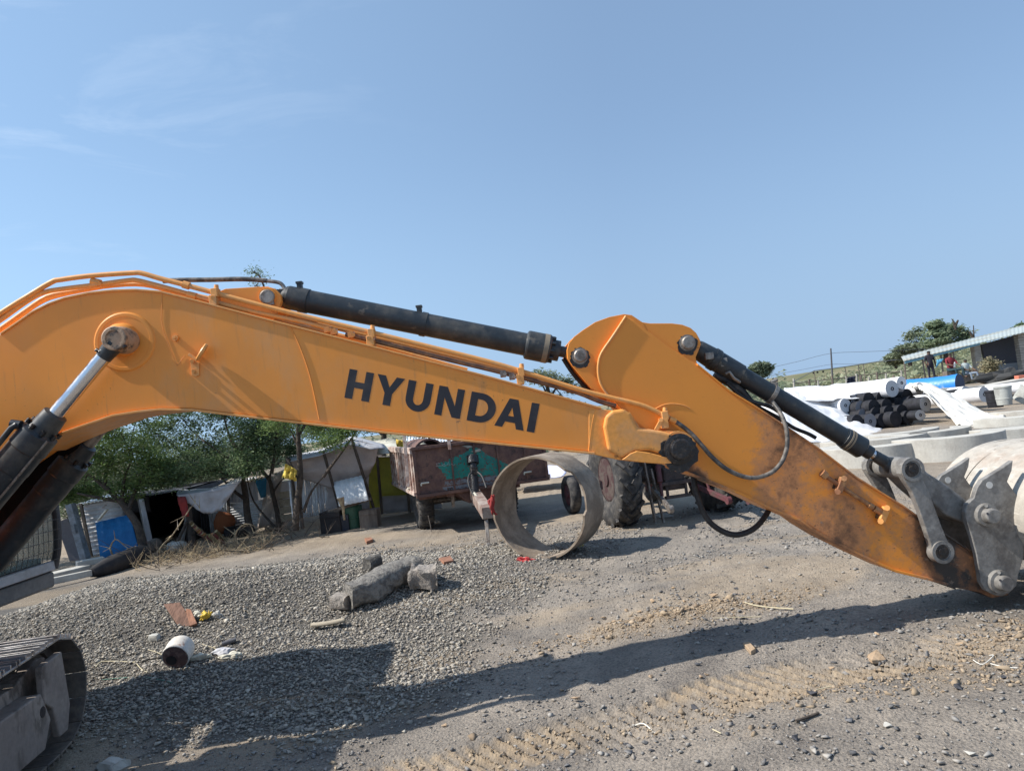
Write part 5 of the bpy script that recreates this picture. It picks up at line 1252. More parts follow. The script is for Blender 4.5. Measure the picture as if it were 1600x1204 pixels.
for (pts, lb_) in (([(243, 868), (255, 850), (270, 835), (290, 805), (305, 785), (312, 795)], 'tall dry forked stalk standing before the dark hut opening'), ([(372, 850), (368, 835), (376, 822), (390, 818), (396, 832)], 'small pale dry shrub beside the straight acacia trunk'), ([(178, 870), (172, 856), (180, 842), (190, 848), (200, 856), (212, 853)], 'dry curled weed in front of the blue sheet')):
    m = MB(); P = [W(x, y, 13.0) for x, y in pts]; m.tube(P, [.018, .005], 6, sub=2)
    for k in range(9):
        p = P[1 + k % (len(P) - 1)]; m.tube([p, p + Vector((jig(.25), jig(.1), jig(.2)))], [.009, .003], 4)
    o = m.build('dry_stalk', STRAW, None); solo(o, lb_, 'stalk')
o = blob('cloth_bundle', G(352, 838, .28), (.22, .16, .24), mat('rust_cloth', (.30, .10, .04), .9), 'rust-orange cloth bundle heaped on the patterned hammock', 'bundle', 4)
m = MB(); MATP = island_mat('patterned_cloth', [(.30, .16, .05), (.22, .05, .07), (.12, .13, .05), (.45, .33, .18)], .9)
for k in range(12):
    p = W(306 + k * 3.6, 822 + 20 * math.sin(k / 11 * PI * .75), 13.8); m.tube([p + Vector((-.05, -.1, .1)), p + Vector((.0, 0, -.02)), p + Vector((.05, .12, -.12))], .035, 6)
o = m.build('patterned_hammock', MATP, None); solo(o, 'patterned red and brown cloth hammock slung low before the corrugated hut', 'hammock')
for (x, y, s_, mt_, lb_) in ((364, 838, .17, DARKC, 'round black pot beside the orange cloth bundle'), (382, 836, .2, DARKC, 'larger black pot at the foot of the straight acacia'), (275, 862, .16, CONC, 'whitish stone lying before the dark hut'), (425, 828, .13, CONCD, 'grey block at the foot of the slender acacia')):
    c = G(x, y, s_ * .6); m = MB(); m.lathe(c - up * s_ * .7, up, [(0, s_ * .6), (s_ * .3, s_), (s_ * .8, s_ * 1.02), (s_ * 1.2, s_ * .8), (s_ * 1.25, s_ * .9), (s_ * 1.3, s_ * .9), (s_ * 1.3, 0)], 18)
    if mt_ is DARKC: o = m.build('cooking_pot', mt_, None); solo(o, lb_, 'pot')
    else: blob('stone', c, (s_ * 1.3, s_, s_ * .7), mt_, lb_, 'stone', int(x), .35)
def proj(p):
    c = RM.transposed() @ (Vector(p) - CAMP)
    return 800 + FPX * c.x / -c.z, 602 - FPX * c.y / -c.z
def inside(x, y, poly):
    r = False; n = len(poly); j = n - 1
    for i in range(n):
        if (poly[i][1] > y) != (poly[j][1] > y) and x < (poly[j][0] - poly[i][0]) * (y - poly[i][1]) / (poly[j][1] - poly[i][1]) + poly[i][0]: r = not r
        j = i
    return r
def wheel(parent, c, ax, R, wd, rim_r, lugs, name='wheel', rimm=None, tread=.02, lugw=.03, chev=.5, tmat=None):
    """tyre with tread bars; ax points to the outer side"""
    c = Vector(c); ax = Vector(ax).normalized(); u = ax.orthogonal().normalized(); v = ax.cross(u)
    m = MB(); h = wd / 2
    prof = [(-h * .7, rim_r), (-h * .98, rim_r + (R - rim_r) * .3), (-h, rim_r + (R - rim_r) * .6), (-h * .9, R - .05), (-h * .72, R - tread), (0, R - tread * .7), (h * .72, R - tread), (h * .9, R - .05), (h, rim_r + (R - rim_r) * .6), (h * .98, rim_r + (R - rim_r) * .3), (h * .7, rim_r)]
    n = 40; V = []; F = []
    for (t, r) in prof:
        for j in range(n): q = 2 * PI * j / n; V.append(c + ax * t + (u * math.cos(q) + v * math.sin(q)) * r)
    for i in range(len(prof) - 1):
        for j in range(n): F.append((i * n + j, i * n + (j + 1) % n, (i + 1) * n + (j + 1) % n, (i + 1) * n + j))
    m.add(V, F, True)
    for k in range(lugs):
        for sd in (-1, 1):
            q0 = 2 * PI * (k + (.5 if sd > 0 else 0)) / lugs; pts = []
            for t in (0, .5, 1.):
                q = q0 + chev * t * 2 * PI / lugs; r = R - (0 if t < .9 else .025); pts.append(c + ax * sd * h * t * .95 + (u * math.cos(q) + v * math.sin(q)) * (r - tread * .5))
            for a, b_ in zip(pts, pts[1:]):
                rad = ((a + b_) / 2 - c); rad = (rad - ax * rad.dot(ax)).normalized(); m.beam(a, b_, lugw, tread * 2, rad)
    w_ = m.build(name, tmat or TYRE, parent)
    m = MB(); m.lathe(c - ax * h * .7, ax, [(0, rim_r + .01), (0, rim_r - .03), (h * .9, rim_r - .04), (h * .9, rim_r * .35), (h * 1.1, rim_r * .3), (h * 1.1, 0)], 30)
    m.lathe(c + ax * h * .7, -ax, [(0, rim_r + .01), (0, rim_r - .03), (h * .5, rim_r - .04), (h * .5, rim_r * .35), (-.02, rim_r * .3), (-.02, 0)], 30)
    m.build('rim', rimm or STEEL, w_); return w_

# ------------------------------------------------------------------ trailer
FT = Vector((-1.75, 12.3, 0)); tv = Vector((.963, .27, 0)); tu = Vector((-.27, .963, 0)); TR = Matrix((tv, tu, up)).transposed()
def tp_(a, b_, z): return FT + tv * a + tu * b_ + up * z
t = thing('trailer', 'rusty brown farm trailer with a peeling teal front panel and a lit ribbed side', 'trailer', tp_(1.1, 1.7, 0))
WT, LT, ZB, ZT = 2.26, 3.5, .68, 1.44
diam = [(682, 728), (700, 718), (722, 709), (734, 701), (744, 699), (753, 703), (762, 711), (780, 718), (797, 728), (786, 741), (740, 744), (698, 749), (694, 740)]
st1 = [(694, 752), (740, 747), (782, 742), (782, 749), (740, 753), (694, 758)]; st2 = [(692, 760), (740, 755), (782, 751), (782, 757), (740, 760), (700, 766), (691, 764)]
scr = [[(681, 728), (690, 727), (696, 728)], [(683, 727), (682, 724), (687, 723)], [(691, 727), (694, 724), (696, 727)], [(698, 727), (701, 721), (702, 727)], [(704, 726), (706, 724), (708, 727), (711, 725)]]
m = MB(); nu, nv = 150, 50
rr = random.Random(5)
for i in range(nu + 1):
    for j in range(nv + 1): m.v.append(tp_(WT * i / nu, 0, ZB + (ZT - ZB) * j / nv))
for i in range(nu):
    for j in range(nv):
        c = tp_(WT * (i + .5) / nu, 0, ZB + (ZT - ZB) * (j + .5) / nv); x, y = proj(c)
        e = (float(fbm(x * .35, y * .35, 3, 5)) - .5) * 9; e2 = float(fbm(x * .5 + 9, y * .5, 3, 8))
        k = 0
        if inside(x + e, y + e * .6, diam) and e2 > .33: k = 1
        elif (inside(x + e * .4, y + e * .2, st1) or inside(x + e * .4, y + e * .2, st2)) and e2 > .36: k = 2
        a = i * (nv + 1) + j; m.f.append([a, a + nv + 1, a + nv + 2, a + 1]); m.s.append(False); m.m.append(k)
o = m.build('front_panel', [RUSTR, TEALP, GREYB], t)
m = MB(); m.box(tp_(WT / 2, .03, (ZB + ZT) / 2), (WT - .02, .045, ZT - ZB - .02), TR); m.build('front_board', RUSTR, t)
m = MB()
for a in (.0, .62, 1.02, 1.42, 1.9, 2.26): m.box(tp_(a, -.015, (ZB + ZT) / 2), (.028 if a not in (0., 2.26) else .05, .03, ZT - ZB), TR)
m.box(tp_(WT / 2, -.01, ZT + .01), (WT + .08, .09, .05), TR); m.box(tp_(WT / 2, -.01, ZB - .02), (WT + .06, .08, .05), TR)
m.build('front_frame', RUSTR, t, bevel=.004)
m = MB()
for q in scr: m.tube([W(x, y, 12.24 + (x - 640) * .0030) for x, y in q], .004, 4)
m.build('faded_script', mat('faded_white', (.45, .42, .4), .9), t)
for a in (0, WT):
    m = MB(); m.box(tp_(a, LT / 2, (ZB + ZT) / 2 - .02), (.04, LT, ZT - ZB - .04), TR)
    for k in range(10): m.box(tp_(a + (-.03 if a == 0 else .03), .12 + k * (LT - .24) / 9, (ZB + ZT) / 2), (.05, .07, ZT - ZB - .06), TR)
    m.box(tp_(a + (-.02 if a == 0 else .02), LT / 2, ZT - .02), (.09, LT, .10), TR); m.box(tp_(a + (-.02 if a == 0 else .02), LT / 2, ZB + .02), (.09, LT, .06), TR)
    m.build('side_board', mat('bleached_rust', (.55, .45, .39), .85, col2=(.30, .18, .14), lo=.42, hi=.6, scale=7, col3=(.75, .70, .64), lo3=.54, hi3=.68, scale3=6, var=.2), t, bevel=.004)
m = MB(); m.box(tp_(WT / 2, LT, (ZB + ZT) / 2), (WT, .05, ZT - ZB), TR); m.build('tailgate', RUSTR, t)
m = MB(); m.box(tp_(WT / 2, LT / 2, ZB), (WT, LT, .05), TR); m.build('bed', RUSTR, t)
m = MB(); m.prism([tp_(.62, .0, ZB - .03), tp_(1.75, .0, ZB - .03), tp_(1.6, .0, .47), tp_(.85, .0, .43)], tu * 1.6); m.box(tp_(.55, LT / 2, .66), (.12, LT, .16), TR); m.box(tp_(1.7, LT / 2, .66), (.12, LT, .16), TR); m.box(tp_(.28, .2, .66), (.5, .04, .16), TR)
m.build('chassis', RUSTR, t, bevel=.006)
m = MB(); m.cyl(tp_(.1, 1.15, .44), tp_(1.85, 1.15, .44), .06); m.box(tp_(.35, 1.15, .58), (.3, .6, .06), TR); m.build('axle', STEEL, t)
wheel(t, tp_(.20, .95, .43), -tv, .44, .27, .24, 26, tread=.012, lugw=.018, chev=.3)
wheel(t, tp_(1.72, .95, .43), tv, .44, .27, .24, 26, tread=.012, lugw=.018, chev=.3)
m = MB(); m.box(tp_(.16, .62, .76), (.5, .12, .035), TR); m.tube([tp_(.02, .58, .80), tp_(.0, .5, .95)], .012, 6); m.tube([tp_(.2, .58, .80), tp_(.1, .5, .98)], .012, 6); m.build('mudguard', CREAM, t, bevel=.006)
de = W(762, 803, 10.7)
m = MB(); m.beam(tp_(.95, .0, .58), de + up * .02, .16, .17); m.beam(tp_(1.35, .0, .58), de + Vector((.05, .05, .0)), .08, .12); m.build('drawbar', mat('drawbar_paint', (.20, .13, .105), .8, col2=(.34, .28, .24), lo=.45, hi=.6, scale=6), t, bevel=.008)
m = MB(); f_ = G(763, 852); m.beam(de + Vector((-.03, .1, .0)), f_, .05, .05); m.box(f_ + up * .01, (.12, .12, .03)); m.build('jack_stand', STEEL, t, bevel=.004)
m = MB(); m.cyl(W(739, 722, 12.3), W(744, 790, 12.1), .06, .07); m.cyl(W(738, 712, 12.35), W(739, 724, 12.3), .10, .10); m.box(W(742, 735, 12.2), (.10, .08, .12)); m.build('tipping_ram', GREASE, t)
m = MB(); m.tube([W(741, 736, 12.2), W(733, 742, 12.1), W(732, 755, 12.0), W(738, 770, 11.9), W(746, 782, 11.7), W(752, 788, 11.5)], .014, 8, sub=4); m.build('hose', RUBBER, t)
m = MB(); m.tube([W(744, 736, 12.2), W(752, 742, 12.1), W(757, 753, 12.0), W(760, 762, 11.9)], .018, 8, sub=4); m.build('hose', RUBBER, t)
m = MB(); m.cyl(W(741, 770, 11.9), W(750, 782, 11.7), .022, n=8); m.build('hose_sleeve', CREAM, t)
for x0, y0, x1, y1 in ((631, 672, 638, 760), (700, 676, 703, 702)): m = MB(); m.beam(W(x0, y0, 12.24), W(x1, y1, 12.24), .05, .05); m.build('corner_pole', mat('bleached_rust'  , (0, 0, 0)), t, bevel=.004)
for x, y in ((658, 755), (819, 738)):
    m = MB(); q = W(x, y, 12.2 + (x - 640) * .003); m.cyl(q, q + tv * .13, .014, n=8); m.cyl(q, q - up * .04, .012, n=8); m.build('latch', CREAM, t)
m = MB(); m.tube([W(669, 805, 12.6), W(672, 818, 12.6), W(674, 830, 12.6)], .008, 5); m.box(tp_(.62, .3, .5), (.05, .05, .25), TR); m.build('hanging_wire', STEEL, t)
# load: rusty shells and a sheet
for k, (x, y, r, lb_) in enumerate(((672, 712, .30, 'rusty brown pipe piece lying in the trailer at its left front corner'), (765, 706, .26, 'second rusty pipe piece lying in the trailer behind the teal panel'))):
    c = W(x, y, 12.7); m = MB(); n = 26; L_ = 1.6
    V = []; F = []
    for rr_ in (r, r - .035):
        for yy in (0, L_):
            for j in range(n): q = 2 * PI * j / n; V.append(c + tu * yy + tv * math.cos(q) * rr_ + up * math.sin(q) * rr_)
    for j in range(n):
        k2 = (j + 1) % n; F += [(j, k2, n + k2, n + j), (2 * n + j, 3 * n + j, 3 * n + k2, 2 * n + k2), (j, 2 * n + j, 2 * n + k2, k2), (n + j, n + k2, 3 * n + k2, 3 * n + j)]
    m.add(V, F, True); o = m.build('pipe_piece', RUSTR, None); o.modifiers.new('es', 'EDGE_SPLIT').split_angle = math.radians(40); solo(o, lb_, 'pipe')
blob('cream_sack', W(724, 703, 12.9), (.42, .34, .13), CREAM, 'cream sack lying on the load in the trailer behind the teal panel', 'sack', 61, .5)
o = cloth('green_scrap', G(580, 814, .05), G(590, 812, .05), G(588, 817, .02), G(578, 818, .02), 4, 3, 0, .03, mat('green_plastic_scrap', (.02, .16, .10), .6), None, 62); solo(o, 'small green plastic scrap on the dirt in front of the yellow hut', 'scrap')

# ------------------------------------------------------------------ tractor
REDP = mat('dusty_red_paint', (.115, .035, .042), .8, col2=(.09, .05, .048), lo=.45, hi=.6, scale=8, var=.2)
RIMD = mat('muddy_red_rim', (.060, .028, .028), .9, col2=(.09, .07, .06), lo=.45, hi=.6, scale=8, var=.2)
GEARB = mat('greasy_casting', (.05, .04, .038), .7, col2=(.10, .07, .06), lo=.45, hi=.62, scale=9, var=.2)
TA = Vector((1.36, 11.1, 0)); th_ = Vector((-.23, .97, 0)).normalized(); ts_ = Vector((th_.y, -th_.x, 0)); TT = Matrix((ts_, th_, up)).transposed()
def tr_(a, b_, z): return TA + ts_ * a + th_ * b_ + up * z
t = thing('tractor', 'dusty red farm tractor seen from behind with big lugged rear tyres', 'tractor', tr_(.75, 1, 0))
wheel(t, tr_(0, 0, .71), -ts_, .72, .36, .34, 18, rimm=RIMD, tread=.03, lugw=.045, chev=.9)
wheel(t, tr_(1.62, 0, .71), ts_, .72, .36, .34, 18, rimm=RIMD, tread=.03, lugw=.045, chev=.9)
wheel(t, tr_(-.10, 1.95, .34), -ts_, .345, .19, .19, 0, rimm=REDP)
wheel(t, tr_(1.42, 1.95, .34), ts_, .345, .19, .19, 0, rimm=REDP)
m = MB(); m.cyl(tr_(.1, 0, .71), tr_(1.5, 0, .71), .12); m.box(tr_(.81, .1, .80), (.42, .7, .55), TT); m.box(tr_(.81, .9, .72), (.34, 1.2, .42), TT); m.box(tr_(.81, -.28, .62), (.34, .14, .34), TT); m.build('gearbox', GEARB, t, bevel=.03)
m = MB(); m.beam(tr_(.25, 1.95, .42), tr_(1.35, 1.95, .42), .10, .12); m.box(tr_(.81, 1.9, .6), (.3, .3, .4), TT); m.build('front_axle', REDP, t, bevel=.01)
m = MB(); m.prism([tr_(.56, .75, .85), tr_(.56, 2.15, .85), tr_(.56, 2.2, 1.15), tr_(.56, 2.1, 1.27), tr_(.56, .75, 1.36)], ts_ * .5); m.build('bonnet', REDP, t, bevel=.05)
for a in (-.03, 1.28):
    m = MB(); n = 10
    def arcp(r): return [tr_(a, 0, .71) + th_ * math.cos(math.radians(q)) * r + up * math.sin(math.radians(q)) * r for q in np.linspace(20, 150, n)]
    m.prism(arcp(.80) + arcp(.77)[::-1], ts_ * .38); m.prism(arcp(.80)[2:] + [tr_(a, 0, .9)], ts_ * .012 if a > 1 else ts_ * .38 * 0 + ts_ * .38 - ts_ * .37); m.build('mudguard', REDP, t, bevel=.006)
m = MB(); m.box(tr_(.81, .05, 1.12), (.46, .42, .08), TT); m.box(tr_(.81, -.16, 1.3), (.46, .07, .3), TT); m.build('seat', RUBBER, t, bevel=.03)
m = MB(); m.tube([tr_(.81, .85, 1.2), tr_(.81, .6, 1.38)], .02, 8); m.tube([tr_(.81, .58, 1.38) + (ts_ * math.cos(q) + (th_ * .45 + up * .9).normalized().cross(ts_) * math.sin(q)) * .19 for q in np.linspace(0, 2 * PI, 21)], .015, 6); m.build('steering_wheel', RUBBER, t)
m = MB(); m.box(tr_(-.02, -.05, 1.33), (.05, .12, .16), TT); m.cyl(W(891, 717, 11.3), W(892, 716.5, 11.2), .045, n=14); m.build('tail_lamp', mat('red_lens', (.5, .06, .04), .3), t)
for side in (0, 1):
    q = -1 if side == 0 else 1; c = .81 + q * .30; e = .81 + q * .44
    m = MB(); m.beam(tr_(c, -.2, .50), tr_(e, -1.0, .30), .05, .07); m.cyl(tr_(e - .03, -1.04, .29), tr_(e + .03, -1.04, .29), .055, n=16); m.build('lower_link', REDP if side else STEEL, t, bevel=.006)
    m = MB(); m.beam(tr_(c, -.05, 1.05), tr_(c + q * .02, -.5, 1.02), .05, .07); m.cyl(tr_(c + q * .02, -.5, 1.0), tr_((c + e) / 2 + .02, -.62, .42), .022, n=10); m.cyl(tr_(c + q * .02, -.52, .85), tr_((c + e) / 2 + .02, -.6, .62), .04, n=10); m.build('lift_arm', REDP, t, bevel=.005)
m = MB(); m.box(tr_(.81, -.38, .56), (.55, .05, .05), TT); m.box(tr_(.81, -.38, .36), (.4, .08, .04), TT); m.beam(tr_(.66, -.36, .36), tr_(.66, -.36, .6), .04, .04); m.beam(tr_(.96, -.36, .36), tr_(.96, -.36, .6), .04, .04); m.build('drawbar_frame', GEARB, t, bevel=.004)
m = MB(); m.beam(tr_(.36, -.32, 1.0), tr_(.40, -.4, .04), .035, .035); m.beam(tr_(.47, -.3, .8), tr_(.52, -.42, .02), .03, .03); m.build('prop_bar', STEEL, t)
m = MB(); m.tube([tr_(1.2, -.1, .95), tr_(1.3, -.5, .65), tr_(1.38, -.95, .42), tr_(1.42, -1.25, .30)], [.03, .045, .05, .04], 8, sub=3); m.cyl(tr_(1.40, -1.28, .29), tr_(1.47, -1.28, .29), .06, n=16); m.build('side_arm', REDP, t)

# ------------------------------------------------------------------ concrete ring
rc = W(838, 791, 9.2); gz0 = float(terr_smooth(rc.x, rc.y + .1)); ra = Vector((-.47, -.88, .0)).normalized(); ru = up; rv = ra.cross(up).normalized()
m = MB(); n = 72; Ro, Ri, LL = .645, .622, .62; rc = Vector((rc.x, rc.y, gz0 + Ro - .02)); V = []; F = []; nl = 6
def edge(q, e): return (float(fbm(q * 2.2 + e * 9, 3.3, 4, 7)) - .5) * .15 + (-.09 if (e == 0 and 2.4 < q < 3.3) else 0)
for lay, r in ((0, Ro), (1, Ri)):
    for i in range(nl + 1):
        for j in range(n):
            q = 2 * PI * j / n; tt = i / nl; yy = (edge(q, 0) * (1 - tt)) * 1 - tt * (LL + edge(q, 1)); r_ = r * (1 + .012 * math.sin(q * 2 + .6)) + (float(fbm(q * 3, tt * 3 + lay * 5, 3, 4)) - .5) * .008
            V.append(rc + ra * yy + rv * math.cos(q) * r_ + ru * math.sin(q) * r_)
N_ = (nl + 1) * n
for i in range(nl):
    for j in range(n):
        k = (j + 1) % n; a = i * n; F += [(a + j, a + k, a + n + k, a + n + j), (N_ + a + j, N_ + a + n + j, N_ + a + n + k, N_ + a + k)]
for j in range(n):
    k = (j + 1) % n; F += [(j, N_ + j, N_ + k, k), (nl * n + j, nl * n + k, N_ + nl * n + k, N_ + nl * n + j)]
m.add(V, F, True)
RINGM = mat('dusty_ring', (.20, .155, .115), .9, col2=(.32, .26, .20), lo=.42, hi=.62, scale=4, var=.15, col3=(.10, .085, .075), lo3=.66, hi3=.76, scale3=6, bump=.006, bscale=22)
o = m.build('pipe_ring', RINGM, None); o.modifiers.new('es', 'EDGE_SPLIT').split_angle = math.radians(45); solo(o, 'large thin dusty pipe ring standing on edge between the trailer and the tractor', 'pipe ring')
def rag(pts, D_, mt, lb_, nm, r=.03, seed=2):
    r_ = random.Random(seed); m = MB(); P = [W(x, y, D_) for x, y in pts]
    for k in range(5): m.tube([p + Vector((r_.uniform(-.03, .03), r_.uniform(-.03, .03), r_.uniform(-.02, .03))) for p in P], [r * .4, r, r * .7, r * .3], 6, sub=3)
    o = m.build(nm, mt, None); solo(o, lb_, 'rag')
rag([(769, 775), (767, 785), (769, 795), (773, 803)], 9.05, REDC, 'red rag caught on the left rim of the pipe ring', 'red_rag', .022)
q = G(822, 876); D_ = q.y; rag([(811, 873), (819, 877), (827, 874), (834, 877)], D_, mat('bright_red_rag', (.5, .05, .05), .8), 'red rag on the ground below the pipe ring', 'red_rag', .022, 5)
q = G(900, 856); rag([(893, 860), (900, 853), (906, 857), (912, 848)], q.y, mat('yellow_scrap', (.45, .38, .14), .8), 'yellowish scrap on the ground at the right foot of the pipe ring', 'scrap', .018, 7)

# ------------------------------------------------------------------ rocks and litter in the foreground
def rock(name, pts_px, hgt, mt, label, cat, wd, seed, R0=.5, sink=.03):
    """long irregular block along a ground line"""
    P = [G(x, y) for x, y in pts_px]; 
    for p in P: p.z = float(terr_smooth(p.x, p.y))
    P = catmull(P, 4); V = []; F = []; n = 18; k = len(P)
    rs = np.random.default_rng(seed)
    for i, p in enumerate(P):
        d = (P[min(i + 1, k - 1)] - P[max(i - 1, 0)]); d.z = 0; d.normalize(); sd = Vector((-d.y, d.x, 0))
        for j in range(n):
            q = 2 * PI * j / n; c_, s_ = math.cos(q), math.sin(q); e = 2 / 3.2
            x = math.copysign(abs(c_) ** e, c_) * wd / 2; z = math.copysign(abs(s_) ** e, s_) * hgt / 2
            nz_ = 1 + (float(fbm(i * .5 + 30, j * .55 + seed, 3, seed)) - .5) * R0
            V.append(p + sd * x * nz_ + up * (hgt / 2 - sink + z * nz_) + d * (float(fbm(i * .9, j * .9, 2, seed + 3)) - .5) * .05)
    for i in range(k - 1):
        for j in range(n): F.append((i * n + j, i * n + (j + 1) % n, (i + 1) * n + (j + 1) % n, (i + 1) * n + j))
    m = MB(); m.add(V, F, True); m.add(V[:n], [list(range(n))[::-1]]); m.add(V[-n:], [list(range(n))]); o = m.build(name, mt, None)
    o.modifiers.new('es', 'EDGE_SPLIT').split_angle = math.radians(38); solo(o, label, cat)
ROCKM = mat('rough_broken_concrete', (.25, .235, .21), .95, col2=(.13, .12, .11), lo=.42, hi=.6, scale=16, var=.25, vscale=60, bump=.035, bscale=32)
rock('concrete_block', [(545, 946), (575, 936), (605, 918), (632, 906), (654, 900)], .27, ROCKM, 'long curved rough concrete block lying across the edge of the gravel', 'concrete block', .34, 3, .5)
rock('concrete_block', [(524, 944), (548, 946)], .15, mat('pale_rock', (.36, .32, .28), .95, col2=(.22, .2, .18), lo=.42, hi=.6, scale=14, var=.2, bump=.03, bscale=30), 'small squared pale concrete piece at the left tip of the long curved block', 'concrete block', .22, 31, .35)
rock('rock', [(645, 914), (662, 915), (684, 914)], .25, mat('pale_rock', (.36, .32, .28), .95, col2=(.22, .2, .18), lo=.42, hi=.6, scale=14, var=.2, bump=.03, bscale=30), 'pale angular rock lying right of the long curved concrete block', 'rock', .24, 8, .9)
rock('concrete_block', [(574, 893), (592, 888)], .2, mat('dark_lump', (.07, .065, .06), .95, col2=(.15, .14, .125), lo=.5, hi=.62, scale=14, bump=.02), 'dark lump half sunk in the gravel behind the long curved block', 'rock', .2, 15, .6)  # near-black mottled lump behind the long block
rock('rubble', [(168, 1200), (188, 1203)], .10, CONC, 'pale broken lump at the bottom edge beside the crawler track', 'rubble', .12, 22, .8)
rock('rubble', [(236, 996), (248, 996)], .07, CONC, 'small whitish stone on the gravel above the white pipe stub', 'stone', .08, 24, .6)
rock('flat_shard', [(487, 979), (512, 976), (538, 971)], .035, BOARD, 'flat tan shard lying on the gravel below the concrete block', 'shard', .09, 25, .4, .0)
BRK = mat('terracotta', (.36, .17, .10), .9, col2=(.26, .13, .085), lo=.42, hi=.6, scale=9, var=.2, bump=.006)
def slabpx(name, quad, th, mt, label, cat, lift=0):
    P = [G(x, y, lift) for x, y in quad]; mz = sum(p.z for p in P) / 4
    m = MB(); m.prism(P, (0, 0, th)); o = m.build(name, mt, None, bevel=.004); solo(o, label, cat); return o
def lean(name, quad, Ds, th, mt, label, cat):
    P = [W(x, y, d) for (x, y), d in zip(quad, Ds)]; nn = (P[1] - P[0]).cross(P[3] - P[0]).normalized(); m = MB(); m.prism(P, nn * th); o = m.build(name, mt, None, bevel=.005); solo(o, label, cat)
d1 = G(285, 976).y
BRN = mat('brown_board', (.20, .105, .07), .85, col2=(.12, .065, .045), lo=.45, hi=.6, scale=14, stretch=(3, 1, .4), var=.2)
lean('broken_board', [(255, 943), (281, 940), (306, 977), (279, 978)], [d1 + .26, d1 + .26, d1, d1], .03, BRN, 'dark brown broken board standing out of the gravel, the larger left piece', 'board')
lean('broken_board', [(290, 950), (298, 951), (308, 973), (297, 977)], [d1 + .16, d1 + .16, d1 + .0, d1 - .01], .03, BRK, 'narrow reddish brown board leaning against the right side of the larger broken board', 'board')
rag([(305, 962), (310, 960), (316, 963), (322, 958)], G(315, 965).y, CREAM, 'cream paper scraps on the gravel right of the broken boards', 'paper_scrap', .018, 11)
rag([(316, 966), (321, 960), (326, 963), (330, 957)], G(322, 966).y, mat('yellow_wrapper', (.65, .45, .05), .6), 'yellow crumpled wrapper right of the broken boards', 'wrapper', .018, 12)
rag([(334, 962), (338, 958), (342, 961), (345, 965)], G(340, 965).y, CONC, 'white crumpled paper right of the yellow wrapper', 'paper_scrap', .018, 13)
c = G(276, 1052); ax = Vector((-.02, .85, .30)).normalized()
m = MB(); m.lathe(c + up * .095 - ax * .02, ax, [(.012, .0), (.012, .035), (.09, .035), (.09, .0)], 20)
t = thing('paint_tin', 'dented whitewashed tin lying on its side on the gravel with its brown inside showing', 'tin', c)
m.mi = 0; m2 = MB(); m2.lathe(c + up * .10, ax, [(0, .112), (0, .12), (.02, .124), (.05, .12), (.12, .124), (.17, .115), (.20, .095), (.20, 0)], 26); m2.build('tin_body', mat('whitewashed_tin', (.62, .58, .52), .7, col2=(.36, .2, .14), lo=.55, hi=.64, scale=12), t)
m3 = MB(); m3.lathe(c + up * .10, ax, [(-.001, .113), (.01, .108), (.012, .0)], 26); m3.build('tin_inside', mat('brown_lining', (.13, .075, .07), .6, col2=(.24, .16, .14), lo=.5, hi=.6, scale=20), t); m4 = MB(); m4.lathe(c + up * .08 + Vector((-.035, -.006, 0)), ax, [(.0, .048), (.003, .047), (.003, .0)], 20); m4.build('tin_hole', DARKC, t)
c = G(357, 1012); m = MB(); m.cyl(c + Vector((-.05, -.02, .02)), c + Vector((.07, .03, .035)), .02, .024, 12); o = m.build('grey_tube', mat('grey_plastic', (.10, .10, .11), .5), None); solo(o, 'short dark grey plastic tube lying on pale rubbish right of the tin', 'tube')
for k, (x, y, lb_) in enumerate(((350, 1025, 'white crumpled bag under the short grey tube'), (312, 1038, 'pale clod of plaster just right of the tin'), (362, 1036, 'cream crumpled scrap below the white bag'))):
    P = G(x, y); blob('crumpled_bag', P + up * .02, (.09, .06, .035), CREAM if k else PALET, lb_, 'bag' if not k else 'scrap', 40 + k, .8, sharp=True)
def strand(pts, r, mt, lb_, nm='straw'):
    m = MB(); m.tube([G(x, y, .012) for x, y in pts], r, 5, sub=4); o = m.build(nm, mt, None); solo(o, lb_, 'straw' if nm == 'straw' else nm.replace('_', ' '))
STR = mat('pale_straw', (.50, .44, .30), .9)
strand([(150, 1048), (158, 1040), (178, 1038), (212, 1040)], .006, STR, 'arched pale straw next to the crawler track end')
strand([(214, 1042), (222, 1052), (231, 1061)], .005, STR, 'short pale straw continuing down from the arched straw')
strand([(232, 1013), (245, 1024), (254, 1030)], .004, STR, 'thin pale straw left of the tin')
strand([(316, 1015), (330, 1020), (340, 1022)], .004, STR, 'thin pale straw right above the tin')
strand([(988, 1123), (1005, 1126), (1022, 1135)], .004, mat('white_string', (.7, .68, .62), .8), 'short white string below the crawler imprint', 'white_string')
strand([(1164, 943), (1180, 946), (1204, 948), (1240, 951)], .006, STR, 'pale straw lying just above the arm shadow, right of the tan clods')
strand([(1115, 968), (1150, 966), (1190, 964)], .003, STR, 'long thin straw touching the arm shadow')
strand([(1115, 1148), (1128, 1156)], .004, STR, 'tiny pale straw near the bottom right of the yard')
strand([(1521, 1032), (1536, 1040), (1553, 1027), (1546, 1026)], .003, mat('white_string', (0, 0, 0)), 'looped white string under the bucket', 'white_string')
strand([(1548, 1040), (1570, 1044), (1590, 1045)], .003, mat('white_string', (0, 0, 0)), 'straight white string right of the looped one', 'white_string')
strand([(1245, 1136), (1262, 1128), (1280, 1120)], .008, BARK, 'dark twig at the lower right of the yard', 'twig')
strand([(1276, 1081), (1300, 1076)], .003, STR, 'thin straw beside the black stone')
strand([(160, 1062), (200, 1060), (235, 1068), (270, 1075)], .003, mat('green_string', (.04, .2, .15), .7), 'thin green string left below the tin', 'green_string')
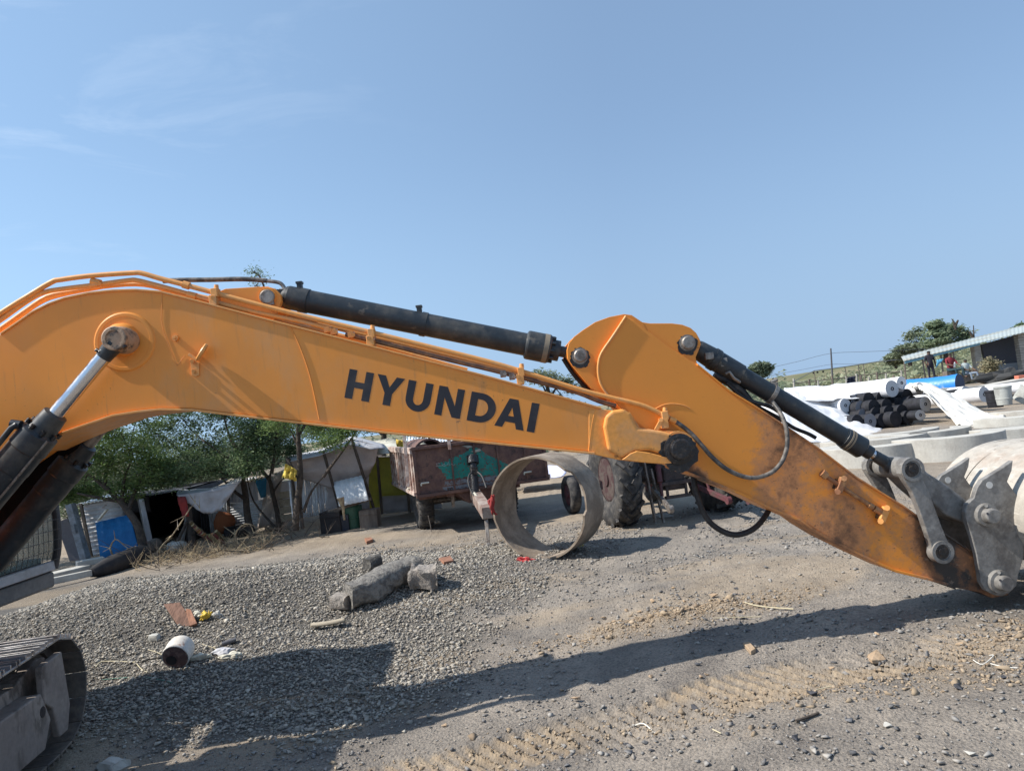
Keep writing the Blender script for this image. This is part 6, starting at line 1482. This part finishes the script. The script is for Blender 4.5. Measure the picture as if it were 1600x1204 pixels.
slabpx('brick_piece', [(570, 846), (580, 843), (583, 847), (573, 850)], .05, BRK, 'orange brick piece on the gravel left of the trailer wheel', 'brick piece')
slabpx('brick_piece', [(686, 877), (704, 872), (709, 880), (694, 883)], .04, BRK, 'orange tile piece on the gravel right of the pale rock', 'brick piece')
slabpx('brick_piece', [(1352, 1016), (1370, 1014), (1385, 1024), (1362, 1029)], .025, mat('tan_clay', (.44, .32, .21), .95, col2=(.35, .25, .16), lo=.4, hi=.6, scale=12, bump=.01), 'flat tan clay slab alone below the arm shadow', 'clay slab')
slabpx('brick_piece', [(1162, 1014), (1172, 1012), (1182, 1022), (1174, 1026)], .03, mat('tan_clay', (0, 0, 0)), 'tan clay chip at the lower edge of the arm shadow', 'clay slab')
slabpx('board_scrap', [(1022, 808), (1040, 804), (1052, 808), (1030, 812)], .03, CONC, 'pale flat scrap behind the hanging hose', 'scrap')
# clods and dark stones one by one
def pebble(name, x, y, s_, mt, label, cat, group, k):
    P = G(x, y); V, F = PROTO[k % len(PROTO)]; R = Matrix.Rotation(k * 1.7, 3, 'Z')
    VV = [R @ Vector(v) * s_ for v in V]; m = MB(); m.add(VV, [tuple(f) for f in F]); o = m.build(name, mt, None); 
    o.location = P + up * s_ * .35; tag(o, label, cat, group)
CLOD = mat('tan_clay', (0, 0, 0)); DST = mat('dark_stone', (.035, .036, .042), .85, col2=(.07, .07, .08), lo=.4, hi=.6, scale=12)
GST = mat('grey_stone', (.16, .155, .15), .9, col2=(.1, .1, .1), lo=.4, hi=.6, scale=12)
for k, (x, y, s_) in enumerate([(1115, 927, .07), (1052, 918, .04), (1143, 925, .042), (925, 968, .045), (943, 966, .05), (890, 995, .045), (1040, 950, .04), (1070, 940, .035), (980, 955, .045), (1000, 960, .04), (1020, 942, .05), (960, 975, .035), (870, 988, .03), (1097, 950, .03), (991, 976, .03), (900, 1099, .06), (878, 1075, .03), (1105, 1058, .04), (1097, 1063, .03), (1018, 1060, .035), (1500, 1002, .045), (1370, 990, .035), (1300, 1044, .035), (1282, 1046, .03), (695, 1135, .035), (840, 1010, .04), (1115, 936, .03)]):
    pebble('clay_clod', x, y, s_ * .7, CLOD, 'broken tan clay clod lying on the grey dirt', 'clod', 'tan clods broken over the yard', k)

for k, (x, y, s_) in enumerate([(630, 1014, .045), (722, 1004, .04), (1270, 1089, .045), (1400, 1101, .035), (1314, 1062, .03), (1500, 1074, .045), (973, 1120, .03), (1084, 1098, .04), (978, 1152, .03), (1008, 1162, .03), (1568, 1058, .025), (745, 952, .025), (762, 1040, .025), (1300, 765, .03), (866, 1170, .03), (1195, 1145, .025), (1245, 1160, .035), (1150, 916, .03), (1025, 1110, .03)]):
    pebble('dark_stone', x, y, s_ * .85, DST if k % 3 else GST, 'dark stone lying loose on the grey dirt', 'stone', 'dark stones loose on the yard', k + 3)
pebble('white_stone', 1386, 1133, .028, CONC, 'small white stone at the lower right of the yard', 'stone', None, 2)
pebble('white_stone', 1516, 1178, .028, CONC, 'pale round stone near the bottom right corner', 'stone', None, 5)
pebble('white_stone', 1291, 983, .03, GST, 'grey stone sitting on the lower edge of the arm shadow', 'stone', None, 6)
# ------------------------------------------------------------------ right-hand storage yard
WHITEF = mat('white_geotextile', (.80, .80, .80), .8, col2=(.66, .66, .68), lo=.42, hi=.62, scale=1.6, var=.05, bump=.02, bscale=5, col3=(.35, .33, .30), lo3=.70, hi3=.78, scale3=5)
ENDW = mat('roll_end', (.52, .53, .55), .8, var=.1)
BLACKR = mat('black_roll', (.008, .009, .013), .75, col2=(.02, .02, .028), lo=.45, hi=.6, scale=6)
RA = Vector((.34, -.94, 0)).normalized()       # roll axis, towards the visible end
def roll(x, y, D, r, L_, mt, label, end=None, core=True, group='fabric rolls heaped in the storage yard', ax=RA, wob_=.012, flat=1.0):
    c = W(x, y, D); t = thing('fabric_roll', label, 'fabric roll', c, group)
    ax = Vector(ax).normalized(); u = up; v = ax.cross(up).normalized(); n, k = 30, 16; m = MB(); V = []; F = []
    for i in range(k + 1):
        for j in range(n):
            q = 2 * PI * j / n; s_ = i / k; r_ = r * (1 + (float(fbm(s_ * 9 + x * .1, math.cos(q) * 1.5 + 7 + math.sin(q), 3, int(y))) - .5) * wob_ * 6)
            V.append(c - ax * L_ * s_ + u * math.sin(q) * r_ * flat + v * math.cos(q) * r_ + up * -.05 * math.sin(PI * s_))
    for i in range(k):
        for j in range(n): F.append((i * n + j, i * n + (j + 1) % n, (i + 1) * n + (j + 1) % n, (i + 1) * n + j))
    m.add(V, F, True); m.add(V[-n:], [list(range(n))]); m.build('wrapping', mt, t)
    m = MB(); m.add([p + ax * .0 for p in V[:n]], [list(range(n))[::-1]]); m.build('roll_end', end or ENDW, t)
    if core:
        m = MB(); m.lathe(c - ax * .002, ax, [(0, r * .22), (.02, r * .22), (.02, r * .14), (-.0, r * .14), (-.0, 0)], 16); m.build('core_tube', BLACKR, t)
    return t
roll(1394, 607, 26.0, .30, 6.2, WHITEF, 'topmost white roll of the big heap with its grey end towards the tarpaulin', ENDW)
roll(1409, 598, 27.6, .24, 6.0, WHITEF, 'white roll lying behind the topmost one, its smaller end just right of it')
roll(1437, 607, 27.2, .22, 4.5, WHITEF, 'white roll end peeping out beneath the upper edge of the big white tarpaulin')
roll(1321, 633, 26.2, .25, 5.5, WHITEF, 'low white-sleeved roll at the left side of the heap')
roll(1446, 631, 25.4, .26, 5, BLACKR, 'dark roll with a round pale end, halfway up the heap at its right side', ENDW)
roll(1438, 648, 25.1, .23, 5, BLACKR, 'dark roll with a flattened pale end at the foot of the heap', ENDW, flat=.75)
k = 0
for row, (y0, x0, x1, D) in enumerate(((622, 1338, 1432, 26.4), (634, 1346, 1434, 26.0), (646, 1350, 1430, 25.6), (656, 1340, 1424, 25.2))):
    x = x0
    while x < x1:
        roll(x, y0 - (x - 1380) * .10, D + jig(.3), .25 + jig(.02), 5, BLACKR, 'black wrapped roll stacked in the shaded face of the big heap', BLACKR if (k * 7) % 5 else mat('half_dirty_end', (.2, .2, .22), .8), core=(k % 3 == 0), group='black rolls stacked in the shaded heap'); x += 20; k += 1
roll(1509, 613, 30, .26, 5, WHITEF, 'smaller of the two white rolls lying left of the bins')
roll(1538, 616, 28.5, .30, 5, WHITEF, 'larger white roll with a dark core next to the dark bin')
roll(1497, 615, 29.5, .2, 3, BLACKR, 'small dark roll tucked left of the two white rolls', BLACKR)
roll(1610, 604, 30, .24, 9, WHITEF, 'long white roll running behind the grey bins towards the frame edge', ax=(.75, -.6, 0))
# blue wrapped roll
c = W(1503, 600, 35)
t = roll(1500, 600, 35, .50, 2.4, mat('blue_wrap', (.03, .22, .62), .45, col2=(.35, .45, .62), lo=.56, hi=.66, scale=1.3, var=.08), 'bright blue wrapped drum with a dark navy end, in front of the people', mat('navy_end', (.03, .055, .12), .6), core=False, group=None, ax=(.58, -.81, 0))
t.name = 'blue_drum'; t['category'] = 'drum'
# tarpaulins
def drape(name, rows, Ds, mt, label, sd, wr=.10, nu=44, nv=26, fold=5):
    m = MB(); R_ = [[W(x, y, Ds[k] if not isinstance(Ds[k], tuple) else Ds[k][0] + (Ds[k][1] - Ds[k][0]) * q / (len(row) - 1)) for q, (x, y) in enumerate(row)] for k, row in enumerate(rows)]
    def ev(row, u):
        k = u * (len(row) - 1); i = min(int(k), len(row) - 2); return row[i].lerp(row[i + 1], k - i)
    def f(u, v):
        k = v * (len(R_) - 1); i = min(int(k), len(R_) - 2); p = ev(R_[i], u).lerp(ev(R_[i + 1], u), k - i)
        e = float(fbm(u * 6 + sd * 3.1, v * 5 + sd, 4, sd) - .5) * 2; g_ = math.sin((v * 1.2 + u * .35) * fold * 2 * PI + e * 3) * .35 + math.sin((v * 2.3 - u * .5) * fold * 2 * PI + e * 5) * .2
        return p + Vector((0, 0, (e + g_) * wr))
    m.grid(f, nu, nv); o = m.build(name, mt, None, solid=.02); solo(o, label, 'tarpaulin')
drape('white_tarpaulin', [[(1420, 597), (1434, 598), (1455, 601), (1480, 610), (1505, 626), (1530, 640), (1548, 648), (1570, 654)], [(1424, 602), (1440, 607), (1462, 618), (1485, 630), (1508, 642), (1530, 652), (1548, 658), (1572, 661)], [(1438, 606), (1450, 617), (1464, 631), (1480, 646), (1494, 658), (1506, 667), (1530, 668), (1570, 665)]], [(28.5, 24.6), (26.8, 22.9), (25.6, 21.2)], mat('cream_geotextile', (.80, .77, .70), .8, col2=(.66, .62, .55), lo=.42, hi=.62, scale=1.6, var=.05), 'big cream-white tarpaulin draped from the heap top down to the concrete segments', 71, .13)
drape('white_tarpaulin', [[(1215, 612), (1240, 612), (1270, 618), (1300, 628), (1330, 642)], [(1225, 636), (1255, 634), (1290, 642), (1330, 655), (1370, 668)], [(1220, 660), (1255, 662), (1290, 668), (1330, 680), (1400, 682)], [(1235, 690), (1275, 690), (1310, 692), (1345, 692), (1420, 686)]], [27, 25.5, 24.0, 22.5], WHITEF, 'white tarpaulin spread over the left part of the heap, partly hidden by the bucket cylinder', 72, .12)
drape('white_tarpaulin', [[(1225, 606), (1270, 603), (1320, 600), (1386, 594)], [(1225, 616), (1270, 613), (1320, 611), (1384, 606)], [(1230, 626), (1275, 626), (1320, 624), (1372, 621)]], [30.0, 27.0, 26.2], WHITEF, 'white sheet wrapped over the long top roll of the heap', 73, .05, 36, 10)
drape('lilac_sheet', [[(800, 742), (840, 731), (880, 726)], [(800, 752), (840, 745), (885, 738)], [(803, 757), (840, 750), (880, 744)]], [19, 18, 17.3], mat('lilac_white_sheet', (.62, .62, .76), .7, var=.05), 'lilac-white sheeting on the ground seen through the pipe ring', 74, .05, 20, 8)
# bins
for k, (x, y, D, r, h, mt_, lb_, tip) in enumerate(((1556, 626, 26.5, .28, .62, BLACKR, 'black bin between the white roll and the grey bin', 0), (1570, 622, 26.0, .27, .66, mat('grey_bin', (.42, .43, .40), .6, col2=(.3, .3, .28), lo=.45, hi=.6, scale=3), 'grey pail-shaped bin with a lid rim standing right of the black bin', 0), (1592, 618, 26.4, .28, .6, mat('grey_bin', (0, 0, 0)), 'grey bin lying tilted at the right frame edge', 1))):
    c = W(x, y + 10, D); m = MB(); a = Vector((0, 0, 1)) if not tip else Vector((.5, -.3, .75)).normalized()
    m.lathe(c, a, [(0, r * .85), (h * .3, r * .92), (h * .31, r * .96), (h * .35, r * .96), (h * .36, r * .93), (h * .9, r), (h * .9, r * 1.06), (h * .96, r * 1.06), (h, r), (h, r * .9), (h * .8, r * .88), (h * .8, 0)], 26); o = m.build('bin', mt_, None); solo(o, lb_, 'bin')
o = blob('black_heap', W(1577, 590, 34), (1.1, .5, .35), island_mat('black_hoses', [(.02, .02, .022), (.05, .05, .05), (.1, .1, .1)]), 'low heap of black coiled hose behind the bins', 'heap', 9, 1.2, sharp=True)
m = MB(); m.box(W(1597, 591, 33), (.5, .3, .3)); o = m.build('red_crate', mat('salmon_crate', (.5, .16, .10), .7), None, bevel=.02); solo(o, 'salmon red crate at the right end of the black hose heap', 'crate')
m = MB(); p, q = W(1530, 607, 33), W(1620, 590, 33); m.beam(p, q, 1.0, .22); o = m.build('concrete_beam', CONC, None, bevel=.03); solo(o, 'long pale concrete beam lying in front of the black hose heap', 'beam')
m = MB(); p, q = W(1455, 611, 31), W(1530, 606, 31); m.beam(p, q, .8, .2); o = m.build('concrete_beam', CONC, None, bevel=.03); solo(o, 'short low concrete beam in front of the blue drum', 'beam')
# concrete ring segments
def segment(x, y, D, R, r, a0, a1, h, label, tilt=0, mt=CONC, dz=None):
    """arc-shaped slab; (x, y) photo pixel of its reference point"""
    c = W(x, y, D); z0 = c.z if dz is None else float(terr_smooth(c.x, c.y)) + dz
    n = 40; m = MB(); A = [math.radians(a0 + (a1 - a0) * i / n) for i in range(n + 1)]; am = math.radians((a0 + a1) / 2)
    o0 = Vector((c.x - R * math.cos(am), c.y - R * math.sin(am), z0))
    P = [o0 + Vector((R * math.cos(q), R * math.sin(q), 0)) for q in A] + [o0 + Vector((r * math.cos(q), r * math.sin(q), 0)) for q in A[::-1]]
    m.prism(P, (0, 0, h)); o = m.build('concrete_segment', mt, None, bevel=.012)
    solo(o, label, 'concrete segment', 'curved concrete ring segments laid out in the yard')
    if tilt: o.rotation_euler = (tilt, 0, 0)
    return o
H = .42
segment(1395, 741, 14.6, 1.15, .75, -165, -20, H, 'curved segment nearest the bucket cylinder rod, front row, left', dz=-.02)
segment(1330, 735, 15.2, 1.7, 1.1, -120, -62, H * .7, 'curved segment partly behind the bucket cylinder, front row, far left', dz=-.02)
segment(1525, 742, 14.2, 1.15, .75, -168, -18, H + .05, 'curved segment between the front-left segment and the bucket', dz=-.02)
segment(1385, 712, 17.0, 1.3, .9, -172, -30, .34, 'long low segment in the second row above the front-left one', dz=0)
segment(1480, 706, 17.4, 1.35, .95, -160, -10, .34, 'long shallow segment in the second row behind the bucket tip', dz=0)
segment(1300, 712, 16.5, 1.8, 1.1, -118, -62, .3, 'segment hidden mostly by the bucket cylinder barrel', dz=0)
segment(1425, 697, 19.0, 1.3, .9, -160, -20, .28, 'thin segment in the third row left of the stacked pair', dz=0)
segment(1636, 704, 16.6, 1.2, .8, -170, -20, .26, 'lower slab of the stacked pair right of centre', dz=0)
segment(1638, 690, 17.0, 1.2, .8, -166, -20, .22, 'upper slab of the stacked pair right of centre', dz=.265)
segment(1640, 716, 15.0, 1.8, 1.1, -125, -60, .40, 'segment behind the bucket back at the right frame edge', dz=0)
segment(1640, 662, 20.5, 1.4, 1.0, -165, -25, .2, 'segment at the end of the big white tarpaulin', dz=-.1)
segment(1630, 640, 24.0, 1.4, 1.0, -165, -25, .2, 'farthest segment, in front of the grey bins', dz=-.05)
segment(1660, 690, 17.5, 2.2, 1.4, -125, -60, .42, 'tall segment at the right frame edge behind the bucket', dz=-.1)
# ------------------------------------------------------------------ shed, people, poles, far trees
D = 45.0
t = thing('open_shed', 'long lean-to shed with a sloping pale sheet roof, brick pillars and a dark back wall', 'shed', W(1540, 590, D))
dp = Vector((.6, 5, 0))
corr('roof', W(1408, 557, D + 5), W(1660, 492, D + 5), W(1660, 505, D - .6), W(1412, 564, D - .6), 40, .012, True, mat('pale_roof', (.36, .41, .41), .7, col2=(.34, .33, .27), lo=.45, hi=.6, scale=.6), t, .03)
m = MB(); m.beam(W(1414, 566, D - .5), W(1530, 537, D - .5), .12, .14); m.build('eave_beam', mat('blue_beam', (.16, .34, .42), .6), t)
BRICKP = mat('grey_brick', (.40, .38, .33), .9, col2=(.28, .26, .23), lo=.45, hi=.55, scale=9, stretch=(.3, .3, 3), var=.1)
for x0, x1 in ((1526, 1535), (1597, 1606)):
    m = MB(); p = W((x0 + x1) / 2, 590, D); tp2 = W((x0 + x1) / 2 - 8, 538 if x0 < 1550 else 520, D)
    for k in range(20):
        z = p.z - .3 + (tp2.z - p.z + .3) * k / 20; m.box((p.x, p.y, z + .07), (.40 if k % 2 else .38, .4, .135))
    m.build('brick_pillar', BRICKP, t)
m = MB(); a, b_, c, d = W(1534, 538, D + .8), W(1600, 520, D + .8), W(1606, 565, D + .8), W(1541, 572, D + .8); m.prism([a, b_, c, d], (0, .2, 0)); m.build('dark_wall', mat('dark_shed_wall', (.055, .06, .075), .8), t)
m = MB(); a, b_, c, d = W(1541, 571, D + .7), W(1610, 564, D + .7), W(1612, 590, D + .7), W(1545, 596, D + .7); m.prism([a, b_, c, d], (0, .25, 0)); m.build('low_wall', mat('grey_low_wall', (.22, .24, .26), .9), t)
for x0, y0, x1, y1 in ((1413, 565, 1416, 600), (1470, 552, 1474, 585), (1489, 548, 1492, 575), (1441, 560, 1446, 590)):
    m = MB(); m.tube([W(x0, y0, D - .4), W(x1, y1, D - .4)], .05, 6); m.build('post', WOOD, t)
o = cloth('blue_cloth', W(1464, 562, D - .6), W(1474, 560, D - .6), W(1470, 566, D - .6), W(1462, 575, D - .6), 6, 5, 0, .1, mat('sky_cloth', (.12, .4, .6), .8), None, 81); solo(o, 'light blue cloth hanging under the shed roof', 'cloth')
o = cloth('white_cloth', W(1489, 566, D - .7), W(1493, 565, D - .7), W(1493, 574, D - .7), W(1488, 574, D - .7), 4, 5, 0, .05, WHITEF, None, 82); solo(o, 'white towel hanging from the shed post right of the seated person', 'cloth')
def person(name, label, px, py_foot, D, joints, radii, cols, face=1):
    """skeleton in metres relative to the feet: joints dict, edges implied"""
    c = W(px, py_foot, D)
    V = list(joints.values()); K = list(joints.keys()); E = [('pelvis', 'chest'), ('chest', 'neck'), ('neck', 'head'), ('head', 'crown'), ('chest', 'sh_l'), ('sh_l', 'el_l'), ('el_l', 'ha_l'), ('ha_l', 'fi_l'), ('chest', 'sh_r'), ('sh_r', 'el_r'), ('el_r', 'ha_r'), ('ha_r', 'fi_r'), ('pelvis', 'hip_l'), ('hip_l', 'kn_l'), ('kn_l', 'an_l'), ('an_l', 'to_l'), ('pelvis', 'hip_r'), ('hip_r', 'kn_r'), ('kn_r', 'an_r'), ('an_r', 'to_r')]
    me = bpy.data.meshes.new('person_skel'); me.from_pydata(V, [(K.index(a), K.index(b_)) for a, b_ in E], [])
    o = bpy.data.objects.new('person_skel', me); COL.objects.link(o); md = o.modifiers.new('s', 'SKIN'); sb = o.modifiers.new('sub', 'SUBSURF'); sb.levels = 2
    sv = me.skin_vertices[0].data
    for i, k in enumerate(K): sv[i].radius = (radii.get(k.split('_')[0], .05),) * 2; sv[i].use_root = (k == 'pelvis')
    dg = bpy.context.evaluated_depsgraph_get(); ev = bpy.data.meshes.new_from_object(o.evaluated_get(dg)); bpy.data.objects.remove(o)
    ms = [mat('person_' + str(q), q, .85, var=.1) for q in cols]      # skin, shirt, trousers, hair
    ev.materials.clear()
    for q in ms: ev.materials.append(q)
    J = {k: Vector(v) for k, v in joints.items()}
    def seg(p, a, b_):
        d = b_ - a; t_ = max(0, min(1, (p - a).dot(d) / max(1e-6, d.dot(d)))); return (p - a - d * t_).length
    reg = []
    for a, b_ in E:
        k = a if a in ('pelvis',) else b_
        r = 1
        if b_.startswith(('kn', 'an', 'hip')): r = 2
        if b_.startswith(('ha', 'fi', 'to')): r = 0
        if b_ in ('head',): r = 0
        if b_ == 'crown': r = 3
        reg.append((J[a], J[b_], r))
    for f in ev.polygons:
        p = f.center; f.material_index = min(reg, key=lambda q: seg(p, q[0], q[1]))[2]; f.use_smooth = True
    ob = bpy.data.objects.new('person', ev); COL.objects.link(ob); ob.location = c; tag(ob, label, 'person'); return ob
RAD = dict(pelvis=.15, chest=.17, neck=.06, head=.10, crown=.09, sh=.07, el=.048, ha=.036, fi=.03, hip=.09, kn=.065, an=.045, to=.04)
stand = dict(pelvis=(0, 0, .95), chest=(0, 0, 1.32), neck=(0, 0, 1.52), head=(0, -.02, 1.62), crown=(0, 0, 1.72), sh_l=(-.19, 0, 1.42), el_l=(-.27, .02, 1.14), ha_l=(-.24, -.06, .90), fi_l=(-.24, -.08, .80), sh_r=(.19, 0, 1.42), el_r=(.28, .02, 1.15), ha_r=(.30, .0, .90), fi_r=(.31, -.02, .80), hip_l=(-.1, 0, .88), kn_l=(-.12, .0, .48), an_l=(-.12, .03, .08), to_l=(-.12, -.14, .04), hip_r=(.1, 0, .88), kn_r=(.13, -.03, .48), an_r=(.15, .0, .08), to_r=(.15, -.16, .04))
sit = dict(stand); 
for k, v in dict(hip_l=(-.1, -.02, .42), hip_r=(.1, -.02, .42), pelvis=(0, 0, .50), chest=(.02, -.05, .88), neck=(.03, -.07, 1.07), head=(.04, -.10, 1.17), crown=(.04, -.08, 1.27), sh_l=(-.17, -.05, .98), el_l=(-.22, -.16, .74), ha_l=(-.08, -.36, .66), fi_l=(-.02, -.42, .64), sh_r=(.2, -.05, .98), el_r=(.3, -.15, .74), ha_r=(.32, -.36, .62), fi_r=(.33, -.44, .6), kn_l=(.05, -.40, .46), an_l=(.08, -.42, .08), to_l=(.1, -.56, .04), kn_r=(.4, -.38, .46), an_r=(.44, -.4, .08), to_r=(.48, -.54, .04)).items(): sit[k] = v
walk = dict(stand)
for k, v in dict(kn_r=(.14, -.16, .50), an_r=(.15, -.10, .10), to_r=(.15, -.28, .06), kn_l=(-.1, .05, .48), an_l=(-.1, .22, .12), to_l=(-.1, .08, .04), ha_l=(-.24, -.2, .95), fi_l=(-.24, -.26, .87)).items(): walk[k] = v
person('person', 'standing person in dark clothes at the left under the shed roof', 1457, 596, 41, stand, RAD, [(.12, .07, .05), (.02, .02, .03), (.02, .02, .035), (.01, .01, .01)])
person('person', 'seated person in a dark red shirt behind the blue drum', 1487, 592, 40, {k: (v[0] * 1.1, v[1], v[2] * 1.1) for k, v in sit.items()}, RAD, [(.12, .07, .05), (.20, .02, .03), (.02, .05, .06), (.01, .01, .01)])
person('person', 'person in a pale grey-green striped shirt bending at the right of the blue drum', 1510, 596, 40, {k: (v[0] * 1.0, v[1], v[2] * .95) for k, v in sit.items()}, RAD, [(.14, .09, .06), (.42, .47, .46), (.2, .25, .32), (.02, .02, .02)])
m = MB(); c = W(1487, 592, 40); m.box(c + Vector((0, .15, .22)), (.5, .4, .44)); o = m.build('seat_block', WOOD, None, bevel=.02); solo(o, 'wooden block under the seated person in dark red', 'seat block')
m = MB(); c = W(1510, 596, 40); m.box(c + Vector((0, .15, .20)), (.5, .4, .40)); o = m.build('seat_block', WOOD, None, bevel=.02); solo(o, 'wooden block under the person in the pale striped shirt', 'seat block')
m = MB()
for a, b_ in (((1514, 571), (1528, 584)), ((1517, 572), (1530, 583)), ((1512, 575), (1526, 584))): m.tube([W(*a, 41), W(*b_, 41.5)], .035, 6)
o = m.build('stacked_poles', mat('pinkish_pole', (.32, .22, .19), .9), None); solo(o, 'leaning bundle of brown poles right of the person in the pale shirt', 'poles')
# power pole and wires, fence
D = 52
m = MB(); a = W(1298, 544, D); b_ = W(1301.5, 604, D); m.tube([a, b_], [.05, .07], 10); o = m.build('utility_pole', mat('dark_pole', (.09, .09, .10), .8), None); solo(o, 'tall thin dark pole rising over the white heap', 'pole')
def wire(pts, D, r, lb_):
    m = MB(); m.tube([W(x, y, D) for x, y in pts], r, 5, sub=5); o = m.build('wire', mat('wire_grey', (.12, .13, .15), .6), None); solo(o, lb_, 'wire')
wire([(1200, 575), (1245, 565), (1298, 552), (1360, 549), (1440, 545), (1620, 530)], 52, .012, 'upper thin wire passing the top of the tall pole')
wire([(1195, 588), (1260, 576), (1300, 569), (1345, 568), (1420, 560)], 52, .010, 'lower thin wire passing the middle of the tall pole')
D = 40
m = MB(); P = [W(x, y, D) for x, y in ((1238, 597), (1272, 579), (1300, 575.5), (1340, 570), (1365, 566), (1400, 562))]; m.tube(P, .02, 6)
t = thing('rail_fence', 'bent pipe rail on thin posts with rags, running behind the white heap', 'fence', P[2])
m.build('rail', mat('wire_grey', (0, 0, 0)), t)
for x, y0, y1 in ((1272, 579, 604), (1320, 573, 590), (1341, 570, 598), (1349, 569, 598)): m = MB(); m.tube([W(x, y0, D), W(x + 3, y1, D)], .022, 6); m.build('fence_post', WOOD, t)
for x, y in ((1270, 581), (1276, 580), (1285, 579)): m = MB(); m.prism([W(x, y, D), W(x + 3, y, D), W(x + 2.5, y + 3, D), W(x, y + 2.5, D)], (0, .03, 0)); m.build('rag', DARKC, t)
t = thing('wire_fence', 'row of short pale fence posts with one rail in front of the dry slope', 'fence', W(1300, 605, 44)); D = 44
for k, x in enumerate((1240, 1264, 1278, 1300, 1322, 1330, 1338, 1345, 1357, 1370, 1384, 1396, 1408)):
    y = 606 - (x - 1240) * .075; m = MB(); m.tube([W(x, y - 15 + (k % 3) * 3, D), W(x + 1.5, y + 8, D)], .06, 6); m.build('fence_post', WOOD if k % 2 else mat('pale_post', (.4, .38, .33), .9), t)
m = MB(); m.tube([W(1240, 599, D), W(1300, 592, D), (W(1357, 585, D)), W(1420, 579, D)], .03, 5); m.build('fence_rail', WOOD, t)
o = cloth('dark_cloth', W(1324, 590, 43.5), W(1337, 587, 43.5), W(1337, 600, 43.5), W(1322, 602, 43.5), 6, 5, 0, .15, mat('navy_cloth', (.02, .025, .05), .9), None, 85, folds=2); solo(o, 'dark navy clothes hanging on the far fence', 'cloth')
# dry slope brush, hedge
def scrub(name, label, x0, x1, ya, yb, D0, D1, n, size, lm, hgt):
    r = rng; X = r.uniform(x0, x1, n); DD = r.uniform(D0, D1, n); C = []
    for x, d in zip(X, DD):
        y = ya + (yb - ya) * (x - x0) / (x1 - x0); p = W(x, y, d); z = float(terr_smooth(p.x, p.y)); k = .35 + float(vnoise(np.array(p.x * .35), np.array(p.y * .2), 3))
        C.append((p.x, p.y, z + r.uniform(0, 1) ** 1.3 * hgt * k))
    V, F = leaves(np.array(C), size); o = np_mesh(name, V, F, lm); tag(o, label, 'scrub', kind='stuff')
DRYL = leafmat('dry_scrub_leaves', [(.32, .26, .17), (.20, .20, .12), (.38, .32, .21), (.16, .17, .10)], .3)
scrub('dry_scrub', 'dry brown and green scrub on the slope behind the fence', 1215, 1650, 600, 575, 46, 62, 9000, .26, DRYL, .7)
scrub('green_scrub', 'low green scrub covering the far hill on the right', 1200, 1700, 600, 570, 90, 230, 16000, 1.1, leafmat('far_scrub_leaves', [(.16, .19, .12), (.22, .24, .15), (.27, .28, .19), (.14, .17, .11)], .3), 1.8)
scrub('hedge', 'distant dark green bushes along the yard edge behind the shacks and trailer', 60, 1230, 735, 605, 34, 48, 16000, .34, LEAFD, 1.9)
def bush(x, y, rx, ry, D, n, size, label, lm=LEAFD, r0=.14, extra=()):
    base = W(x, y + ry * 1.3, D)
    tree('bushy_tree', label, base, [base, W(x, y + ry * .6, D), W(x, y, D)], [(W(x, y + ry * .6, D), W(x - rx * .5, y - ry * .1, D)), (W(x, y + ry * .4, D), W(x + rx * .5, y - ry * .2, D))],
         crown([(x - rx * .45, y, rx * .5, ry * .6), (x + rx * .4, y - ry * .1, rx * .5, ry * .6), (x, y - ry * .35, rx * .5, ry * .5), (x, y + ry * .4, rx * .7, ry * .4)] + list(extra), D), n, size, lm, r0)
bush(1187, 578, 18, 15, 48, 2600, .30, 'small round tree standing alone left of the tall pole', LEAFD)
bush(1478, 530, 36, 28, 56, 5200, .32, 'tallest dense green tree behind the shed roof', leafmat('green_tree_leaves', [(.15, .20, .12), (.20, .25, .155), (.26, .31, .20), (.13, .165, .105)]), .2, extra=[(1462, 512, 12, 12)])
bush(1422, 548, 28, 18, 58, 2600, .30, 'thin greyish tree left of the tallest tree', LEAFD, .16, extra=[(1430, 525, 14, 14)])
bush(1400, 560, 20, 12, 60, 1800, .3, 'low pale bush at the left end of the shed trees', LEAFD, .12)
bush(1596, 515, 16, 12, 60, 1800, .3, 'green tree top over the shed roof at the right frame edge', LEAF, .12)
bush(1546, 572, 14, 16, 42, 1500, .16, 'dry leafless shrub in front of the shed wall', DRYL, .08)
m = MB(); D = 55
for P in ([(1520, 545), (1522, 530), (1521, 508)], [(1522, 530), (1515, 518)], [(1493, 515), (1490, 502), (1487, 498)], [(1492, 510), (1497, 500)]): m.tube([W(x, y, D) for x, y in P], [.12, .06, .03][:len(P)], 6)
o = m.build('dead_tree', BARK, None); solo(o, 'bare dead branches sticking out above the shed roof', 'dead tree')
